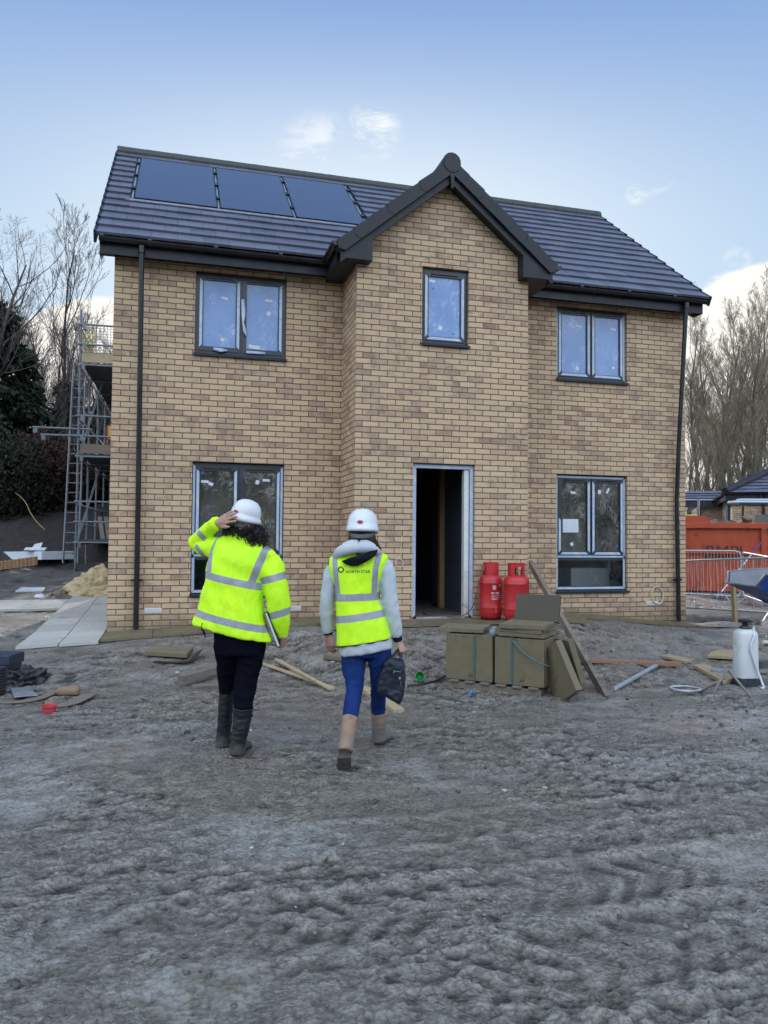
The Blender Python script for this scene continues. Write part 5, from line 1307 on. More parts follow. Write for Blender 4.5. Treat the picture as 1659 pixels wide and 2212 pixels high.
# leaning timber against the bay corner
a = gpz(1312, 1507); b = yp(1146, 1217, -.90)
m = MB(); m.bar(V((0,0,-.02)), b-a, .095, .048, .004, up=RH); solo(m, 'leaning_timber', M_GREYWOOD, a, 'long grey timber leaning on the bay corner behind the slabs', 'timber')
# --- gas cylinders
M_REDCYL = pm('scuffed_red_paint', (.42,.018,.022), (.52,.030,.034), 3, .38, .1, 30, dirt=(.33,.05,.05), dirt_amt=.15)
M_PRINT = pm('worn_white_print', (.62,.50,.50), (.75,.66,.66), 60, .6, 0)
M_BRASS = pm('dull_brass', (.22,.17,.08), (.32,.25,.12), 20, .4, .1, metal=.8)
def gas_cylinder(loc, rz, h, r, label, printed=True):
    t = thing('gas_cylinder', label, 'gas cylinder', loc, rz, 'red gas cylinders')
    b = MB(); hb = h*.80
    b.lathe([(r*.80,.012), (r*.84,.0), (r*.86,.05), (r*.97,.075), (r,.10), (r,.155), (r*1.012,.16), (r,.166), (r,hb*.80), (r*1.015,hb*.807), (r,hb*.815), (r*.99,hb*.86), (r*.93,hb*.92), (r*.78,hb*.965), (r*.5,hb*.99), (0,hb)], 40); b.build('tank', M_REDCYL, t, smooth=True)
    c = MB(); n = 30; rr = r*.66; vs, fs = [], []
    gaps = lambda a: (a % (2*math.pi)) < .9 or 2.6 < (a % (2*math.pi)) < 3.1
    for i in range(n):
        a = 2*math.pi*i/n; a2 = 2*math.pi*(i+1)/n
        if gaps(a): z0, z1 = (h-.045, h-.004)
        else: z0, z1 = hb*.93, h
        P = lambda q, z, o: (math.cos(q)*(rr+o), math.sin(q)*(rr+o), z)
        c.add([P(a,z0,0), P(a2,z0,0), P(a2,z1,0), P(a,z1,0), P(a,z0,-.005), P(a2,z0,-.005), P(a2,z1,-.005), P(a,z1,-.005)], [(0,1,2,3),(5,4,7,6),(3,2,6,7),(0,4,5,1),(0,3,7,4),(1,5,6,2)])
    c.tube([(math.cos(2*math.pi*i/30)*rr, math.sin(2*math.pi*i/30)*rr, h) for i in range(31)], .006, 6); c.build('collar', M_REDCYL, t, auto=40)
    v = MB(); v.lathe([(.026,hb-.005), (.026,hb+.03), (.018,hb+.032), (.018,hb+.085), (.0,hb+.086)], 12); v.tube([(.0,0,hb+.05), (.05,.02,hb+.05)], .018, 10); v.tube([(.05,.02,hb+.05), (.054,.022,hb+.05)], .011, 10); v.build('valve', M_BRASS, t, auto=40)
    if printed:
        p = MB(); R = random.Random(7)
        def strip(a0, a1, z0, z1, ro=.0012):
            k = 6
            for i in range(k):
                q0, q1 = a0+(a1-a0)*i/k, a0+(a1-a0)*(i+1)/k; p.add([(math.cos(q)*(r+ro), math.sin(q)*(r+ro), z) for q, z in ((q0,z0),(q1,z0),(q1,z1),(q0,z1))], [(0,1,2,3)])
        s0 = -1.98
        for i in range(7): strip(s0+i*.045, s0+i*.045+.036, .415, .445-R.uniform(0,.010)); strip(s0+.02+i*.040, s0+.02+i*.040+.028, .398, .410)
        strip(s0-.03, s0+.33, .452, .456)
        for i in range(14): strip(s0-.10+i*.052, s0-.10+i*.052+R.uniform(.025,.045), .345, .366) if i not in (5, 6) else None
        for j, (l, z) in enumerate(((.95,.326),(.9,.315),(.25,.305),(.85,.293),(.45,.283),(.55,.268))):
            q = s0-.08
            while q < s0-.08+l: w_ = R.uniform(.03,.08); strip(q, q+w_, z, z+.004+(.004 if j == 5 else 0)); q += w_+.014
        for z in (.462,.448,.436):
            q = s0+.55
            while q < s0+.55+(.28 if z > .44 else .1): w_ = R.uniform(.03,.06); strip(q, q+w_, z, z+.004); q += w_+.014
        strip(s0+.28, s0+.30, .10, .19); p.build('printed_label', M_PRINT, t, fixn=False)
    return t
cz = lambda x, y: gzp(x, y)+.001
c1p = yp(1060, 1336, -1.03); c1p = V((c1p.x, -1.03, cz(c1p.x, -1.03)))
gas_cylinder(c1p, .15, .745, .158, 'left red gas cylinder, printed in white, beside the door frame')
c2p = pt(1115, 1340, (c1p-CAMP).dot(FH)-.22); gas_cylinder((c2p.x, c2p.y, cz(c2p.x, -1.2)), -2.2, .745, .168, 'right red gas cylinder with paint runs behind the stacked slabs', False)
c3p = yp(999, 1300, .25); gas_cylinder((yp(1001, 1260, .30).x, .30, .201), 0, .80, .158, 'red gas cylinder standing in the dark hallway', False)
hp = [V((c1p.x-.10, c1p.y-.04, c1p.z+.70)), V((c1p.x-.19, c1p.y-.05, c1p.z+.50)), V((c1p.x-.24, c1p.y-.02, c1p.z+.22)), V((c1p.x-.33, c1p.y+.10, c1p.z+.05)), V((c1p.x-.52, -.83, .215)), V((c1p.x-.72, -.5, .215)), V((c1p.x-.55, .1, .215))]
m = MB(); m.tube([V(q)-hp[0] for q in [V(x) for x in spline(hp, 6)]], .007, 6); solo(m, 'gas_hose', pm('red_brown_hose', (.16,.035,.03), (.22,.05,.04), 9, .5, .1), hp[0], 'thin red-brown gas hose looping from the cylinder into the doorway', 'hose', smooth=True)
# inside the hall and behind the right window
t = thing('drum', 'dull grey metal drum on a stand just inside the doorway', 'drum', (3.98, .45, .201))
m = MB(); m.lathe([(.13,.22), (.155,.22), (.155,.62), (.165,.63), (.165,.66), (.15,.67), (0,.67)], 24); m.build('body', M_GALV, t, auto=40)
m = MB(); m.box(-.13,.13,-.11,.11,.10,.215); m.box(-.11,-.08,-.1,.1,0,.099); m.box(.08,.11,-.1,.1,0,.099); m.build('stand', M_BLACK, t)
m = MB(); m.bbox(.66, .5, .62, TT(0,0,.31), .012); o = solo(m, 'appliance_box', pm('pale_grey_panel', (.74,.82,.82), (.82,.88,.88), 3, .5, .05), (7.02, .36, .201), 'pale grey boxed appliance standing behind the right ground floor window', 'box')
m = MB(); m.bbox(.22, .2, .30, TT(0,0,.15), .01); m.bbox(.12, .10, .22, TT(.03,0,.41), .01); solo(m, 'packaging', M_STICK, (7.46, .35, .44), 'torn white packaging behind the right ground floor window', 'packaging')
m = MB(); m.bbox(.26, .22, .238, TT(0,0,.119), .01); solo(m, 'crate', M_BLACK, (7.46, .36, .201), 'dark crate under the torn packaging behind the window', 'crate')
# --- loose slabs and timber on the mud
def flat_quad(uvs, th, mat, name, label, cat, lift=.01, group=None, tilt=0.0):
    P = [gpz(u, v) for u, v in uvs]; z = sum(p.z for p in P)/len(P)+lift
    P = [V((p.x, p.y, .6*z+.4*(p.z+lift))) for p in P]; c = sum(P, V())/len(P); m = MB(); m.prism([p-c for p in P], (0,0,th)); o = solo(m, name, mat, c, label, cat, group=group)
    b = o.modifiers.new('bevel', 'BEVEL'); b.width = .004; b.segments = 2; return o
flat_quad([(313,1421),(403,1428),(417,1405),(334,1398)], .045, M_SLAB, 'paving_slab', 'single olive slab lying on the mud left of the walkers', 'paving slab', group='loose paving slabs')
flat_quad([(698,1427),(792,1446),(806,1425),(738,1409)], .045, M_SLAB, 'paving_slab', 'olive slab lying behind the walker with the bag', 'paving slab', group='loose paving slabs')
flat_quad([(1528,1424),(1598,1430),(1598,1409),(1543,1412)], .04, M_TIMBER, 'board_offcut', 'flat pale board behind the white spray tank', 'board')
flat_quad([(1497,1445),(1562,1482),(1590,1474),(1522,1441)], .04, M_TIMBER, 'board_offcut', 'pale board with a cut corner lying left of the white tank', 'board')
flat_quad([(1428,1422),(1480,1438),(1496,1434),(1444,1418)], .035, M_TIMBER, 'board_offcut', 'short mud-spattered board beyond the reddish plank', 'board')
def log(u0, v0, u1, v1, w_, h, mat, name, label, cat, l0=0.0, l1=0.0, group=None):
    a, b = gpz(u0, v0)+V((0,0,h/2+l0)), gpz(u1, v1)+V((0,0,h/2+l1)); m = MB(); m.bar(V(), b-a, w_, h, .004); return solo(m, name, mat, a, label, cat, group=group)
log(391, 1484, 482, 1462, .10, .065, M_GREYWOOD, 'timber_offcut', 'upper of two grey timbers beside the wellington boots', 'timber', .05, .06)
log(416, 1494, 482, 1490, .12, .06, M_GREYWOOD, 'timber_offcut', 'lower of two grey timbers beside the wellington boots', 'timber')
log(508, 1430, 566, 1419, .09, .035, M_GREYWOOD, 'timber_offcut', 'short dark timber behind the pale battens', 'timber')
log(568, 1436, 722, 1489, .042, .022, M_PALEWOOD, 'batten', 'pale batten lying underneath its crossing neighbour between the walkers', 'batten')
log(596, 1431, 716, 1496, .042, .022, M_PALEWOOD, 'batten', 'pale batten crossing on top of the other between the walkers', 'batten', .024, .018)
log(783, 1490, 862, 1541, .10, .038, M_PALEWOOD, 'board_offcut', 'pale board half behind the jeans of the walker with the bag', 'board')
log(1228, 1438, 1466, 1444, .10, .040, M_REDWOOD, 'plank', 'long reddish plank lying right of the leaning slabs', 'plank', .045, .035)
a, b = gpz(1325, 1496), gpz(1430, 1440); m = MB(); m.tube([V((0,0,.028)), b-a+V((0,0,.05))], .025, 14); m.tube([V((-.001,0,.028)), V((0.02,0.005,.028))], .021, 14); solo(m, 'steel_tube', M_GALV, a, 'grey steel tube lying by the foot of the leaning timber', 'tube', auto=40)
# small litter
g = gpz(908, 1471); M_GRN = pm('green_plastic', (.015,.26,.05), (.03,.36,.08), 12, .3, 0)
m = MB(); m.lathe([(.0,.0), (.030,.0), (.040,.012), (.046,.05), (.048,.085), (.044,.085), (.041,.05), (.034,.014), (0,.012)], 20); m.xf(TT(0,0,.045) @ RZ(-.4) @ RX(rad(78))); solo(m, 'plastic_cup', M_GRN, g, 'crushed green plastic cup lying in the mud near the bag', 'cup', smooth=True)
g = gpz(1018, 1506); m = MB(); m.add([(-.03,0,0),(.0,-.012,.03),(.012,.0,.05),(.034,.01,.012),(.02,.02,.0),(-.01,.02,.035)], [(0,1,2),(1,3,2),(2,3,5),(3,4,5),(5,0,2)]); solo(m, 'plastic_scrap', pm('bright_blue_plastic', (.02,.16,.62), (.03,.22,.75), 9, .4, 0), g+V((0,0,.01)), 'bright blue plastic scrap in front of the pallet', 'litter')
g = gpz(106, 1540); m = MB(); m.lathe([(0,.01), (.066,.01), (.070,0), (.072,.052), (.082,.058), (.082,.068), (.074,.070), (.068,.058), (.064,.018), (0,.016)], 28); m.xf(RX(.08) @ Matrix.Scale(.8, 4)); solo(m, 'plastic_bowl', pm('faded_red_plastic', (.40,.035,.045), (.50,.06,.07), 6, .45, .1), g+V((0,0,.012)), 'red round plastic bowl lying on the mud at the left', 'bowl', auto=40)
g = gpz(147, 1503); m = MB(); m.bbox(.20, .11, .075, TT(0,0,.045) @ RZ(-.12) @ RX(.1), .025, .007, random.Random(3)); solo(m, 'brick_bat', pm('tan_sandstone', (.22,.14,.08), (.30,.20,.12), 9, .85, .5, 60, dirt=(.12,.09,.07)), g, 'tan broken brick lying on the boards at the left', 'brick', smooth=True)
def curved_strip(uv, w_, th, mat, name, label, cat, lift=.012):
    P = [gpz(u, v)+V((0,0,lift+dz)) for u, v, dz in uv]; c = P[0].copy(); sp = [V(q) for q in spline([p-c for p in P], 4)]; m = MB()
    m.tube(sp, [(w_/2, th/2)]*len(sp), 8, ref=V((0,0,1)).cross((sp[-1]-sp[0]).normalized()), sq=.4); return solo(m, name, mat, c, label, cat, smooth=True)
curved_strip([(-20,1520,0),(40,1519,.0),(90,1512,.01),(122,1500,.03)], .10, .014, M_GREYWOOD, 'warped_board', 'thin dark warped board curving up from the left edge', 'board')
curved_strip([(105,1530,0),(150,1524,.005),(180,1512,.01),(196,1502,.01)], .14, .014, M_GREYWOOD, 'warped_board', 'thin warped board carrying mud behind the red bowl', 'board')
flat_quad([(30,1512),(82,1508),(62,1488),(22,1489)], .008, pm('wet_grey_sheet', (.20,.21,.23), (.33,.34,.37), 4, .25, .2, dirt=(.08,.075,.07), dirt_amt=.4), 'metal_sheet', 'shiny wet grey sheet lying at the left edge', 'sheet', .015)
curved_strip([(334,1431,0),(380,1433,.0),(412,1432,.015),(432,1418,.06)], .10, .006, M_BLKCABLE, 'membrane_strip', 'black membrane strip curling up beside the single slab', 'strip')
g = gpz(2, 1500); m = MB(); R = random.Random(1)
for k in range(9): m.lathe([(.085,.0), (.092,.006), (.092,.020), (.085,.026)], 20, (0,0,.012+k*.027))
solo(m, 'corrugated_pipe', M_BLKCABLE, g+V((-.05,.0,0)), 'black corrugated pipe end standing at the left edge', 'pipe')
g = gpz(8, 1470); m = MB(); m.bbox(.36, .3, .10, TT(-.05,0,.22), .012); m.bbox(.30, .26, .2, TT(-.05,.03,.1), .01); solo(m, 'crate', pm('dark_blue_plastic', (.015,.022,.045), (.03,.04,.07), 9, .45, .1), g, 'dark blue crate half outside the left edge', 'crate', -.3)
def blob(name, label, cat, loc, sc, mat, seed, amp=.35, n=3, kind=None, fs=2.2):
    bm = bmesh.new(); bmesh.ops.create_icosphere(bm, subdivisions=n+1, radius=1)
    q = np.array([v.co for v in bm.verts]); k = 1+amp*fbm(q[:,0]*fs+seed, q[:,1]*fs, 4, z=q[:,2]*fs)
    for v, s in zip(bm.verts, k): v.co = V((v.co.x*sc[0], v.co.y*sc[1], max(v.co.z, -.3)*sc[2]))*float(s)
    me = bpy.data.meshes.new(name); bm.to_mesh(me); bm.free(); me.shade_smooth(); me.materials.append(mat); o = bpy.data.objects.new(name, me); COL.objects.link(o); o.location = loc; return tag(o, label, cat, kind=kind)
blob('black_sheeting', 'crumpled black sheeting heaped at the left edge', 'sheeting', gpz(48, 1474), (.22,.14,.13), M_BLKCABLE, 4, .6, 4, fs=3.5)
M_WOOL = pm('yellow_mineral_wool', (.40,.30,.16), (.56,.45,.26), 5, .95, 1.0, 14, bdist=.05)
g = gpz(200, 1286); blob('insulation_wool', 'crumpled beige mineral wool heaped by the left-hand house corner', 'insulation', g+V((.05,.25,.05)), (.50,.40,.42), M_WOOL, 9, .40, 5, fs=1.25)
g2 = gpz(215, 1290); blob('insulation_wool', 'smaller roll of beige mineral wool in front of the larger heap', 'insulation', g2+V((.05,.0,.05)), (.34,.17,.16), M_WOOL, 3, .30, 5, fs=1.4)
# --- dust suppression tank and its hoses
sp0 = gpz(1611, 1480); t = thing('spray_tank', 'tall dirty white spray tank with black pump top and hose', 'spray tank', sp0, math.atan2(RH.y, RH.x)+.1)
M_TANK = pm('dirty_white_tank', (.52,.54,.54), (.62,.63,.62), 3, .45, .15, 12, dirt=(.26,.19,.12), dirt_amt=.3, dscale=5)
m = MB(); m.tube([(0,0,.07), (0,0,.09), (0,0,.53), (0,0,.555), (0,0,.58)], [(.108,.095),(.112,.098),(.108,.094),(.098,.085),(.055,.05)], 24, ref=(1,0,0), sq=.55); m.build('tank', M_TANK, t, smooth=False, auto=50)
m = MB(); m.tube([(0,0,.0), (0,0,.085)], [(.118,.10),(.113,.098)], 20, ref=(1,0,0), sq=.6); m.build('base', pm('black_blue_plastic', (.015,.02,.03), (.03,.035,.05), 9, .5, .1), t)
m = MB(); m.lathe([(.05,.575), (.058,.585), (.050,.61), (.03,.615), (.03,.65), (.07,.652), (.075,.665), (.06,.68), (.02,.685), (0,.685)], 20); m.bbox(.13,.035,.02, TT(0,0,.672), .008); m.build('pump_top', M_BLACK, t, auto=40)
m = MB(); m.tube([V(q) for q in spline([(.065,-.02,.60), (.05,-.07,.57), (.03,-.105,.51), (-.01,-.11,.40), (.02,-.11,.28), (.06,-.12,.16), (.085,-.16,.04), (.06,-.22,.015), (.02,-.24,.015)], 6)], .011, 8); m.build('hose', pm('milky_hose', (.50,.54,.58), (.60,.63,.66), 9, .4, 0), t, smooth=True)
m = MB(); m.tube([(.075,-.03,.61), (.02,-.09,.50)], [.016,.010], 8); m.build('trigger_lance', pm('grey_plastic', (.30,.31,.33), (.38,.39,.40), 9, .4, 0), t, smooth=True)
g = gpz(1480, 1493); m = MB(); P = []
for k in range(60): an = k*.42; P.append((math.cos(an)*.14*(1+.05*math.sin(k*.5)), math.sin(an)*.14*(1+.05*math.cos(k*.7)), .022+.008*(k % 15)/15+.004*math.sin(k)))
m.tube(P, .0075, 6); solo(m, 'hose_coil', pm('grey_pvc_hose', (.34,.36,.37), (.44,.46,.47), 9, .45, .1), g, 'coil of pale grey hose lying on the mud', 'hose', smooth=True)
ground_line('bent_pipe', [(1510,1497),(1540,1485,.02),(1566,1478,.03)], .014, M_GREYWOOD, 'brown stick lying between the hose coil and the tank', 'stick', .005)
a = gpz(1541, 1502); P = [a, pt(1552, 1480, (a-CAMP).dot(FH))+V((0,0,0)), pt(1570, 1451, (a-CAMP).dot(FH)+.02), pt(1578, 1455, (a-CAMP).dot(FH)+.02), pt(1600, 1482, (a-CAMP).dot(FH)-.05), gpz(1622, 1508)]
m = MB(); m.tube([V(q) for q in spline([p-a for p in P], 5)], .012, 7); solo(m, 'bent_conduit', pm('dirty_grey_conduit', (.15,.145,.135), (.24,.23,.21), 8, .5, .2, dirt=(.12,.10,.08)), a+V((0,0,.012)), 'dirty grey conduit bent into an arch before the tank', 'conduit', smooth=True)
a = gpz(1562, 1462); m = MB(); m.bbox(.24,.085,.07, TT(0,0,.05) @ RZ(-.5), .01); m.bbox(.16,.10,.05, TT(.16,-.03,.03) @ RZ(-.3), .01); solo(m, 'grey_fitting', pm('grey_plastic_fitting', (.20,.22,.24), (.30,.32,.34), 8, .5, .2, dirt=(.1,.09,.08)), a, 'muddy grey plastic fitting lying left of the tank', 'fitting')
log(1638, 1478, 1690, 1476, .07, .06, M_GREYWOOD, 'timber_offcut', 'muddy round timber reaching the right edge beside the tank', 'timber')
a, b = gpz(1648, 1392), gpz(1690, 1392); m = MB(); m.tube([V((0,0,.03)), b-a+V((0,0,.03))], .026, 12); solo(m, 'plastic_pipe', M_WHITE_PL, a, 'white pipe end at the right edge above the tank', 'pipe')
a = gpz(1650, 1445); m = MB(); m.lathe([(.07,0), (.08,.01), (.08,.09), (.05,.10), (0,.10)], 18); solo(m, 'drain_fitting', pm('dark_grey_plastic', (.06,.065,.07), (.10,.105,.11), 8, .45, .1, dirt=(.15,.13,.11)), a, 'round grey drain fitting half outside the right edge', 'fitting', auto=40)
# --- the left background: boards on bricks, bricks, sheet, rope
sb0 = pt(3, 1211, 20.5); sb1 = pt(88, 1207, 19.6); a_ = ang(sb0, sb1); L = (V((sb1.x,sb1.y,0))-V((sb0.x,sb0.y,0))).length; top = pt(88, 1193, 19.6).z
g = gz(sb1.x, sb1.y); th = (top-pt(88, 1206.5, 19.6).z)*1.35
M_EPS = pm('white_foam_board', (.58,.62,.66), (.68,.71,.74), 2, .7, .1, dirt=(.3,.29,.27), dirt_amt=.2)
m = MB(); m.bbox(L+.5, .95, th, TT(L/2-.25, .50, top-th/2) @ RY(-.02), .01); solo(m, 'foam_board', M_EPS, (sb0.x, sb0.y, 0), 'thick white foam boards stacked on bricks below the soil heap', 'foam board', a_)
m = MB(); m.bbox(.5,.3,.02, TT(0,0,.05) @ RX(.2), .004); m.add([(-.1,0,.05),(.12,.02,.06),(.16,.1,.22),(-.02,.06,.18)], [(0,1,2,3)]); solo(m, 'torn_sheet', M_EPS, pt(76, 1190, 19.9), 'torn white and black sheet lying on the foam boards', 'sheet')
M_FACEBR = pm('new_buff_brick', (.36,.215,.11), (.46,.29,.15), 8, .85, .4, 60, dirt=(.2,.14,.09))
proto = None; rbk = random.Random(6)
for i in range(10):
    u = -2+i*8.6; p = pt(u, 1232-i*1.35, 19.3); z = gz(p.x, p.y); z = pt(u, 1229-i*1.2, 19.3).z-.03
    if proto is None:
        m = MB(); m.bbox(.215,.1025,.065, TT(0,0,.1075) @ RY(math.pi/2), .003); br_ = thing('brick', '', 'brick', (p.x, p.y, z), 0, 'buff bricks set in a row under the foam boards'); m.build('body', M_FACEBR, br_)
        for dz in (.05, .107, .165): m = MB(); m.tube([(0,-.0520,dz), (0,-.0505,dz)], .017, 10); m.build('core_hole', M_BLACK, br_)
        proto = br_; c = br_
    else: c = copy_tree(proto); c.location = (p.x, p.y, z)
    c.rotation_euler = (0, 0, a_+rbk.uniform(-.12, .12)); c['label'] = 'buff brick standing in the row under the white foam boards'
p = pt(111, 1168, 21.5); m = MB(); m.bbox(.22,.11,.07, None, .004); hb = solo(m, 'brick', M_FACEBR, p, 'loose buff brick lying on the slope of the soil heap', 'brick'); hb.rotation_euler = (.9,.2,.5)
flat_quad([(33,1284),(92,1283),(99,1271),(46,1272)], .03, pm('speckled_white_board', (.36,.38,.42), (.55,.58,.62), 30, .6, .3, dirt=(.15,.15,.16), dirt_amt=.3, dscale=25), 'speckled_board', 'speckled white board lying flat beyond the pale paving', 'board', .02)
blob('paper_sack', 'crumpled white scrap at the far edge of the pale paving', 'scrap', gpz(86, 1291), (.10,.07,.06), M_EPS, 5, .4, 2)
P = [pt(14, 1053, 22.4), pt(38, 1068, 21.8), pt(55, 1085, 21.3), pt(66, 1108, 20.8), pt(80, 1128, 20.4), pt(97, 1144, 20.1)]
P = [V((p.x, p.y, max(p.z, gz(p.x, p.y)+.04))) for p in P]; m = MB(); m.tube([V(q)-P[0] for q in spline(P, 5)], .012, 6); solo(m, 'rope', pm('yellow_rope', (.24,.19,.06), (.32,.25,.09), 9, .7, .2), P[0], 'yellow hose trailing down the soil heap', 'hose', smooth=True)
rs2 = random.Random(44)
for (u, v, s, lab) in ((128, 1285, .13, 'rounded tan stone beside the insulation wool'), (140, 1278, .10, 'angular brown stone behind the tan one'), (150, 1266, .16, 'flat pale stone below the scaffold foot'), (30, 1243, .16, 'pale broken lump lying under the row of bricks'), (54, 1233, .18, 'white broken lump at the end of the row of bricks')):
    o = blob('stone', lab, 'stone', gpz(u, v)+V((0,0,.02)), (s, s*.7, s*.5), M_EPS if 'white' in lab else pm('tan_stone', (.16,.125,.085), (.24,.19,.13), 6, .85, .5), rs2.randint(1, 50), .35, 2)
# --- scaffold with its ladder
sf0 = gpz(162, 1243); SX, SY, SZ = sf0.x, sf0.y, sf0.z
scf = thing('scaffold', 'grey tube scaffold with three board lifts standing behind the left-hand house corner', 'scaffold', (SX, SY, SZ), -.02)
dS0 = (sf0-CAMP).dot(FH); zl = lambda v: pt(172, v, dS0).z-SZ
M_TUBE = pm('dull_scaffold_tube', (.115,.135,.155), (.19,.215,.24), 6, .5, .2, metal=.3, dirt=(.12,.10,.085), dirt_amt=.25)
M_BOARD = pm('scaffold_board', (.34,.27,.15), (.45,.36,.21), 3, .75, .3, dirt=(.2,.16,.1), dirt_amt=.3)
M_DECK = pm('dark_deck_steel', (.022,.023,.026), (.040,.041,.045), 5, .6, .2)
YB = (0, 1.9, 3.8, 5.7, 7.6); XI = 1.25; LIFT = (zl(1170), zl(984), zl(786)); ZTOP = zl(668)
for j, y in enumerate(YB):
    for x in (0, XI):
        m = MB(); m.tube([(x, y, -.25 if j else -.05), (x, y, ZTOP-(.0 if j == 0 and x == 0 else .25))], .0242, 8)
        zz = .35
        while zz < ZTOP-.3: m.tube([(x, y, zz), (x, y, zz+.06)], .034, 8); zz += .5
        m.build('standard', M_TUBE, scf, auto=40)
for x in (0, XI):
    for L_ in LIFT:
        for dz in (0, .47, .95):
            m = MB(); m.tube([(x, -.12 if dz == 0 else .0, L_-.06+dz), (x, YB[-1]+.2, L_-.06+dz)], .0242, 7); m.build('ledger', M_TUBE, scf)
for L_ in LIFT:
    for dz in (-.02, .47, .95):
        m = MB(); m.tube([(-.06, -.03, L_+dz), (XI+.1, -.03, L_+dz)], .0242, 7)
        for x in (.05,): m.box(x, x+.07, -.055, -.005, L_+dz-.12, L_+dz+.03)
        m.build('transom', M_TUBE, scf)
    for y in YB[1:]:
        m = MB(); m.tube([(-.06, y, L_-.03), (XI+.1, y, L_-.03)], .0242, 6); m.build('transom', M_TUBE, scf)
for i, L_ in enumerate(LIFT):
    m = MB()
    for k in range(5): m.box(.05+k*.235, .05+k*.235+.225, .0, YB[-1], L_, L_+.038)
    m.build('board_deck', M_DECK, scf)
for L_, mt in ((LIFT[2], M_BOARD), (LIFT[1], M_GREYWOOD)):
    m = MB(); m.box(.04, XI+.1, .01, .045, L_+.06, L_+.285); m.build('toe_board', mt, scf)
m = MB(); z0, z1 = LIFT[2]+.29, LIFT[2]+.95; n = 15
for i in range(n+1): x = .03+(XI-.03)*i/n; m.box(x-.005, x+.005, -.002, .003, z0, z1)
for i in range(11): z = z0+(z1-z0)*i/10; m.box(.03, XI, .0035, .0075, z-.005, z+.005)
m.build('brick_guard', M_TUBE, scf, fixn=False)
m = MB(); M_YNET = pm('yellow_netting', (.50,.40,.03), (.62,.50,.06), 5, .7, .1)
for i in range(40): y = .1+i*.19; m.box(-.03, -.026, y, y+.012, z0, z1+.02)
for i in range(14): z = z0+(z1-z0)*i/13; m.box(-.034, -.0305, .1, 7.5, z, z+.012)
m.build('debris_net', M_YNET, scf, fixn=False)
for xa, xb, za, zb in ((.05, .36, z0, z1-.05), (XI-.24, XI-.02, z0+.18, z0+.42)):
    m = MB()
    for i in range(13): x = xa+(xb-xa)*i/12; m.box(x-.004, x+.004, .020, .024, za, zb)
    for i in range(16): z = za+(zb-za)*i/15; m.box(xa, xb, .0245, .0285, z-.004, z+.004)
    m.build('yellow_net', M_YNET, scf, fixn=False)
for z, x0 in ((zl(926), -1.02), (zl(941), -.84)):
    m = MB(); m.tube([(x0, .05, z), (.3, .05, z)], .0242, 8); m.box(x0+.02, x0+.10, .02, .08, z-.13, z-.02); m.build('projecting_tube', M_TUBE, scf)
m = MB(); m.tube([(.0, .02, LIFT[0]-.1), (.35, YB[1], LIFT[1]+.1)], .0242, 7); m.tube([(.0, .02, LIFT[1]-.1), (.3, YB[1], LIFT[2]-.1)], .0242, 7); m.build('brace', M_TUBE, scf)
m = MB(); m.box(.62, 1.3, .5, .54, LIFT[1]+.50, LIFT[1]+.80); ps = m.build('amber_panel', pm('amber_panel', (.50,.33,.05), (.60,.42,.08), 5, .6, .1), scf)
m = MB(); m.box(.60, 1.32, .495, .545, LIFT[1]+.80, LIFT[1]+.83); m.box(.60, 1.32, .495, .545, LIFT[1]+.47, LIFT[1]+.50); m.box(.585, .62, .495, .545, LIFT[1]+.0, LIFT[1]+.83); m.build('orange_edge', M_ORANGE, ps)
m = MB(); m.bar((.0, -.05, zl(1228)), (1.2, -.02, zl(1218)), .25, .03, .003); m.bar((.02, -.1, zl(1222)), (1.2, -.07, zl(1212)), .03, .07, .003); m.build('low_tray', M_DECK, scf)
sh_ = random.Random(3)
for k in range(5): m = MB(); m.bar((.55+k*.13, .5+.1*k, LIFT[0]+.05), (.42+k*.14, .9+.1*k, LIFT[0]+.62), .10, .03, .003); o = m.build('stored_board', M_GREYWOOD, scf)
la = pt(152, 1217, dS0+.5); lt_ = pt(172, 800, dS0+1.7); ldr = thing('ladder', 'long grey ladder leaning up the outer side of the scaffold', 'ladder', (la.x, la.y, la.z))
e = lt_-la; sdv = RH*.18
for s in (-1, 1): m = MB(); m.bar(sdv*s, e+sdv*s*.92, .065, .028, .004, up=RH); m.build('stile', M_TUBE, ldr)
m = MB()
for k in range(1, 20): q = e*(k/20); m.tube([q-sdv, q+sdv], .014, 6)
pieces(m, 8, 'rung', M_TUBE, ldr)
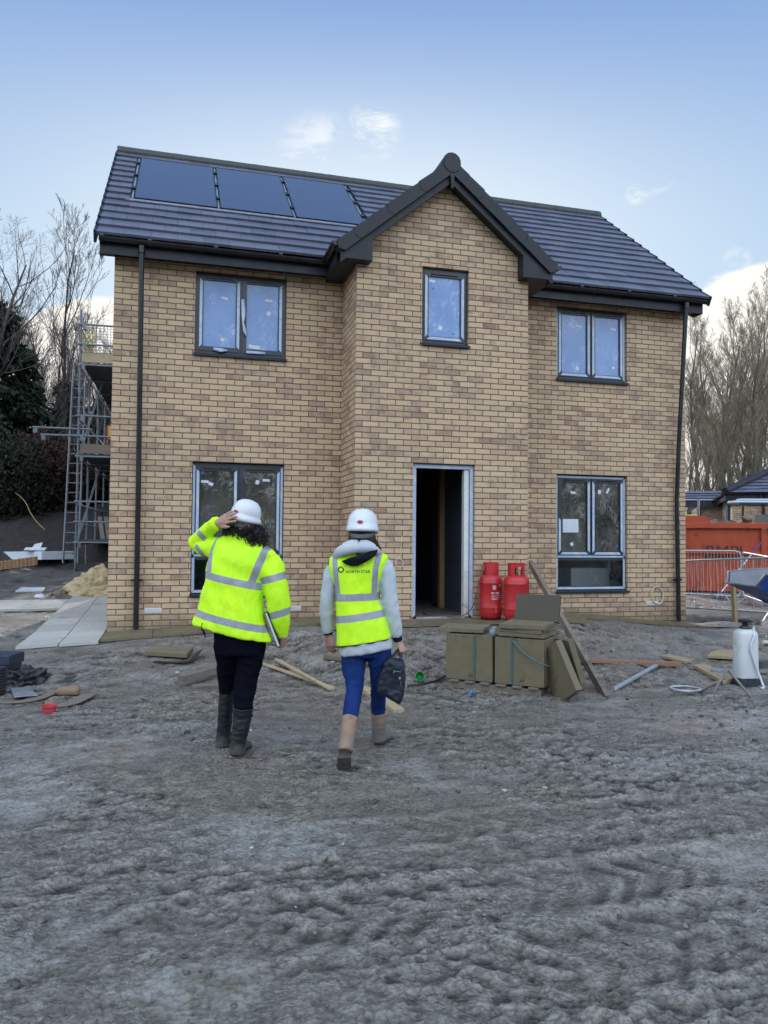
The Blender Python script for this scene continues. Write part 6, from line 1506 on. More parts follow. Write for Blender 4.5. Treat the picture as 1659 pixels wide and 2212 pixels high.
# --- clods, stones and chips trodden into the mud: nobody could count them
def scatter(name, n, seed, mats, rmin, rmax, zone, label, cat, flat=.55, white=0.0):
    r = np.random.default_rng(seed); bm = bmesh.new(); bmesh.ops.create_icosphere(bm, subdivisions=1, radius=1); base = np.array([v.co for v in bm.verts]); fcs = np.array([[v.index for v in f.verts] for f in bm.faces]); bm.free()
    a0, a1, d0, d1 = zone; d = d0+(d1-d0)*r.uniform(0, 1, n)**.85; a = r.uniform(a0, a1, n)*d
    x = CAMP.x+RH.x*a+FH.x*d; y = CAMP.y+RH.y*a+FH.y*d; keep = (y < edge_y(x)-.03) & (pnoise(x*1.1+seed, y*1.1)+.55*r.uniform(-1, 1, n) > -.05); x, y, d = x[keep], y[keep], d[keep]; k = len(x)
    z = ground(x, y)+rough(x, y)*1.0; s = rmin+(rmax-rmin)*r.uniform(0, 1, k)**5; s = s*np.clip(.55+d*.08, .5, 1.3)
    sc = s[:, None]*np.stack([r.uniform(.7, 1.5, k), r.uniform(.7, 1.5, k), r.uniform(.35, .8, k)*flat/.55], 1)
    th = r.uniform(0, 6.28, k); j = 1+.40*r.normal(size=(k, len(base)))
    v = base[None]*sc[:, None, :]*j[:, :, None]; c, s_ = np.cos(th)[:, None], np.sin(th)[:, None]
    v = np.stack([v[..., 0]*c-v[..., 1]*s_, v[..., 0]*s_+v[..., 1]*c, v[..., 2]], -1)+np.stack([x, y, z+sc[:, 2]*.15], 1)[:, None, :]
    f = (fcs[None]+(np.arange(k)*len(base))[:, None, None]).reshape(-1, 3); o = np_mesh(name, v.reshape(-1, 3), f, mats); return tag(o, label, cat, kind='stuff')
def clod_mat(name, stops):
    t = NT(name); g = t.new('ShaderNodeNewGeometry'); c = t.ramp(g.outputs['Random Per Island'], stops); n = t.noise(60, 4, .6, t.coords())
    return t.principled(t.mix(t.maprange(n, .4, .7, 0, .5), c, (.03,.026,.022)), .65, 0, .4, t.bump(n, .6, .006))
M_CLOD = clod_mat('mud_clods', [(0, (.075,.065,.054)), (.5, (.125,.112,.095)), (.85, (.17,.155,.136)), (1, (.24,.225,.20))])
M_CHIP = clod_mat('pale_chips', [(0, (.20,.185,.165)), (.55, (.34,.32,.29)), (.85, (.55,.54,.52)), (1, (.30,.18,.11))])
scatter('mud_clods', 4500, 5, M_CLOD, .004, .022, (-.66, .66, 1.5, 10.5), 'dark trodden clods of mud', 'mud', .75)
scatter('chippings', 1500, 9, M_CHIP, .003, .016, (-.66, .66, 1.6, 11.0), 'small pale stones and chips strewn over the mud', 'chippings')
# ------------------------------------------------------------------ the two walkers
UP = V((0, 0, 1))
def cloth(name, c1, c2, rough=.8, bump=.3, bscale=120, spec=.2, sheen=0.0, **kw):
    t = NT(name); n = t.noise(6.0, 5, .6, t.coords()); c = t.mix(t.maprange(n, .3, .7), c1, c2)
    m = t.principled(c, rough, 0, spec, t.bump(t.noise(bscale, 3, .6, t.coords()), bump, .002), **kw)
    if sheen: t.b.inputs['Sheen Weight'].default_value = sheen
    return m
def hivis_material(name, quilt=False):
    t = NT(name); band = t.attr('band')[2]; trim = t.attr('trim')[2]
    n = t.noise(7.0, 5, .6, t.coords()); y = t.mix(t.maprange(n, .3, .7), (.54,.90,.014), (.70,1.0,.026)); y = t.mix(t.maprange(t.noise(2.6, 4, .6, t.coords()), .40, .66, 0, .7), y, (.40,.80,.02))  # greener blotches painted in as shading of the cloth
    lines = t.math('FRACT', t.math('MULTIPLY', t.sep(t.coords())[2], 260.0))
    sv = t.mix(t.maprange(n, .3, .7), (.25,.27,.30), (.36,.38,.41)); k = t.math('LESS_THAN', band, 0.0); tr = t.math('LESS_THAN', trim, 0.0)
    edge = t.math('LESS_THAN', t.math('ABSOLUTE', band), .0018)
    c = t.mix(k, y, sv); c = t.mix(t.math('MULTIPLY', edge, .5), c, (.62,.80,.10)); c = t.mix(tr, c, (.012,.013,.018))
    nt = t.math('MULTIPLY', t.math('SUBTRACT', 1.0, k), t.math('SUBTRACT', 1.0, tr))
    wv = t.noise(300.0, 2, .5, t.coords()); bp = t.bump(t.math('ADD', t.noise(1.0, 5, .62, t.scalev(t.coords(), (26, 26, 14)), .6), t.math('MULTIPLY', wv, .3)), .55, .008)
    m = t.principled(c, t.math('ADD', .72, t.math('MULTIPLY', k, -.32)), 0, .35, bp)
    t.link(t.mix(nt, (0,0,0), (.30,.62,.0)), t.b.inputs['Emission Color']); t.b.inputs['Emission Strength'].default_value = .15  # faint glow added to stand in for the fabric's fluorescence
    return m
M_HV = hivis_material('fluorescent_yellow_fabric')
M_FLEECE = cloth('pale_fleece', (.44,.48,.52), (.54,.58,.61), .95, .7, 160, .1, .3)
M_BLKCLOTH = cloth('black_fabric', (.006,.006,.010), (.012,.012,.018), .85)
M_NAVY = cloth('near_black_trousers', (.0025,.003,.0075), (.005,.006,.012), .9, .3, 120, .06)
M_DENIM = cloth('blue_denim', (.004,.018,.095), (.010,.036,.155), .85, .4, 260)
def skinmat():
    t = NT('skin'); n = t.noise(22, 4, .6, t.coords()); return t.principled(t.mix(t.maprange(n, .3, .7), (.40,.22,.16), (.50,.29,.215)), .5, 0, .4, t.bump(t.noise(160, 3, .6, t.coords()), .12, .001))
M_SKIN = skinmat()
M_HELM = pm('white_helmet_shell', (.66,.68,.70), (.72,.74,.76), 6, .28, .03, 20)
M_HELMIN = pm('grey_harness', (.10,.105,.11), (.17,.175,.18), 9, .5, .1)
M_BADGE = pm('red_badge', (.40,.02,.03), (.48,.03,.04), 20, .35, 0)
M_HAIRB = pm('black_curly_hair', (.006,.005,.006), (.014,.011,.012), 30, .42, .2)
M_HAIRR = pm('brown_hair', (.035,.014,.008), (.075,.032,.018), 30, .45, .2)
def bootmat(name, c1, c2, mud, lo, hi, rough=.35):
    t = NT(name); z = t.sep(t.coords())[2]; n = t.noise(14, 5, .65, t.coords())
    k = t.maprange(t.math('ADD', z, t.math('MULTIPLY', t.math('SUBTRACT', n, .5), .14)), lo, hi, 1, 0, True); c = t.mix(t.maprange(n, .3, .7), c1, c2)
    return t.principled(t.mix(k, c, mud), t.maprange(k, 0, 1, rough, .8), 0, .45, t.bump(t.noise(50, 4, .6, t.coords()), .3, .004))
M_WELLY = bootmat('dark_green_rubber', (.005,.0075,.009), (.010,.014,.016), (.085,.076,.066), .02, .13, .40)
M_TANBOOT = bootmat('tan_leather', (.24,.150,.095), (.32,.205,.135), (.14,.132,.122), .05, .30, .75)
M_MUDSOLE = pm('muddy_sole', (.045,.040,.033), (.095,.085,.07), 18, .85, .8, 60, bdist=.01)
def ringloft(A, rings, n=36, sq=.85, sub=4):
    """torso-like closed loft; rings: (uL,vL,uR,vR,depth,dy). A(u,v,dy) gives points"""
    rs = spline([(*A(a, b, g), *A(c, d, g), e) for a, b, c, d, e, g in rings], sub); m = MB(); vs = []
    for q in rs:
        L, R_, e = V(q[:3]), V(q[3:6]), float(q[6]); c = (L+R_)/2; h = (R_-L)/2
        for k in range(n):
            a = 2*math.pi*k/n; ca, sa = math.cos(a), math.sin(a)
            vs.append(c+h*math.copysign(abs(ca)**sq, ca)+FH*(e*math.copysign(abs(sa)**sq, sa)))
    k = len(rs); fs = [(i*n+j, i*n+(j+1) % n, (i+1)*n+(j+1) % n, (i+1)*n+j) for i in range(k-1) for j in range(n)]
    fs += [tuple(range(n-1, -1, -1)), tuple((k-1)*n+j for j in range(n))]
    return m.add(vs, fs)
def limb(A, pts, n=22, sub=4, ref=None, flat=1.0, cap=True):
    """tapering limb through (u,v,dy,halfwidth in the same units)"""
    rs = spline([(*A(u, v, dy), w_/F*A.d*1.0) for u, v, dy, w_ in pts], sub)
    return MB().tube([V(q[:3]) for q in rs], [(float(q[3]), float(q[3])*flat) for q in rs], n, cap, ref or RH)
class Frame:
    def __init__(s, d): s.d = d
    def __call__(s, u, v, dy=0.0): return pt(u, v, s.d+dy)
def fuse(name, parts, vox, mat, parent, smooth_it=4, fn=None):
    """join overlapping closed shapes into one continuous surface"""
    m = MB(); L = parent.location
    for q in parts: m.add([v-L for v in q.v], q.f)
    me = bpy.data.meshes.new(name); me.from_pydata([tuple(v) for v in m.v], [], m.f); me.update()
    bm = bmesh.new(); bm.from_mesh(me); bmesh.ops.recalc_face_normals(bm, faces=bm.faces[:]); bm.to_mesh(me); bm.free()
    o = bpy.data.objects.new(name, me); COL.objects.link(o)
    r = o.modifiers.new('r', 'REMESH'); r.mode = 'VOXEL'; r.voxel_size = vox; r.use_smooth_shade = True
    s = o.modifiers.new('s', 'SMOOTH'); s.factor = .5; s.iterations = smooth_it
    bpy.context.view_layer.update(); me2 = bpy.data.meshes.new_from_object(o.evaluated_get(bpy.context.evaluated_depsgraph_get()))
    o.modifiers.clear(); o.data = me2; bpy.data.meshes.remove(me); me2.name = name; me2.materials.clear(); me2.materials.append(mat)
    n = len(me2.vertices); co = np.empty(n*3); me2.vertices.foreach_get('co', co); co = co.reshape(-1, 3); nr = np.empty(n*3); me2.vertices.foreach_get('normal', nr); nr = nr.reshape(-1, 3)
    if fn: co = fn(co, nr, me2); me2.vertices.foreach_set('co', co.astype(np.float32).ravel()); me2.update()
    me2.shade_smooth(); o.parent = parent; return o
def plane2(parent, A):
    """metres across / up from the figure's base for a surveyed point"""
    def q(u, v): p = A(u, v, 0)-parent.location; return np.array([p.dot(RH), p.z])
    return q
def XZ(co): return co @ np.array(RH), co[:, 2], co @ np.array(FH)
def seg_sd(X, Z, a, b, hw):
    """signed distance to a straight tape from a to b"""
    d = b-a; L = np.hypot(*d); d = d/L; s = (X-a[0])*d[0]+(Z-a[1])*d[1]; t = -(X-a[0])*d[1]+(Z-a[1])*d[0]
    return np.maximum(np.abs(t)-hw, np.maximum(-s, s-L))
def folds(co, nr, amp, f=(9, 9, 5), seed=0.0, fine=.3):
    n = 1-np.abs(pnoise(co[:,0]*f[0]+seed, co[:,1]*f[1], co[:,2]*f[2])); n2 = pnoise(co[:,0]*f[0]*2.7+seed, co[:,1]*f[1]*2.7, co[:,2]*f[2]*2.7)
    return co+nr*((n**2-.55)*amp+n2*amp*fine)[:, None]
def hand(W_, fwd, dorsal, size, curls, thumb=(.5, .3), spread=.06, thumb_side=1, mirror=1):
    """palm and five fingers; curls = bend (radians) of each of the 3 joints, index..little"""
    fwd = fwd.normalized(); dorsal = (dorsal-fwd*dorsal.dot(fwd)).normalized(); side = fwd.cross(dorsal).normalized()*thumb_side
    out = []; s = size/.18
    pw, pl = .040*s, .092*s
    out.append(MB().tube([W_-fwd*.02*s, W_+fwd*.015*s, W_+fwd*pl*.55, W_+fwd*pl], [(.025*s,.019*s),(.027*s,.018*s),(.038*s,.016*s),(.038*s,.012*s)], 16, True, side))
    lens = ((.043,.026,.021), (.047,.030,.022), (.044,.027,.021), (.034,.021,.018))
    for i, (ls, cv) in enumerate(zip(lens, curls)):
        off = (.028-.0187*i)*s; p = W_+fwd*(pl-.010*s-(.003*s if i in (0, 3) else 0)-(.006*s if i == 3 else 0))+side*off+dorsal*.001
        d = (fwd+side*(spread*(1.5-i))).normalized(); ax = side; P = [p]; Rr = [.0098*s]
        for l, c in zip(ls, cv): d = Matrix.Rotation(-c*thumb_side, 3, ax) @ d; P += [P[-1]+d*l*s*.5, P[-1]+d*l*s]; Rr += [.0088*s*(1-.02*i), .0082*s]
        Rr[-1] = .0058*s; out.append(MB().tube(P, Rr, 10))
    b = W_+fwd*.022*s+side*.022*s-dorsal*.004; d1 = (fwd*math.cos(thumb[0])+side*math.sin(thumb[0])-dorsal*thumb[1]).normalized(); d2 = (d1+fwd*.5-dorsal*thumb[1]*.3).normalized(); d3 = (d2+fwd*.25).normalized()
    P = [b, b+d1*.04*s, b+d1*.04*s+d2*.034*s, b+d1*.04*s+d2*.034*s+d3*.026*s]; out.append(MB().tube(P, [.014*s, .0115*s, .0098*s, .0068*s], 10)); return out
def head_parts(c, fwd, up, s=1.0):
    """skull, jaw, nose, ears"""
    fwd = (fwd-up*fwd.dot(up)).normalized(); rt = fwd.cross(up); out = []
    M = Matrix(((rt.x, fwd.x, up.x, c.x), (rt.y, fwd.y, up.y, c.y), (rt.z, fwd.z, up.z, c.z), (0,0,0,1)))
    def ell(o, r, k=16):
        m = MB(); m.lathe([(math.sin(math.pi*i/k)*1.0+1e-6, -math.cos(math.pi*i/k)) for i in range(k+1)], 20); m.v = [M @ V((o[0]*s+v.x*r[0]*s, o[1]*s+v.y*r[1]*s, o[2]*s+v.z*r[2]*s)) for v in m.v]; return m
    out += [ell((0,0,.01), (.075,.093,.098)), ell((0,.035,-.055), (.055,.055,.062)), ell((0,.098,-.02), (.014,.018,.024)), ell((0,.080,.015), (.045,.02,.018)), ell((0,.082,-.062), (.024,.014,.010))]
    for sgn in (-1, 1): out.append(ell((sgn*.076, -.005, -.015), (.010,.020,.030)))
    return out, M
def helmet(parent, M, label=None, s=1.0):
    """shell with ribs, turned-up rim and peak; M places it (x right, y forward, z up)"""
    nA, nZ = 64, 14; vs, fs = [], []
    def prof(a, k):
        ca, sa = math.cos(a), math.sin(a); f = k/(nZ-1); ph = f*math.pi/2
        rx, ry = .106, .128; r = math.cos(ph)**.72; h = .122*math.sin(ph)**.9
        x, y, z = rx*ca*r, ry*sa*r, h+.012
        rib = max(0, 1-abs(x)/.010)*.006+max(0, 1-abs(abs(x)-.035)/.010)*.004
        z += rib*min(1, f*2.2)*max(0, (1-f*.2)); return V((x, y, z))
    for k in range(nZ):
        for i in range(nA): vs.append(prof(2*math.pi*i/nA, k))
    for k in range(nZ-1):
        for i in range(nA): fs.append((k*nA+i, k*nA+(i+1) % nA, (k+1)*nA+(i+1) % nA, (k+1)*nA+i))
    # rim: band dropping below the shell, longer at the front as a peak
    def rim(i, o):
        a = 2*math.pi*i/nA; sa = math.sin(a); pk = max(0, sa-.25)**1.3; bk = max(0, -sa)**2
        e = (.006, .010, .010)[o]+pk*(0, .035, .052)[o]; dz = (.012, -.012, -.026)[o]-pk*(0, .002, .004)[o]-bk*.004*o
        return V((math.cos(a)*(.106+e*.55), sa*(.128+e), dz))
    b0 = len(vs)
    for o in range(3):
        for i in range(nA): vs.append(rim(i, o))
    for i in range(nA):
        j = (i+1) % nA; fs.append((i, b0+i, b0+j, j))
        for o in range(2): fs.append((b0+o*nA+i, b0+(o+1)*nA+i, b0+(o+1)*nA+j, b0+o*nA+j))
    b1 = len(vs)
    for i in range(nA): a = 2*math.pi*i/nA; vs.append(V((math.cos(a)*.099, math.sin(a)*.121, -.020)))
    for i in range(nA): a = 2*math.pi*i/nA; vs.append(V((math.cos(a)*.090, math.sin(a)*.110, .045)))
    for i in range(nA):
        j = (i+1) % nA; fs.append((b0+2*nA+i, b1+i, b1+j, b0+2*nA+j)); fs.append((b1+i, b1+nA+i, b1+nA+j, b1+j))
    h = MB().add([M @ (v*s) for v in vs], [tuple(reversed(f)) for f in fs]).build('helmet', M_HELM, parent, world=True, smooth=True)
    if label: h['label'] = label
    b = MB()
    for i in range(20):
        an = 2*math.pi*i/20; b.add([V((0, -.1355-.001, .030)), V((math.cos(an)*.021, -.1335+.002*abs(math.cos(an)), .030+math.sin(an)*.011)), V((math.cos(an+2*math.pi/20)*.021, -.1335+.002*abs(math.cos(an+2*math.pi/20)), .030+math.sin(an+2*math.pi/20)*.011))], [(0, 1, 2)])
    b.v = [M @ (v*s) for v in b.v]; b.build('badge', M_BADGE, h, world=False, fixn=False).data.transform(Matrix.Translation(-parent.location))
    k = MB(); k.tube([M @ (V((math.cos(a)*.083, math.sin(a)*.104, -.030-.035*max(0, -math.sin(a))))*s) for a in [2*math.pi*i/32 for i in range(33)]], [(.016*s, .003*s)]*33, 8, ref=M.to_3x3() @ V((0,0,1)))
    ko = k.build('headband', M_HELMIN, parent, world=True, smooth=True); return h
def curls(name, parent, centre, radii, n, mat, seed, L=(.05,.11), cr=(.007,.013), th=.0022, lower=None):
    R = random.Random(seed); m = MB(); bm = bmesh.new(); bmesh.ops.create_icosphere(bm, subdivisions=4, radius=1)
    q = np.array([v.co for v in bm.verts]); k = 1+.16*pnoise(q[:,0]*4+seed, q[:,1]*4, q[:,2]*4)+.10*pnoise(q[:,0]*10, q[:,1]*10+seed, q[:,2]*10)
    bm.verts.ensure_lookup_table()
    for v, s in zip(bm.verts, k): v.co = V((v.co.x*radii[0]*.9, v.co.y*radii[1]*.9, v.co.z*radii[2]*.9))*float(s)
    B = lambda p: centre+RH*p.x+FH*p.y+UP*p.z
    m.add([B(v.co) for v in bm.verts], [[v.index for v in f.verts] for f in bm.faces]); bm.free()
    for i in range(n):
        d = V((R.gauss(0,1), R.gauss(0,1), R.gauss(0,1)-.25)).normalized(); p = V((d.x*radii[0], d.y*radii[1], d.z*radii[2]))*R.uniform(.80, 1.0); ax = (d*.55+V((R.gauss(0,.3), R.gauss(0,.3), -.8))).normalized(); s1 = ax.orthogonal().normalized(); s2 = ax.cross(s1)
        l = R.uniform(*L); c = R.uniform(*cr); ph = R.uniform(0, 6.28); tn = R.uniform(2.0, 3.5)*6.28
        m.tube([B(p+ax*l*t+(s1*math.cos(ph+tn*t)+s2*math.sin(ph+tn*t))*c*(.4+.6*t)) for t in [j/14 for j in range(15)]], [th*1.6]*14+[th*.5], 4, cap=False)
    return m.build(name, mat, parent, world=True, smooth=True, fixn=False)

# ================= walker in the hi-vis jacket
A = Frame(5.24); g1 = gpz(513, 1641); g1z = g1.z
p1b = V((A(513, 1640).x, A(513, 1640).y, g1z))
p1 = thing('person', 'person in a yellow hi-vis jacket and black wellingtons, holding their white hard hat', 'person', p1b)
q1 = plane2(p1, A)
# body: one continuous figure
hc = A(529, 1128, .0); hfw = (RH*.42+FH*.90-UP*.12).normalized(); hup = (UP*.94+RH*.27-FH*.03).normalized()
hp_, HM1 = head_parts(hc, hfw, hup)
body = hp_+[limb(A, [(520,1190,0,26),(522,1165,.01,20),(526,1140,.01,19)]), ringloft(A, [(474,1395,562,1395,.09,0),(462,1340,556,1355,.10,0),(462,1270,552,1285,.10,0),(470,1215,565,1230,.10,0),(478,1182,575,1202,.08,0),(505,1168,540,1178,.05,0)])]
body += [limb(A, [(575,1205,0,16),(591,1262,-.02,14),(598,1290,-.03,12),(606,1340,-.01,10),(611,1368,.01,8.5)]), limb(A, [(478,1186,.02,16),(440,1181,.10,14),(425,1172,.13,12.5),(447,1147,.05,11),(466,1132,-.03,8.5),(473,1128.5,-.06,8)])]
body += [limb(A, [(492,1385,0,19),(490,1415,.03,17),(490,1455,.09,13),(490,1490,.13,11),(487,1530,.14,10),(482,1606,.155,8)]), limb(A, [(541,1388,0,21),(541,1420,0,19),(534,1455,.01,16),(530,1485,.0,14),(525,1530,-.04,12),(519,1575,-.045,11),(512,1622,-.05,8)])]
hw = A(470, 1130.5, -.05); hk = A(495, 1117, -.125)
body += hand(hw, hk-hw, -FH+UP*.30-RH*.25, .188, [(.10,.18,.12), (.06,.16,.14), (.08,.2,.15), (.14,.24,.15)], (.55, -.02), .085, 1)
hw2 = A(611.5, 1376, .0); body += hand(hw2, A(612, 1392, .04)-hw2, (RH*.8-FH*.6), .165, [(.9,1.0,.6)]*4, (.3, .3), .03, -1)
fuse('body', body, .0042, M_SKIN, p1, 2)
# jacket
tor = ringloft(A, [(418,1346,587,1387,.175,0),(419,1341,586,1381,.178,0),(428,1318,577,1355,.175,0),(436,1290,571,1322,.168,0),(443,1258,568,1285,.160,0),(448,1232,568,1258,.155,0),(452,1210,574,1236,.150,.0),(460,1184,586,1212,.135,.005),(470,1166,596,1197,.11,.01),(482,1158,582,1185,.085,.015),(497,1153,560,1174,.075,.01),(502,1150,551,1169,.066,.02),(504,1144,547,1164,.062,.02)], sq=.82)
ra = limb(A, [(577,1204,.01,19),(588,1225,.0,25),(591,1250,-.02,26.5),(598,1285,-.03,26.5),(603,1320,-.02,24.5),(608,1348,.0,19),(611,1369,.01,12.5),(612,1378,.015,10.5)])
la_ = limb(A, [(486,1182,.0,22),(462,1184,.05,23),(440,1182,.10,20),(425,1176,.13,16),(423,1170,.13,15.5),(433,1160,.09,15),(449,1146,.03,15),(461,1136,-.02,15),(469,1131,-.05,14.5)])
hws1 = .0245
def p1_jacket(co, nr, me):
    co = folds(co, nr, .011, (8, 8, 3.4), 3.3, .30); co = folds(co, nr, .004, (22, 22, 9), 1.3, .3); X, Z, Y = XZ(co)
    # diagonal drag lines across the back, creases in the sleeve
    d = (Z-.9)*.8+(X)*.45; back = sstep(.02, -.08, Y); co = co+nr*(np.sin(d*42+2*pnoise(X*4, Z*4))*.0045*back*sstep(1.00, 1.15, Z))[:, None]
    X, Z, Y = XZ(co)
    ax0, ax1, ax2 = q1(588,1215), q1(600,1285), q1(612,1378); la0, la1, la2 = q1(474,1184), q1(424,1172), q1(470,1130)
    inr = X > np.interp(Z, [q1(575,1378)[1], q1(578,1330)[1], q1(570,1290)[1], q1(567,1250)[1], q1(575,1205)[1]], [q1(588,1378)[0], q1(579,1330)[0], q1(572,1290)[0], q1(565,1250)[0], q1(592,1205)[0]])
    inl = (Z > q1(0,1229)[1]) & (X < np.interp(Z, [q1(452,1225)[1], q1(458,1190)[1], q1(472,1160)[1], q1(470,1120)[1]], [q1(446,1225)[0], q1(455,1190)[0], q1(470,1160)[0], q1(480,1120)[0]]))
    sd = seg_sd(X, Z, q1(400,1229), q1(600,1274), hws1); sd = np.minimum(sd, seg_sd(X, Z, q1(400,1314), q1(620,1367), hws1))
    va = np.minimum(seg_sd(X, Z, q1(474,1140), q1(457,1190), .021), seg_sd(X, Z, q1(457.5,1183), q1(459,1235), .021))
    sd = np.minimum(sd, va); sd = np.minimum(sd, seg_sd(X, Z, q1(585,1165), q1(548,1262), .024))
    sr = np.minimum(seg_sd(X, Z, q1(540,1262), q1(640,1236), hws1), seg_sd(X, Z, q1(560,1337), q1(650,1311), hws1))
    sl_ = np.minimum(seg_sd(X, Z, q1(424,1148), q1(442,1166), .020), np.where(Z < q1(424,1170)[1], seg_sd(X, Z, q1(418,1178), q1(446,1212), .016), 1))
    me_b = np.where(inr, sr, np.where(inl, sl_, sd)); fattr(me, 'band', me_b); fattr(me, 'trim', np.full(len(X), 1.0)); return co
fuse('jacket', [tor, ra, la_], .0085, M_HV, p1, 3, p1_jacket)
m = limb(A, [(437,1346,-.17,1.0),(435,1358,-.175,1.0),(440,1364,-.17,2.5),(444,1378,-.17,1.0)], 8); m.build('drawcord', M_BLKCLOTH, p1, world=True)
# trousers, boots
hip = ringloft(A, [(463,1352,574,1362,.115,0),(462,1385,575,1392,.125,0),(466,1412,570,1414,.12,0)])
ll = limb(A, [(490,1385,0,28),(490,1415,.03,25.5),(490,1455,.09,20),(490,1480,.12,17.5),(490,1500,.14,15)]); rl_ = limb(A, [(543,1388,0,31),(541,1420,0,28.5),(534,1455,.01,25),(530,1485,.0,24),(526,1512,-.03,22),(525,1531,-.04,20)])
fuse('trousers', [hip, ll, rl_], .008, M_NAVY, p1, 3, lambda co, nr, me: folds(co, nr, .010, (10, 10, 12), 1.0))
def boot(name, shaft, foot, sole, mat, parent, vox=.006, rings=None):
    b = fuse(name, [limb(A, shaft), foot], vox, mat, parent, 2, lambda co, nr, me: folds(co, nr, .004, (14, 14, 30), 2.0)); sole.build('sole', M_MUDSOLE, b, fixn=True).data.transform(Matrix.Translation(-parent.location)); return b
def foot_shape(heel, toe, w_, h, lift=0.0):
    f = (toe-heel); m = MB(); rs = [(0,.55,.5),(.10,.85,.95),(.3,.88,1.0),(.55,.92,.85),(.8,1.0,.62),(.95,.75,.45),(1.0,.4,.3)]
    m.tube([heel+f*t+UP*h*k for t, a, k in rs], [(w_*a, h*k) for t, a, k in rs], 18, True, f.cross(UP)); return m
def sole_shape(heel, toe, w_, t_=.028):
    f = toe-heel; sd_ = f.cross(UP).normalized(); L = []
    for t, a in ((-.03,.55),(.02,.85),(.2,.92),(.42,.78),(.65,1.0),(.85,.98),(.97,.7),(1.03,.3)): L.append((t, a))
    poly = [heel+f*t+sd_*w_*a for t, a in L]+[heel+f*t-sd_*w_*a for t, a in L[::-1]]; m = MB(); m.prism([p-UP*.004 for p in poly], UP*t_); return m
R_h = V((A(511,1641,-.055).x, A(511,1641,-.055).y, g1z-.012)); L_h0 = A(479,1620,.15); L_h = V((L_h0.x, L_h0.y, gz(L_h0.x, L_h0.y)-.008))
tdir = (FH+RH*.10).normalized()
boot('boot', [(526,1528,-.035,21.5),(524,1545,-.035,20),(520,1575,-.045,18),(514,1605,-.05,16),(512,1628,-.05,16)], foot_shape(R_h+UP*.02, R_h+tdir*.25+UP*.02, .048, .042), sole_shape(R_h, R_h+tdir*.255, .049), M_WELLY, p1)
boot('boot', [(490,1488,.13,16.5),(488,1520,.14,16.5),(485,1565,.15,16),(481,1600,.155,15.5),(480,1612,.155,15.5)], foot_shape(L_h+UP*.02, L_h+tdir*.25+UP*.02, .048, .042), sole_shape(L_h, L_h+tdir*.255, .049), M_WELLY, p1)
m = MB(); m.add(limb(A, [(525.5,1541,-.035,21.2),(525,1544,-.035,21.2)]).v, limb(A, [(525.5,1541,-.035,21.2),(525,1544,-.035,21.2)]).f); m.build('boot_band', M_BLKCLOTH, p1, world=True, smooth=True)
# helmet and hair
hM = Matrix.Translation(A(529.5, 1117.5, .0))
hr = hfw.cross(hup).normalized(); hf = hup.cross(hr); hM = hM @ Matrix(((hr.x, hf.x, hup.x, 0), (hr.y, hf.y, hup.y, 0), (hr.z, hf.z, hup.z, 0), (0,0,0,1)))
helmet(p1, hM, s=.90)
curls('hair', p1, A(525, 1138, .025), (.116, .098, .056), 560, M_HAIRB, 5, (.03,.07))
curls('hair', p1, A(553, 1153, .015), (.046, .070, .062), 360, M_HAIRB, 8, (.04,.09))
# folder held under the arm
fb = A(580, 1334, -.07); fld = thing('folder', 'dark green folder with white papers held under the jacketed arm', 'folder', fb)
def quadslab(P, th, d): m = MB(); m.prism([p for p in P], d*th); return m
P = [A(577,1322,-.06), A(583,1318,.10), A(612,1378,.12), A(604,1393,-.04)]
dd = (P[1]-P[0]).cross(P[3]-P[0]).normalized(); dd = dd if dd.dot(RH) > 0 else -dd
quadslab(P, .004, dd).build('cover', cloth('green_black_cover', (.008,.025,.024), (.014,.038,.036), .5), fld, world=True)
quadslab([p-dd*.0135+UP*-.006 for p in P], .012, dd).build('papers', pm('white_paper', (.62,.64,.68), (.70,.72,.75), 9, .8, .1), fld, world=True)
quadslab([p-dd*.019 for p in P], .004, dd).build('cover', cloth('grey_back_cover', (.10,.12,.13), (.14,.16,.17), .5), fld, world=True)

# ================= walker in the hi-vis vest
A = Frame(5.30); gg = gpz(800, 1636); p2b = V((A(785, 1636).x, A(785, 1636).y, gz(A(785,1636).x, A(785,1636).y)))
p2 = thing('person', 'person in pale fleece, yellow hi-vis vest, blue jeans and tan boots carrying a bag', 'person', p2b)
q2 = plane2(p2, A)
hc = A(781, 1141, .03); hup = (UP*.99-RH*.03+FH*.10).normalized(); hfw = (FH+RH*.10).normalized(); hp_, HM2 = head_parts(hc, hfw, hup, .98)
body = hp_+[limb(A, [(778,1205,.0,24),(780,1180,.01,18),(781,1150,.02,17)]), ringloft(A, [(758,1400,824,1400,.070,0),(744,1360,828,1355,.090,0),(738,1290,812,1290,.09,0),(728,1235,825,1235,.10,0),(730,1212,826,1210,.075,0),(758,1195,800,1193,.05,0)])]
body += [limb(A, [(727,1222,0,14),(713,1270,.01,12),(707,1308,.02,11),(707,1345,.05,9.5),(710,1374,.06,8)]), limb(A, [(832,1218,0,14),(839,1270,-.02,12.5),(843,1306,-.02,11.5),(852,1346,.0,9.5),(860,1384,.02,8)])]
body += [limb(A, [(764,1415,0,18),(764,1445,-.02,16),(766,1475,-.05,13),(765,1495,-.09,12),(760,1525,-.17,11),(755,1556,-.25,10),(749,1600,-.355,9),(746,1620,-.40,8)]), limb(A, [(814,1415,0,15),(819,1445,.03,14),(818,1480,.08,12),(817,1510,.13,11),(817,1540,.17,10),(818,1600,.20,8)])]
hw = A(710, 1371, .055); body += hand(hw, A(714, 1396, .06)-hw, (-RH*.55-FH*.8), .165, [(.35,.45,.25), (.40,.5,.3), (.5,.55,.3), (.6,.6,.3)], (.45, .25), .04, 1)
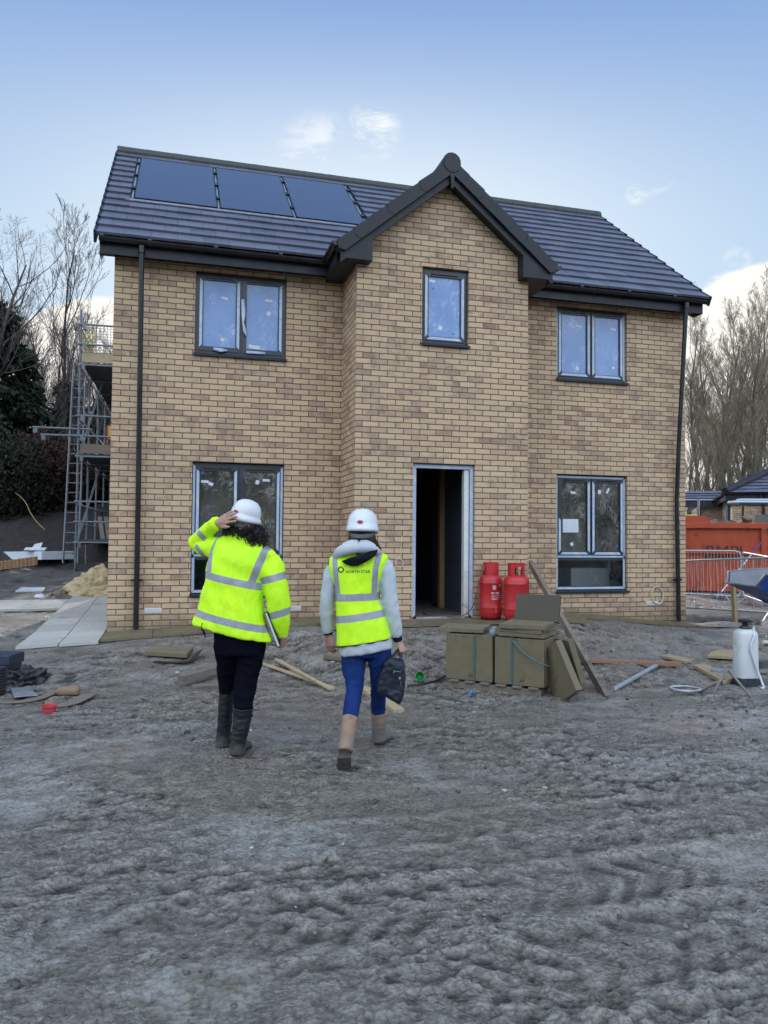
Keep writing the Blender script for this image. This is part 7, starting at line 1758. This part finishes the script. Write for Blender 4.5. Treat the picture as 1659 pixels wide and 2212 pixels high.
hw2 = A(860.5, 1383, .02); body += hand(hw2, A(868.5, 1401, .015)-hw2, (RH*.75-FH*.55+UP*.25), .168, [(1.05,1.45,.9), (1.1,1.45,.9), (1.1,1.45,.9), (1.1,1.4,.9)], (.35, .75), .02, -1)
fuse('body', body, .0042, M_SKIN, p2, 2)
ft = ringloft(A, [(738,1417,845,1399,.125,0),(733,1409,847,1391,.138,0),(733,1360,836,1350,.135,0),(733,1320,826,1310,.122,0),(731,1290,818,1285,.115,0),(725,1262,822,1258,.118,0),(717,1232,833,1228,.115,0),(720,1212,834,1208,.09,.0),(745,1199,812,1196,.06,.01),(758,1190,803,1188,.055,.01)])
la_ = limb(A, [(728,1216,0,15),(716,1240,.0,17.5),(711,1268,.0,16),(706,1305,.015,15.5),(705.5,1335,.035,14.5),(707,1356,.05,13),(709,1367,.055,11)]); ra = limb(A, [(826,1214,0,15),(836,1234,-.01,17),(839,1268,-.02,17.5),(843,1305,-.02,16.8),(850,1342,.0,15.8),(855,1365,.01,13.5),(858,1375,.015,10.5)])
fuse('fleece', [ft, la_, ra], .0085, M_FLEECE, p2, 3, lambda co, nr, me: folds(co, nr, .008, (9, 9, 9), 5.0))
for P in ([(708.5,1364,.055,11.2),(709.5,1370,.057,10.2)], [(857,1373,.015,11),(860,1384,.02,9.6)]): limb(A, P).build('cuff', M_BLKCLOTH, p2, world=True, smooth=True)
vt = ringloft(A, [(729,1395,846,1377,.150,0),(728.5,1388,844,1371,.153,0),(729,1362,838,1347,.148,0),(728,1330,829,1318,.138,0),(726,1300,821,1292,.130,0),(722,1268,821,1262,.130,0),(714,1245,829,1240,.130,0),(709,1226,835,1222,.122,0),(710,1212,838,1207,.100,0),(716,1203,835,1199,.078,.005),(742,1196,815,1192,.060,.012)], sq=.80)
def p2_vest(co, nr, me):
    co = folds(co, nr, .006, (8, 8, 3.5), 9.0, .3); co = folds(co, nr, .0035, (24, 24, 8), 6.3, .3); X, Z, Y = XZ(co); back = sstep(.03, -.05, Y)
    co = co+nr*(np.sin(X*58+2.5*pnoise(X*5, Z*3))*.0035*back*sstep(q2(0,1250)[1], q2(0,1300)[1], Z)*1.0)[:, None]; X, Z, Y = XZ(co)
    sd = seg_sd(X, Z, q2(700,1290.5), q2(860,1285), .0255); sd = np.minimum(sd, seg_sd(X, Z, q2(700,1341), q2(860,1317.5), .0250))
    sd = np.minimum(sd, np.minimum(seg_sd(X, Z, q2(724,1188), q2(725,1215), .0195), seg_sd(X, Z, q2(725,1212), q2(732,1295), .0195)))
    sd = np.minimum(sd, np.minimum(seg_sd(X, Z, q2(822,1185), q2(811,1230), .0205), seg_sd(X, Z, q2(811.5,1226), q2(808,1292), .0205)))
    fattr(me, 'band', sd); tr = seg_sd(X, Z, q2(690,1400.5), q2(870,1373), .006)
    for a, b in ((q2(710,1204), q2(708,1228)), (q2(708,1228), q2(715,1249)), (q2(715,1249), q2(723,1270)), (q2(841,1198), q2(838,1220)), (q2(838,1220), q2(828,1244)), (q2(828,1244), q2(820,1268))): tr = np.minimum(tr, seg_sd(X, Z, a, b, .0075))
    fattr(me, 'trim', tr); return co
vest = fuse('vest', [vt], .007, M_HV, p2, 3, p2_vest)
# print on the back of the vest: emblem and wording laid on the cloth
bm = bmesh.new(); bm.from_mesh(vest.data); bvh = BVHTree.FromBMesh(bm); bm.free()
def onback(X, Z, lift=.0015):
    o = RH*X+UP*Z-FH*1.0; h = bvh.ray_cast(o, FH)[0]; return (h if h else RH*X+UP*Z-FH*.15)-FH*lift
M_INK = pm('dark_green_ink', (.012,.022,.012), (.020,.035,.018), 40, .6, 0)
c0 = q2(804-3, 1227.3); tw_ = q2(800.5, 1227)[0]-q2(748, 1227)[0]
cu = bpy.data.curves.new('lettering', 'FONT'); cu.body = 'NORTH STAR'; cu.size = .05; cu.align_y = 'CENTER'; cu.space_word = .75; cu.space_character = 1.05; cu.offset = .0007
to = bpy.data.objects.new('lettering', cu); COL.objects.link(to); bpy.context.view_layer.update(); tm = bpy.data.meshes.new_from_object(to.evaluated_get(bpy.context.evaluated_depsgraph_get())); bpy.data.objects.remove(to)
bm = bmesh.new(); bm.from_mesh(tm); bmesh.ops.triangulate(bm, faces=bm.faces[:]); bmesh.ops.subdivide_edges(bm, edges=[e for e in bm.edges if e.calc_length() > .012], cuts=2); bmesh.ops.triangulate(bm, faces=bm.faces[:])
xs = [v.co.x for v in bm.verts]; k = tw_/(max(xs)-min(xs)); x0 = q2(748.5, 1227)[0]; zc = q2(0, 1227)[1]
for v in bm.verts: X = x0+(v.co.x-min(xs))*k; v.co = onback(X, zc+(v.co.y)*k*1.0+(X-x0)*.02)
bm.to_mesh(tm); bm.free(); tm.materials.append(M_INK); o = bpy.data.objects.new('lettering', tm); COL.objects.link(o); o.parent = vest
ec = q2(738.3, 1229); er = .0225; m = MB()
def star_pts():
    for s in range(4):
        # one dark corner piece of a rounded square around a four-pointed white star
        a = math.pi/4+s*math.pi/2; ca, sa = math.cos(a), math.sin(a); t = (-sa, ca)
        P = [(.42,-.78),(.86,-.52),(.95,-.25),(.95,.25),(.86,.52),(.42,.78),(.52,.36),(.60,0),(.52,-.36)]
        P = [(.30,-.92),(.72,-.62),(.90,-.40),(.90,.40),(.72,.62),(.30,.92),(.46,.42),(.56,0),(.46,-.42)]
        yield [(ec[0]+er*(p*ca+q_*t[0]), ec[1]+er*(p*sa+q_*t[1])) for p, q_ in P]
for P in star_pts():
    c = (sum(p[0] for p in P[2:4])/2, sum(p[1] for p in P[2:4])/2); vs = [onback(*p) for p in P]; m.add(vs, [(0,1,8),(1,2,8),(2,7,8),(2,3,7),(3,6,7),(3,4,6),(4,5,6)])
m.build('emblem', M_INK, vest, fixn=False)
# hood with dark lining
hd = [limb(A, [(731,1206,-.03,7),(730,1197,-.055,10.5),(739,1191,-.085,12.5),(752,1187,-.105,12.5),(768,1184,-.112,12),(786,1184,-.110,11.5),(802,1186,-.092,10),(813,1190,-.06,8),(817,1193,-.04,6)]), limb(A, [(744,1183,-.04,11),(760,1178,-.06,12),(778,1177,-.065,12),(796,1179,-.055,11),(808,1184,-.03,9)]), limb(A, [(733,1199,-.03,9),(741,1192,.03,9),(757,1184,.06,9)]), limb(A, [(815,1190,-.03,6),(808,1184,.03,8),(798,1180,.06,8)])]
fuse('hood', hd, .006, M_FLEECE, p2, 10, lambda co, nr, me: folds(co, nr, .004, (9, 9, 9), 2.0))
P = [(737,1212,-.150),(756,1204.5,-.175),(775,1199.5,-.182),(797,1191,-.168),(817,1186.5,-.130),(812,1200,-.150),(796,1211,-.158),(775,1222,-.157),(760,1223.5,-.155),(746,1219,-.150)]
m = MB(); pts = [A(*q) for q in P]; cen = A(776, 1207, -.192); n = len(pts); vs = [cen]+pts+[p+FH*.05 for p in pts]+[A(776, 1206, -.10)]
m.add(vs, [(0, 1+i, 1+(i+1) % n) for i in range(n)]+[(1+i, 1+n+i, 1+n+(i+1) % n, 1+(i+1) % n) for i in range(n)]+[(1+2*n, 1+n+(i+1) % n, 1+n+i) for i in range(n)])
fuse('hood_lining', [m], .005, M_BLKCLOTH, p2, 3)
# jeans
hip = ringloft(A, [(740,1392,840,1386,.105,0),(739,1408,842,1402,.108,0),(744,1419,840,1416,.10,0)])
ll = limb(A, [(766,1400,0,26),(764,1420,0,27),(764,1445,-.02,24.5),(766,1475,-.05,19.5),(765,1495,-.09,18),(760,1525,-.17,17),(756,1553,-.245,15.5),(754,1566,-.27,15)]); rl_ = limb(A, [(817,1398,0,26),(819,1418,0,26.5),(820,1445,.03,22.5),(818,1480,.08,17.5),(817,1510,.13,16.5),(817,1538,.17,15.5)])
fuse('jeans', [hip, ll, rl_], .0075, M_DENIM, p2, 3, lambda co, nr, me: folds(co, nr, .007, (11, 11, 16), 7.0))
# boots: right one flat on the ground ahead, left one pushing off with its sole showing
h0 = A(817, 1605, .205); Rh = V((h0.x, h0.y, gz(h0.x, h0.y)-.010)); td = (FH+RH*.42).normalized()
boot('boot', [(817.5,1540,.17,16.5),(818,1560,.175,16),(818,1585,.19,15),(819,1600,.20,15)], foot_shape(Rh+UP*.022, Rh+td*.235+UP*.02, .043, .045), sole_shape(Rh, Rh+td*.24, .045), M_TANBOOT, p2)
toe = A(742, 1664, -.35); toe = V((toe.x, toe.y, gz(toe.x, toe.y)+.012)); heel = A(744.5, 1632, -.425)
nrm_ = (toe-heel).cross(RH).normalized(); nrm_ = nrm_ if nrm_.dot(FH) > 0 else -nrm_
lf = MB(); f = toe-heel; rs = [(0,.6,.7),(.1,.9,1.0),(.3,.9,1.05),(.55,.95,.85),(.8,1.0,.6),(.95,.8,.45),(1.0,.4,.3)]; lf.tube([heel+f*t+nrm_*.040*k for t, a, k in rs], [(.043*a, .040*k) for t, a, k in rs], 18, True, RH)
so_ = MB(); L = ((-.03,.55),(.03,.85),(.2,.92),(.42,.80),(.65,1.0),(.85,.98),(.97,.7),(1.03,.3)); poly = [heel+f*t+RH*.046*a for t, a in L]+[heel+f*t-RH*.046*a for t, a in L[::-1]]; so_.prism([p-nrm_*.012 for p in poly], nrm_*.03)
for k in range(7):
    t = .05+k*.135; w_ = (.036 if k not in (2, 3) else .030); c = heel+f*t-nrm_*.016
    so_.bar(c-RH*w_, c+RH*w_, .018, .010, .003, up=nrm_)
boot('boot', [(757,1549,-.24,17),(755,1560,-.26,16),(752,1580,-.30,15.5),(748,1605,-.37,15.5),(745.5,1624,-.41,16)], lf, so_, M_TANBOOT, p2)
for P in ([(758,1545,-.295,0),(757.5,1560,-.305,0)], [(817,1535,.12,0),(817.5,1548,.125,0)]):
    m = MB(); m.tube([A(*q[:3]) for q in P], [(.010,.003)]*2, 8, ref=RH); m.build('pull_tab', M_TANBOOT, p2, world=True)
# helmet, hair
hr = hfw.cross(hup).normalized(); hf = hup.cross(hr); hM = Matrix.Translation(A(783, 1141.5, .02)) @ Matrix(((hr.x, hf.x, hup.x, 0), (hr.y, hf.y, hup.y, 0), (hr.z, hf.z, hup.z, 0), (0,0,0,1))) @ Matrix.Rotation(.05, 4, 'Y')
helmet(p2, hM)
R = random.Random(3); m = MB()
cap_ = ringloft(A, [(757,1182,803,1180,.075,.02),(756,1168,806,1166,.085,.02),(757,1152,806,1150,.09,.025),(762,1140,802,1138,.08,.03)], n=24); m.add(cap_.v, cap_.f)
for i in range(420):
    f = R.random(); u0 = 755+53*f; dep = -.075*math.sin(math.pi*f)+R.uniform(-.01, .012)+.02
    if f > .72: P = [(u0, 1148, dep), (u0+3+R.gauss(0,1.5), 1164, dep-.005), (u0+10*f+R.gauss(0,2), 1178, dep+.005), (u0+13*f+R.gauss(0,2.4), 1190+R.uniform(-5,5), dep+.02)]
    elif f < .12: P = [(u0, 1150, dep), (u0-2+R.gauss(0,1), 1166, dep), (u0-5+R.gauss(0,1.5), 1176, dep+.01), (u0-8+R.gauss(0,2), 1184+R.uniform(-4,3), dep+.02)]
    else: P = [(u0, 1148, dep), (u0+R.gauss(0,1), 1160, dep-.006), (u0+R.gauss(0,1.5), 1172, dep-.004), (u0+R.gauss(0,2), 1186, dep+.01)]
    m.tube([V(q) for q in spline([A(*q) for q in P], 4)], .0022, 4, cap=False)
m.build('hair', M_HAIRR, p2, world=True, smooth=True, fixn=False)
# bag in the right hand
bb_ = A(845, 1500, -.05); bag = thing('bag', 'dark navy zipped bag hanging from the vest wearer\'s right hand', 'bag', bb_)
bm_ = MB(); P = [(838,1418,0),(869,1425,0),(875,1437,0),(876,1460,0),(872,1500,0),(865,1520,0),(858,1519,0),(815,1497,0),(815,1478,0),(822,1445,0),(830,1424,0)]
f0 = [A(u, v, -.055) for u, v, _ in P]; m = MB(); n = len(P); cc = A(846, 1470, -.055)
lay = []
for dy, k in ((-.085,.82), (-.072,.95), (-.045,1.0), (-.01,1.0), (.012,.94), (.022,.80)): lay.append([cc+(p-cc)*k+FH*(dy+.045) for p in f0])
vs = [p for l in lay for p in l]; m.add(vs, [(i*n+j, i*n+(j+1) % n, (i+1)*n+(j+1) % n, (i+1)*n+j) for i in range(5) for j in range(n)]+[tuple(range(n-1,-1,-1)), tuple(5*n+j for j in range(n))])
M_BAG = cloth('navy_nylon', (.006,.010,.020), (.012,.017,.030), .5, .4, 200, .4)
fuse('bag_body', [m], .006, M_BAG, bag, 4, lambda co, nr, me: folds(co, nr, .010, (12, 12, 14), 4.0))
hk_ = A(864, 1400, .02)
for a, b in (((843,1419,-.07),(851,1421,-.07)), ((866,1424,-.06),(869,1426,-.02))):
    m = MB(); p0 = A(*a); sp = [V(q) for q in spline([p0-UP*.02, p0.lerp(hk_, .5)+RH*.004, hk_+UP*.004], 6)]; m.tube(sp, [(.010,.0025)]*len(sp), 8, ref=RH); m.build('handle', M_BAG, bag, world=True, smooth=True)
m = MB(); m.tube([A(851,1449,-.112), A(866,1452,-.112)], .002, 6); m.tube([A(851,1449,-.113), A(850.5,1454,-.114)], .003, 6); m.build('zip', M_ALU, bag, world=True)
m = MB(); c = A(863.5, 1465, -.1135); m.tube([c+(RH*math.cos(a)+UP*math.sin(a))*.006 for a in [i*.524 for i in range(13)]], .0018, 6); m.tube([A(865,1472,-.113), A(867,1482,-.110)], .0014, 5); m.build('badge', M_ALU, bag, world=True)
